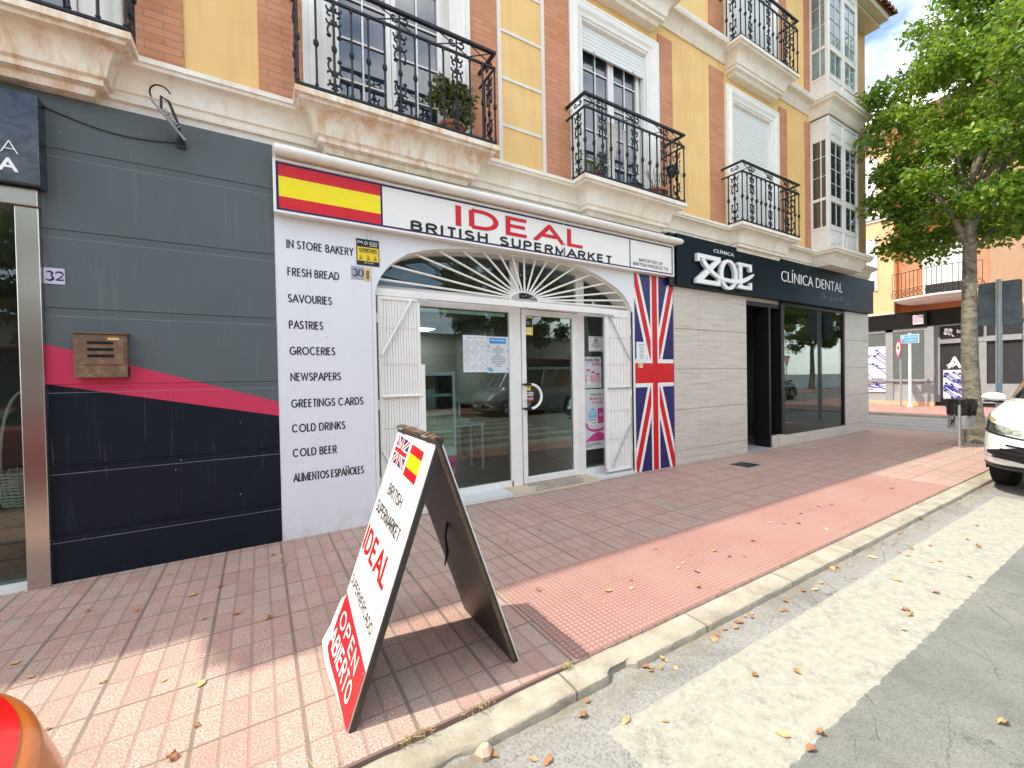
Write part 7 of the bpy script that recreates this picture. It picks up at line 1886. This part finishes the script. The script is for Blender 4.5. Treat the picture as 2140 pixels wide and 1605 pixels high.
    if detail:
        for s in (1, -1):
            A = lambda q: s * q
            patch('headlight', 'lens_glass', A(26), A(62), lambda k: 0.60 + 0.09 * k, lambda k: 0.70 + 0.18 * k ** 0.8, 0.006)
            patch('headlight_inner', 'lamp_reflector', A(27), A(61), lambda k: 0.62 + 0.085 * k, lambda k: 0.69 + 0.12 * k, 0.0015)
            patch('headlight_indicator', 'tail_amber_pale', A(44), A(61), lambda k: 0.775 + 0.03 * k, lambda k: 0.80 + 0.06 * k, 0.003)
            patch('headlight_surround', 'black_paint', A(25), A(62), lambda k: 0.585 + 0.09 * k, lambda k: 0.602 + 0.09 * k, 0.008)
            patch('fog_surround', 'car_white', A(18), A(53), lambda k: 0.285 + 0.10 * k, lambda k: 0.55 - 0.10 * k, 0.006)
            patch('fog_grille', 'dark_plastic', A(19), A(50), lambda k: 0.30 + 0.105 * k, lambda k: 0.53 - 0.10 * k, 0.010)
            for j in range(4): patch('grille_bar', 'black_paint', A(20), A(44 - 3 * j), lambda k, j=j: 0.33 + 0.05 * j + 0.03 * k, lambda k, j=j: 0.35 + 0.05 * j + 0.03 * k, 0.018, nv=1)
        patch('lower_skirt', 'dark_plastic', -80, 80, lambda k: 0.20, lambda k: 0.275, 0.006, nu=60)
        patch('grille', 'black_paint', -20, 20, lambda k: 0.54, lambda k: 0.70, 0.004); patch('number_plate', 'print_white', -8, 8, lambda k: 0.40, lambda k: 0.47, 0.012)
    patch('tail_light', 'red_vinyl', 122, 152, lambda k: 0.72, lambda k: 0.88, 0.006); patch('tail_light', 'red_vinyl', 208, 238, lambda k: 0.72, lambda k: 0.88, 0.006)
    patch('rear_plate', 'print_white', 172, 188, lambda k: 0.62, lambda k: 0.72, 0.006)
    for s in (-1, 1):
        b = MB(); mx_, my = zl[1] + 0.36, s * (Wd * 0.93 + 0.12); mz = belt + 0.055 - lift * 0.5
        rings = []
        for q in range(9): u = -1 + 2 * q / 8; r = math.sqrt(max(0.03, 1 - u * u * 0.9)); rings.append([(mx_ + 0.06 * r * math.cos(t) + 0.02 * u * s, my + u * 0.115, mz + (0.070 * r * math.sin(t)) * (1.0 if math.sin(t) > 0 else 0.75)) for t in [2 * math.pi * z / 16 for z in range(16)]])
        b.loft(rings); m = part_l(b, 'mirror', [paint], e, smooth=True)
        b = MB(); b.box(mx_ - 0.03, mx_ + 0.03, my - 0.09, my + 0.09, mz - 0.068, mz - 0.045); y0, y1 = sorted((s * Wd * 0.90, my)); b.box(mx_ - 0.015, mx_ + 0.03, y0, y1, mz - 0.075, mz - 0.05)
        o = b.build('mirror_base', ['dark_plastic']); o.parent = m
    return e
def part_l(mb, name, mats, parent, **kw):
    """part in the local space of its thing"""
    o = mb.build(name, mats, **kw); o.parent = parent; return o
flat('tail_amber_pale', (0.55, 0.42, 0.16), 0.2)

CARW = car('parked_car', (7.37, -3.83, ZR), 0.0, 'car_white', 'white parked car facing us at the kerb beyond the crossing', lift=0.10)
# red car close to the camera, tail towards the sandwich board
def red_car():
    x, y = -0.232, -4.045; e = empty('parked_car', (x - 2.2, y, ZR), 'dark red car whose tail light corner shows in the bottom left foreground', 'car')
    L, Wd = 4.2, 0.88
    T = [(z_ + 0.018 if z_ > 0.5 else z_, i_, w_) for z_, i_, w_ in [(0.20, 0.02, 0.94), (0.34, 0.0, 0.98), (0.55, 0.0, 1.0), (0.70, 0.0, 1.0), (0.84, 0.015, 0.995), (0.93, 0.04, 0.98), (0.985, 0.10, 0.94), (1.01, 0.30, 0.88)]]
    def ring(z, i, w):
        return [(x - i - q[0], y + q[1], z + ZR) for q in [rr_point(t, 0.0, L - i, Wd * w, 0.34, 0.42, 0.04) for t in ANG]]
    b = MB(); b.loft([ring(*q) for q in T]); part(b, 'body', ['car_red'], e, smooth=True)
    G = [(1.02, 0.35, 0.86), (1.18, 0.50, 0.80), (1.38, 0.75, 0.72), (1.44, 1.0, 0.62)]
    def ring2(z, i, w): 
        r = ring(z, i, w); cx = x - i; return [(max(p[0], x - L + 1.5 + (z - 0.95)), p[1], p[2]) for p in r]
    b = MB(); b.loft([ring2(*q) for q in G[:3]], caps=False); part(b, 'windows', ['car_glass'], e, smooth=True)
    b = MB(); b.loft([ring2(*q) for q in G[2:]]); part(b, 'roof', ['car_red'], e, smooth=True)
    for wx in (x - 0.80, x - L + 0.80):
        for s in (-1, 1):
            b = MB(); n = 26; rings = [[(wx + r * math.cos(2 * math.pi * q / n), y + s * (Wd - 0.10) + d, ZR + 0.315 + r * math.sin(2 * math.pi * q / n)) for q in range(n)] for r, d in [(0.2, -0.09), (0.3, -0.09), (0.315, -0.05), (0.315, 0.05), (0.3, 0.105), (0.2, 0.105)]]; b.loft(rings); part(b, 'wheel', ['rubber'], e, smooth=True)
    for s in (1, -1):
        def skin(nm, mat, t0, t1, z0, z1, off, nv=30, nu=30, dz=lambda k: 0.0):
            vs = []
            for i in range(nu + 1):
                k = i / nu; t = s * (t0 + (t1 - t0) * k)
                for j in range(nv + 1):
                    z = z0 + (z1 - z0) * j / nv + dz(k)
                    for a, c in zip(T, T[1:]):
                        if a[0] <= z <= c[0]: kk = (z - a[0]) / (c[0] - a[0]); ii = a[1] + (c[1] - a[1]) * kk; w = a[2] + (c[2] - a[2]) * kk
                    qx, qy, qn = rr_point(math.degrees(t), 0.0, L - ii, Wd * w, 0.34, 0.42, 0.04)
                    vs.append((x - ii - qx - qn.x * off, y + qy + qn.y * off, z + ZR))
            b = MB(); m = nv + 1; b.add(vs, [(i * m + j, (i + 1) * m + j, (i + 1) * m + j + 1, i * m + j + 1) for i in range(nu) for j in range(nv)]); return part(b, nm, [mat], e, smooth=True)
        skin('tail_light', 'tail_amber', R(20), R(78), 0.64, 0.968, 0.020); skin('light_strip', 'tail_bright', R(19), R(79), 0.968, 0.984, 0.024); skin('upper_lens', 'tail_red', R(20), R(78), 0.984, 1.020, 0.020)
    b = MB(); b.box(x - 0.012, x + 0.012, y - 0.26, y + 0.26, 0.42, 0.53); part(b, 'number_plate', ['print_white'], e)
def m_tail():
    for nm, c in (('tail_red', (0.18, 0.010, 0.015)), ('tail_bright', (0.80, 0.012, 0.01)), ('tail_amber', (0.62, 0.17, 0.02))):
        k = NT(nm); p, x, y, z = k.pos(); st = k.n('ShaderNodeTexWave'); k.set(st.inputs[0], p); st.inputs['Scale'].default_value = 30
        MATS[nm] = k.end(k.bsdf(c, 0.22, coat=0.25, normal=k.bump(st.outputs['Fac'], 0.06, 0.002))); k.b.inputs['Subsurface Weight'].default_value = 0.0
m_tail()
red_car()

# ================================================================ WHAT THE WINDOWS REFLECT (opposite side of the street)
def opposite():
    e = empty('low_building', (6, -14.2, 0), 'long low white building on the opposite side of the street mirrored in the glass', 'building')
    b = MB(); grid_wall_back = [(-9, -5.5, 0.9, 2.6), (-2, 1.5, 0.9, 2.6), (3.0, 5.2, 0.9, 2.4), (6.5, 10.5, 0.0, 2.6), (12.5, 16.5, 0.9, 2.4), (20, 24, 0.9, 2.4)]
    b.box(-25, 34, -22, -14.3, 0.0, 3.5); part(b, 'wall', ['far_white_wall'], e)
    b = MB(); b.box(-25.2, 34.2, -22.2, -14.15, 3.501, 3.66); part(b, 'parapet', ['bone_grey'], e)
    for a, c, z0, z1 in grid_wall_back:
        b = MB(); b.box(a, c, -14.32, -14.26, z0, z1); w = part(b, 'window', ['dark_plastic'], e); b = MB(); b.box(a - 0.08, c + 0.08, -14.30, -14.24, z1, z1 + 0.08); b.box(a - 0.08, c + 0.08, -14.30, -14.24, z0 - 0.08, z0); sub(b.build('frame', ['red_dark']), w)
    grp = 'trees on the opposite pavement'
    for i, (x, y, s, lab) in enumerate([(10.6, -12.3, 1.0, 'bushy street tree opposite the supermarket door'), (-4.5, -12.3, 0.95, 'bushy street tree opposite the left shop'), (24.0, -12.4, 1.0, 'bushy street tree opposite the clinic corner'), (41, -13.5, 1.3, 'bushy tree farthest down the opposite pavement')]):
        tree((x, y, 0), (0.1, 0.1), 2.9 * s, 0.17 * s, (x, y, 5.2 * s), (3.9 * s, 2.6 * s, 2.7 * s), lab, seed=20 + i, nblob=85, per=230, leaf=0.20, mat='foliage_far', group=grp, limbs=6)
    car('parked_car', (26.6, -8.6, ZR), math.pi, 'car_dark', 'dark saloon car on the far lane of the street', L=4.6, H=1.40, detail=True)
    car('parked_van', (7.3, -10.0, ZR), 0.0, 'car_silver', 'grey van parked at the opposite kerb', L=4.9, H=1.95, van=True)
    x, y = 33.0, -11.6; e = empty('yield_sign', (x, y, 0), 'triangular yield sign on the opposite pavement', 'road sign'); b = MB(); b.tube([(x, y, 0), (x, y, 2.7)], 0.035, 8); part(b, 'pole', ['galvanised'], e)
    fr = frame((x, y + 0.05, 2.35), (-1, 0, 0), (0, 0, 1)); b = MB(); b.prism(fr, [(-0.45, 0.35), (0.45, 0.35), (0, -0.42)], 0, 0.01); part(b, 'rim', ['red_vinyl'], e); b = MB(); b.prism(fr, [(-0.31, 0.27), (0.31, 0.27), (0, -0.26)], 0.010, 0.014); part(b, 'face', ['sign_white'], e)
    for x in (2.0, 30.0):
        e = empty('street_lamp', (x, -11.5, 0), 'tall grey street lamp opposite the %s' % ('supermarket' if x < 10 else 'end of the clinic'), 'street lamp'); b = MB(); b.tube([(x, -11.5, 0), (x, -11.5, 7.5)], [0.09, 0.05], 10); part(b, 'pole', ['galvanised'], e, smooth=True); b = MB(); b.tube([(x, -11.5, 7.45), (x, -10.3, 7.75)], 0.035, 8); part(b, 'arm', ['galvanised'], e); b = MB(); b.box(x - 0.15, x + 0.15, -10.6, -9.9, 7.68, 7.82); part(b, 'lamp_head', ['dark_metal'], e, bevel=0.03)
opposite()
for i, (x, y, s, lab) in enumerate([(36, 1.0, 1.2, 'pale green tree just beyond the orange corner building'), (47, -1.5, 1.4, 'pale green tree far down the street')]):
    tree((x, y, 0), (0.1, 0.1), 3.2 * s, 0.17 * s, (x, y, 5.6 * s), (3.0 * s, 3.0 * s, 3.0 * s), lab, seed=40 + i, nblob=46, per=200, leaf=0.22, mat='foliage_far', group='trees farther down the street', limbs=6)

# ================================================================ BALCONY PLANTS AND SMALL THINGS
def pot(x, y, z, r, h, parent, mat='terracotta'):
    b = MB(); b.lathe(x, y, [(r * 0.68, z), (r * 0.92, z + h * 0.8), (r * 1.05, z + h * 0.8), (r * 1.05, z + h), (r * 0.9, z + h), (r * 0.86, z + h * 0.86)], 20); return part(b, 'pot', [mat], parent, smooth=True)
def jade():
    x, y, z = 1.84, -0.20, 3.992; e = empty('potted_plant', (x, y, z), 'round jade plant in a clay pot on the big balcony', 'potted plant'); pot(x, y, z, 0.14, 0.17, e)
    rs = np.random.RandomState(5); b = MB(); tips = []
    for i in range(9):
        a = 2 * math.pi * i / 9; L = rs.uniform(0.24, 0.40); q = (x + 0.22 * math.cos(a) * rs.uniform(.5, 1), y + 0.13 * math.sin(a), z + 0.17 + L); b.tube([(x, y, z + 0.14), (x + (q[0] - x) * 0.3, y + (q[1] - y) * 0.3, z + 0.25), q], [0.018, 0.014, 0.007], 6); tips.append(q)
    part(b, 'stems', ['brown_bark'], e)
    C = []
    for q in tips + [(x + rs.uniform(-.2, .2), y + rs.uniform(-.12, .12), z + rs.uniform(.25, .58)) for _ in range(44)]:
        p = rs.normal(size=(20, 3)); p /= np.linalg.norm(p, axis=1)[:, None]; C.append(np.array(q) + p * 0.045)
    C = np.concatenate(C); o = leaf_mesh('foliage', C, rs.uniform(0.05, 0.08, len(C)), 'succulent', None, 5, up=-0.6, aspect=0.6); keep(o, e)
jade()
def spiky():
    x, y, z = 3.86, -0.22, 3.992; e = empty('potted_plant', (x, y, z), 'tall spiky green plant at the left end of the middle balcony', 'potted plant'); pot(x, y, z, 0.09, 0.12, e, 'red_dark')
    b = MB(); rs = random.Random(4); b.tube([(x, y, z + 0.1), (x + 0.01, y, z + 0.32)], 0.012, 6)
    part(b, 'stem', ['brown_bark'], e); b = MB()
    for i in range(26):
        a = rs.uniform(0, 6.28); L = rs.uniform(0.20, 0.36); up = rs.uniform(0.1, 1.0); h0 = z + rs.uniform(0.12, 0.34); prev = None; d = Vector((math.cos(a), 0.6 * math.sin(a), up)).normalized(); s = Vector((-math.sin(a), math.cos(a), 0)); p = Vector((x, y, h0)); vs = []
        for k in range(6): w = 0.014 * (1 - k / 5.2) ; vs += [p + s * w, p - s * w]; p = p + d * L / 5; d = (d + Vector((0, 0, -0.22))).normalized()
        b.add(vs, [(2 * k, 2 * k + 2, 2 * k + 3, 2 * k + 1) for k in range(5)])
    part(b, 'leaves', ['palm_leaf'], e)
spiky()
def pots():
    e = empty('potted_plant', (5.02, -0.2, 3.992), 'thin twiggy plant in a wide clay bowl at the right of the middle balcony', 'potted plant'); pot(5.02, -0.20, 3.992, 0.19, 0.13, e)
    b = MB(); rs = random.Random(9)
    for i in range(14):
        p = Vector((5.02, -0.2, 4.1)); pts = [p]; d = Vector((rs.uniform(-.5, .5), rs.uniform(-.3, .3), 1)).normalized()
        for k in range(4): p = p + d * 0.09; d = (d + Vector((rs.uniform(-.4, .4), rs.uniform(-.3, .3), 0))).normalized(); pts.append(p)
        b.tube(pts, 0.0035, 4)
    part(b, 'twigs', ['leaf_green'], e)
    e = empty('plant_tray', (4.55, -0.2, 3.992), 'empty black pot beside the clay bowl on the middle balcony', 'pot'); b = MB(); b.lathe(4.58, -0.2, [(0.10, 3.992), (0.13, 4.12), (0.135, 4.12), (0.12, 4.10)], 18); part(b, 'rim_and_body', ['dark_plastic'], e, smooth=True)
    e = empty('hanging_planter', (5.30, -0.30, 4.45), 'dark hanging planter with a white cord on the right of the middle railing', 'planter'); b = MB(); b.lathe(5.30, -0.29, [(0.05, 4.38), (0.08, 4.50), (0.085, 4.52), (0.07, 4.52)], 14); part(b, 'bowl', ['dark_plastic'], e, smooth=True)
    b = MB(); b.tube([(5.22, -0.29, 4.52), (5.30, -0.31, 4.82), (5.38, -0.29, 4.52)], 0.004, 4); b.tube([(5.44, -0.3, 4.62), (5.42, -0.33, 4.50), (5.46, -0.33, 4.40)], 0.008, 5); part(b, 'cord', ['macrame_cotton'], e)
pots()
def macrame():
    e = empty('macrame_hanging', (4.12, -0.30, 4.45), 'two white knotted macrame hangings behind the middle railing', 'hanging')
    for x0, w, zt, zb in ((4.06, 0.15, 4.83, 4.30), (4.35, 0.07, 4.80, 4.22)):
        b = MB(); rs = random.Random(int(x0 * 100)); n = int(w / 0.012)
        for i in range(n):
            x = x0 + i * 0.0125; l = zb + 0.14 * abs(i - n / 2) / n * 2 * rs.uniform(0.5, 1.3) + rs.uniform(-.03, .03); b.tube([(x, -0.26, zt), (x + rs.uniform(-.008, .008), -0.265, (zt + l) / 2), (x + rs.uniform(-.01, .01), -0.26, l)], 0.007, 5)
        b.tube([(x0 - 0.02, -0.26, zt), (x0 + w + 0.02, -0.26, zt)], 0.01, 6); part(b, 'fringe', ['macrame_cotton'], e)
macrame()

# ================================================================ GROUND LITTER
def litter():
    LEAFM = []
    for k in range(9):
        rs = random.Random(k + 60); bm_ = MB(); n = 7; L = (0.062, 0.05, 0.072, 0.058, 0.066, 0.045, 0.06, 0.075, 0.055)[k]; WF = (0.36, 0.40, 0.26, 0.34, 0.22, 0.42, 0.30, 0.33, 0.38)[k]; CUR = (1.0, 0.3, 0.6, 1.6, 0.4, 0.9, 2.2, 0.25, 1.3)[k]; vs = []
        for i in range(n + 1):
            t = i / n; w = WF * L * math.sin(math.pi * min(1, t ** 0.85)) * (1 + 0.1 * rs.uniform(-1, 1)); x = (t - 0.5) * L; c = rs.uniform(0.05, 0.22) * L
            zc = CUR * 0.10 * L * math.sin(math.pi * t) * rs.uniform(0.3, 1.2) + 0.002; vs += [(x, -w, zc + CUR * w * rs.uniform(0.1, 0.7)), (x, 0, zc), (x, w, zc + CUR * w * rs.uniform(0.05, 0.6))]
        bm_.add(vs, [q for i in range(n) for q in ((3 * i, 3 * i + 3, 3 * i + 4, 3 * i + 1), (3 * i + 1, 3 * i + 4, 3 * i + 5, 3 * i + 2))]); bm_.tube([(-L * 0.5, 0, 0.003), (-L * 0.72, 0.004, 0.006)], 0.0009, 4)
        me = bpy.data.meshes.new('fallen_leaf'); me.from_pydata(bm_.v, [], bm_.f); me.materials.append(MATS['dead_leaf_%d' % (k % 3)]); LEAFM.append(me)
    rs = random.Random(8)
    def leaf(x, y, z, sc=1.0):
        o = bpy.data.objects.new('fallen_leaf', LEAFM[rs.randrange(9)]); COL.objects.link(o); o.location = (x, y, z + 0.002); o.rotation_euler = (rs.uniform(-.2, .2), rs.uniform(-.2, .2), rs.uniform(0, 6.28)); s = sc * rs.uniform(0.48, 0.95); o.scale = (s, s, s)
        zone = 'lying in the pale gutter along the kerb' if z < -0.02 and y > -3.10 else ('lying on the worn white bar of the crossing' if z < -0.02 and y > -3.6 else ('lying out on the grey asphalt' if z < -0.02 else ('lying on the pink tactile paving' if 1.37 < x < 7.37 and y < -1.86 else ('lying on the slabs by the shop door' if 0.2 < x < 4.8 else ('lying on the slabs by the dark cladding' if x <= 0.2 else 'lying on the slabs in front of the clinic')))))
        tag(o, 'small curled brown dead leaf ' + zone, 'leaf', 'fallen leaves ' + zone)
    def pix(u, v, z):
        d = CF + CR * ((u - 1070) / 880.7) - CU * ((v - 802.5) / 880.7); t = (z - CO.z) / d.z; p = CO + d * t; return p
    # leaf positions read off the ground plan of the photograph (walked out on the paving, kerb and road)
    P0 = [(356,1201),(462,1225),(403,1244),(184,1279),(286,1277),(427,1294),(495,1283),(562,1292),(32,1386),(64,1415),(212,1425),(421,1429),(360,1585),(572,1161),(587,1165),(596,1184),(530,1174),(855,1197),(740,1163),(934,1251),(1126,1234),(1320,1230),(1262,1259),(1272,1235),(1369,1148),(1443,1160),(1428,1177),(1417,1187),(1457,1196),(1491,1152),(1524,1164),(1459,1228),(1506,1232),(1560,1224),(1575,1209),(1640,1095),(1673,1074),(1693,1065),(1608,1093),(1669,1095),(1739,1056),(1813,1041),(1863,1022),(1804,1046),(1711,1059),(1727,1107),(1763,1104),(1574,1131),(1556,1164),(1212,1085),(1040,1150),(1208,1025),(1060,1130)]
    for u, v in P0:
        p = pix(u, v, 0.003)
        if p.y > -2.73: leaf(p.x, p.y, 0.004)
    P1 = [(1348,1394),(1362,1404),(1412,1398),(1535,1313),(1545,1302),(1571,1283),(1499,1328),(1492,1337),(1480,1297),(1228,1468),(1220,1499),(1308,1508),(1390,1509),(1115,1588),(1008,1578),(1032,1580),(1145,1593),(1717,1219),(1679,1236),(1703,1233),(1642,1258),(1643,1277),(1634,1278),(1748,1186),(1897,1162),(1963,1173),(1946,1175),(1903,1147),(1894,1277),(1903,1287),(1890,1318),(1667,1405),(1636,1537),(1716,1538),(1695,1568),(1877,1155),(1944,1141),(2023,1129),(2027,1207),(1958,1241),(2045,1144),(1873,1212),(2099,1516),(1740,1188),(1823,1165),(1926,1087),(1935,1078),(1952,1064),(1961,1052),(1985,1041),(2005,1043),(2028,1029),(1944,1069),(1975,1058),(2040,1100),(1578,1412)]
    for u, v in P1:
        p = pix(u, v, ZR)
        leaf(p.x, p.y, ZR + 0.002)
    for i in range(22):
        x = rs.uniform(-3, 12); leaf(x, rs.uniform(-2.6, -0.1), 0.002, 0.7)
    for i in range(10):
        gx = rs.uniform(1, 11)
        for j in range(rs.randrange(1, 5)): leaf(gx + rs.uniform(-.09, .09), rs.uniform(-2.955, -2.905), ZR + 0.002 + 0.004 * j, 0.7)
    for i in range(14): leaf(rs.uniform(10.9, 12.2), rs.uniform(-2.4, -1.6), 0.002, 1.1)
    # one pebble by the kerb
    e = MB(); q = [(0.035 * math.cos(t) * (1 + 0.2 * math.sin(3 * t)), 0.028 * math.sin(t)) for t in [2 * math.pi * i / 9 for i in range(9)]]
    p = pix(1012, 1580, ZR); e.loft([[(p.x + a, p.y + c, ZR) for a, c in q], [(p.x + a * 1.05, p.y + c * 1.1, ZR + 0.02) for a, c in q], [(p.x + a * 0.6, p.y + c * 0.5, ZR + 0.042) for a, c in q]])
    o = e.build('pebble', ['stone_pebble']); tag(o, 'pinkish angular stone lying in the gutter at the bottom edge', 'stone')
    # drain covers
    b = MB(); b.box(6.46, 6.80, -0.72, -0.42, 0.0, 0.006)
    for i in range(7): b.box(6.48 + i * 0.045, 6.50 + i * 0.045, -0.70, -0.44, 0.006, 0.008)
    o = b.build('drain_cover', ['dark_metal']); tag(o, 'small dark drain cover in the paving before the clinic', 'drain cover')
    # dry weeds in the joint between slabs and kerb
    b = MB(); r2 = random.Random(3)
    for (cx, n, sp, h) in ((0.10, 70, 0.10, 0.05), (0.52, 40, 0.08, 0.022), (0.82, 34, 0.10, 0.022), (1.30, 34, 0.05, 0.02), (-0.3, 40, 0.2, 0.03)):
        for i in range(n):
            x = cx + r2.gauss(0, sp / 2); y = -2.75 + r2.uniform(-0.02, 0.02); a = r2.uniform(0, 6.28); L = h * r2.uniform(0.5, 1.3)
            b.tube([(x, y, -0.01), (x + 0.3 * L * math.cos(a), y + 0.3 * L * math.sin(a), L * 0.6), (x + 1.0 * L * math.cos(a), y + 1.0 * L * math.sin(a), L * 0.75)], 0.0011, 3, False)
    o = b.build('weeds', ['dry_grass']); tag(o, 'dry straw-coloured weeds along the joint between paving and kerb', 'weeds', kind='stuff')
for i, c in enumerate([(0.46, 0.24, 0.10), (0.56, 0.34, 0.16), (0.32, 0.15, 0.07)]): flat('dead_leaf_%d' % i, c, 0.55, var=0.3, scale=30)
litter()
bpy.context.view_layer.update()
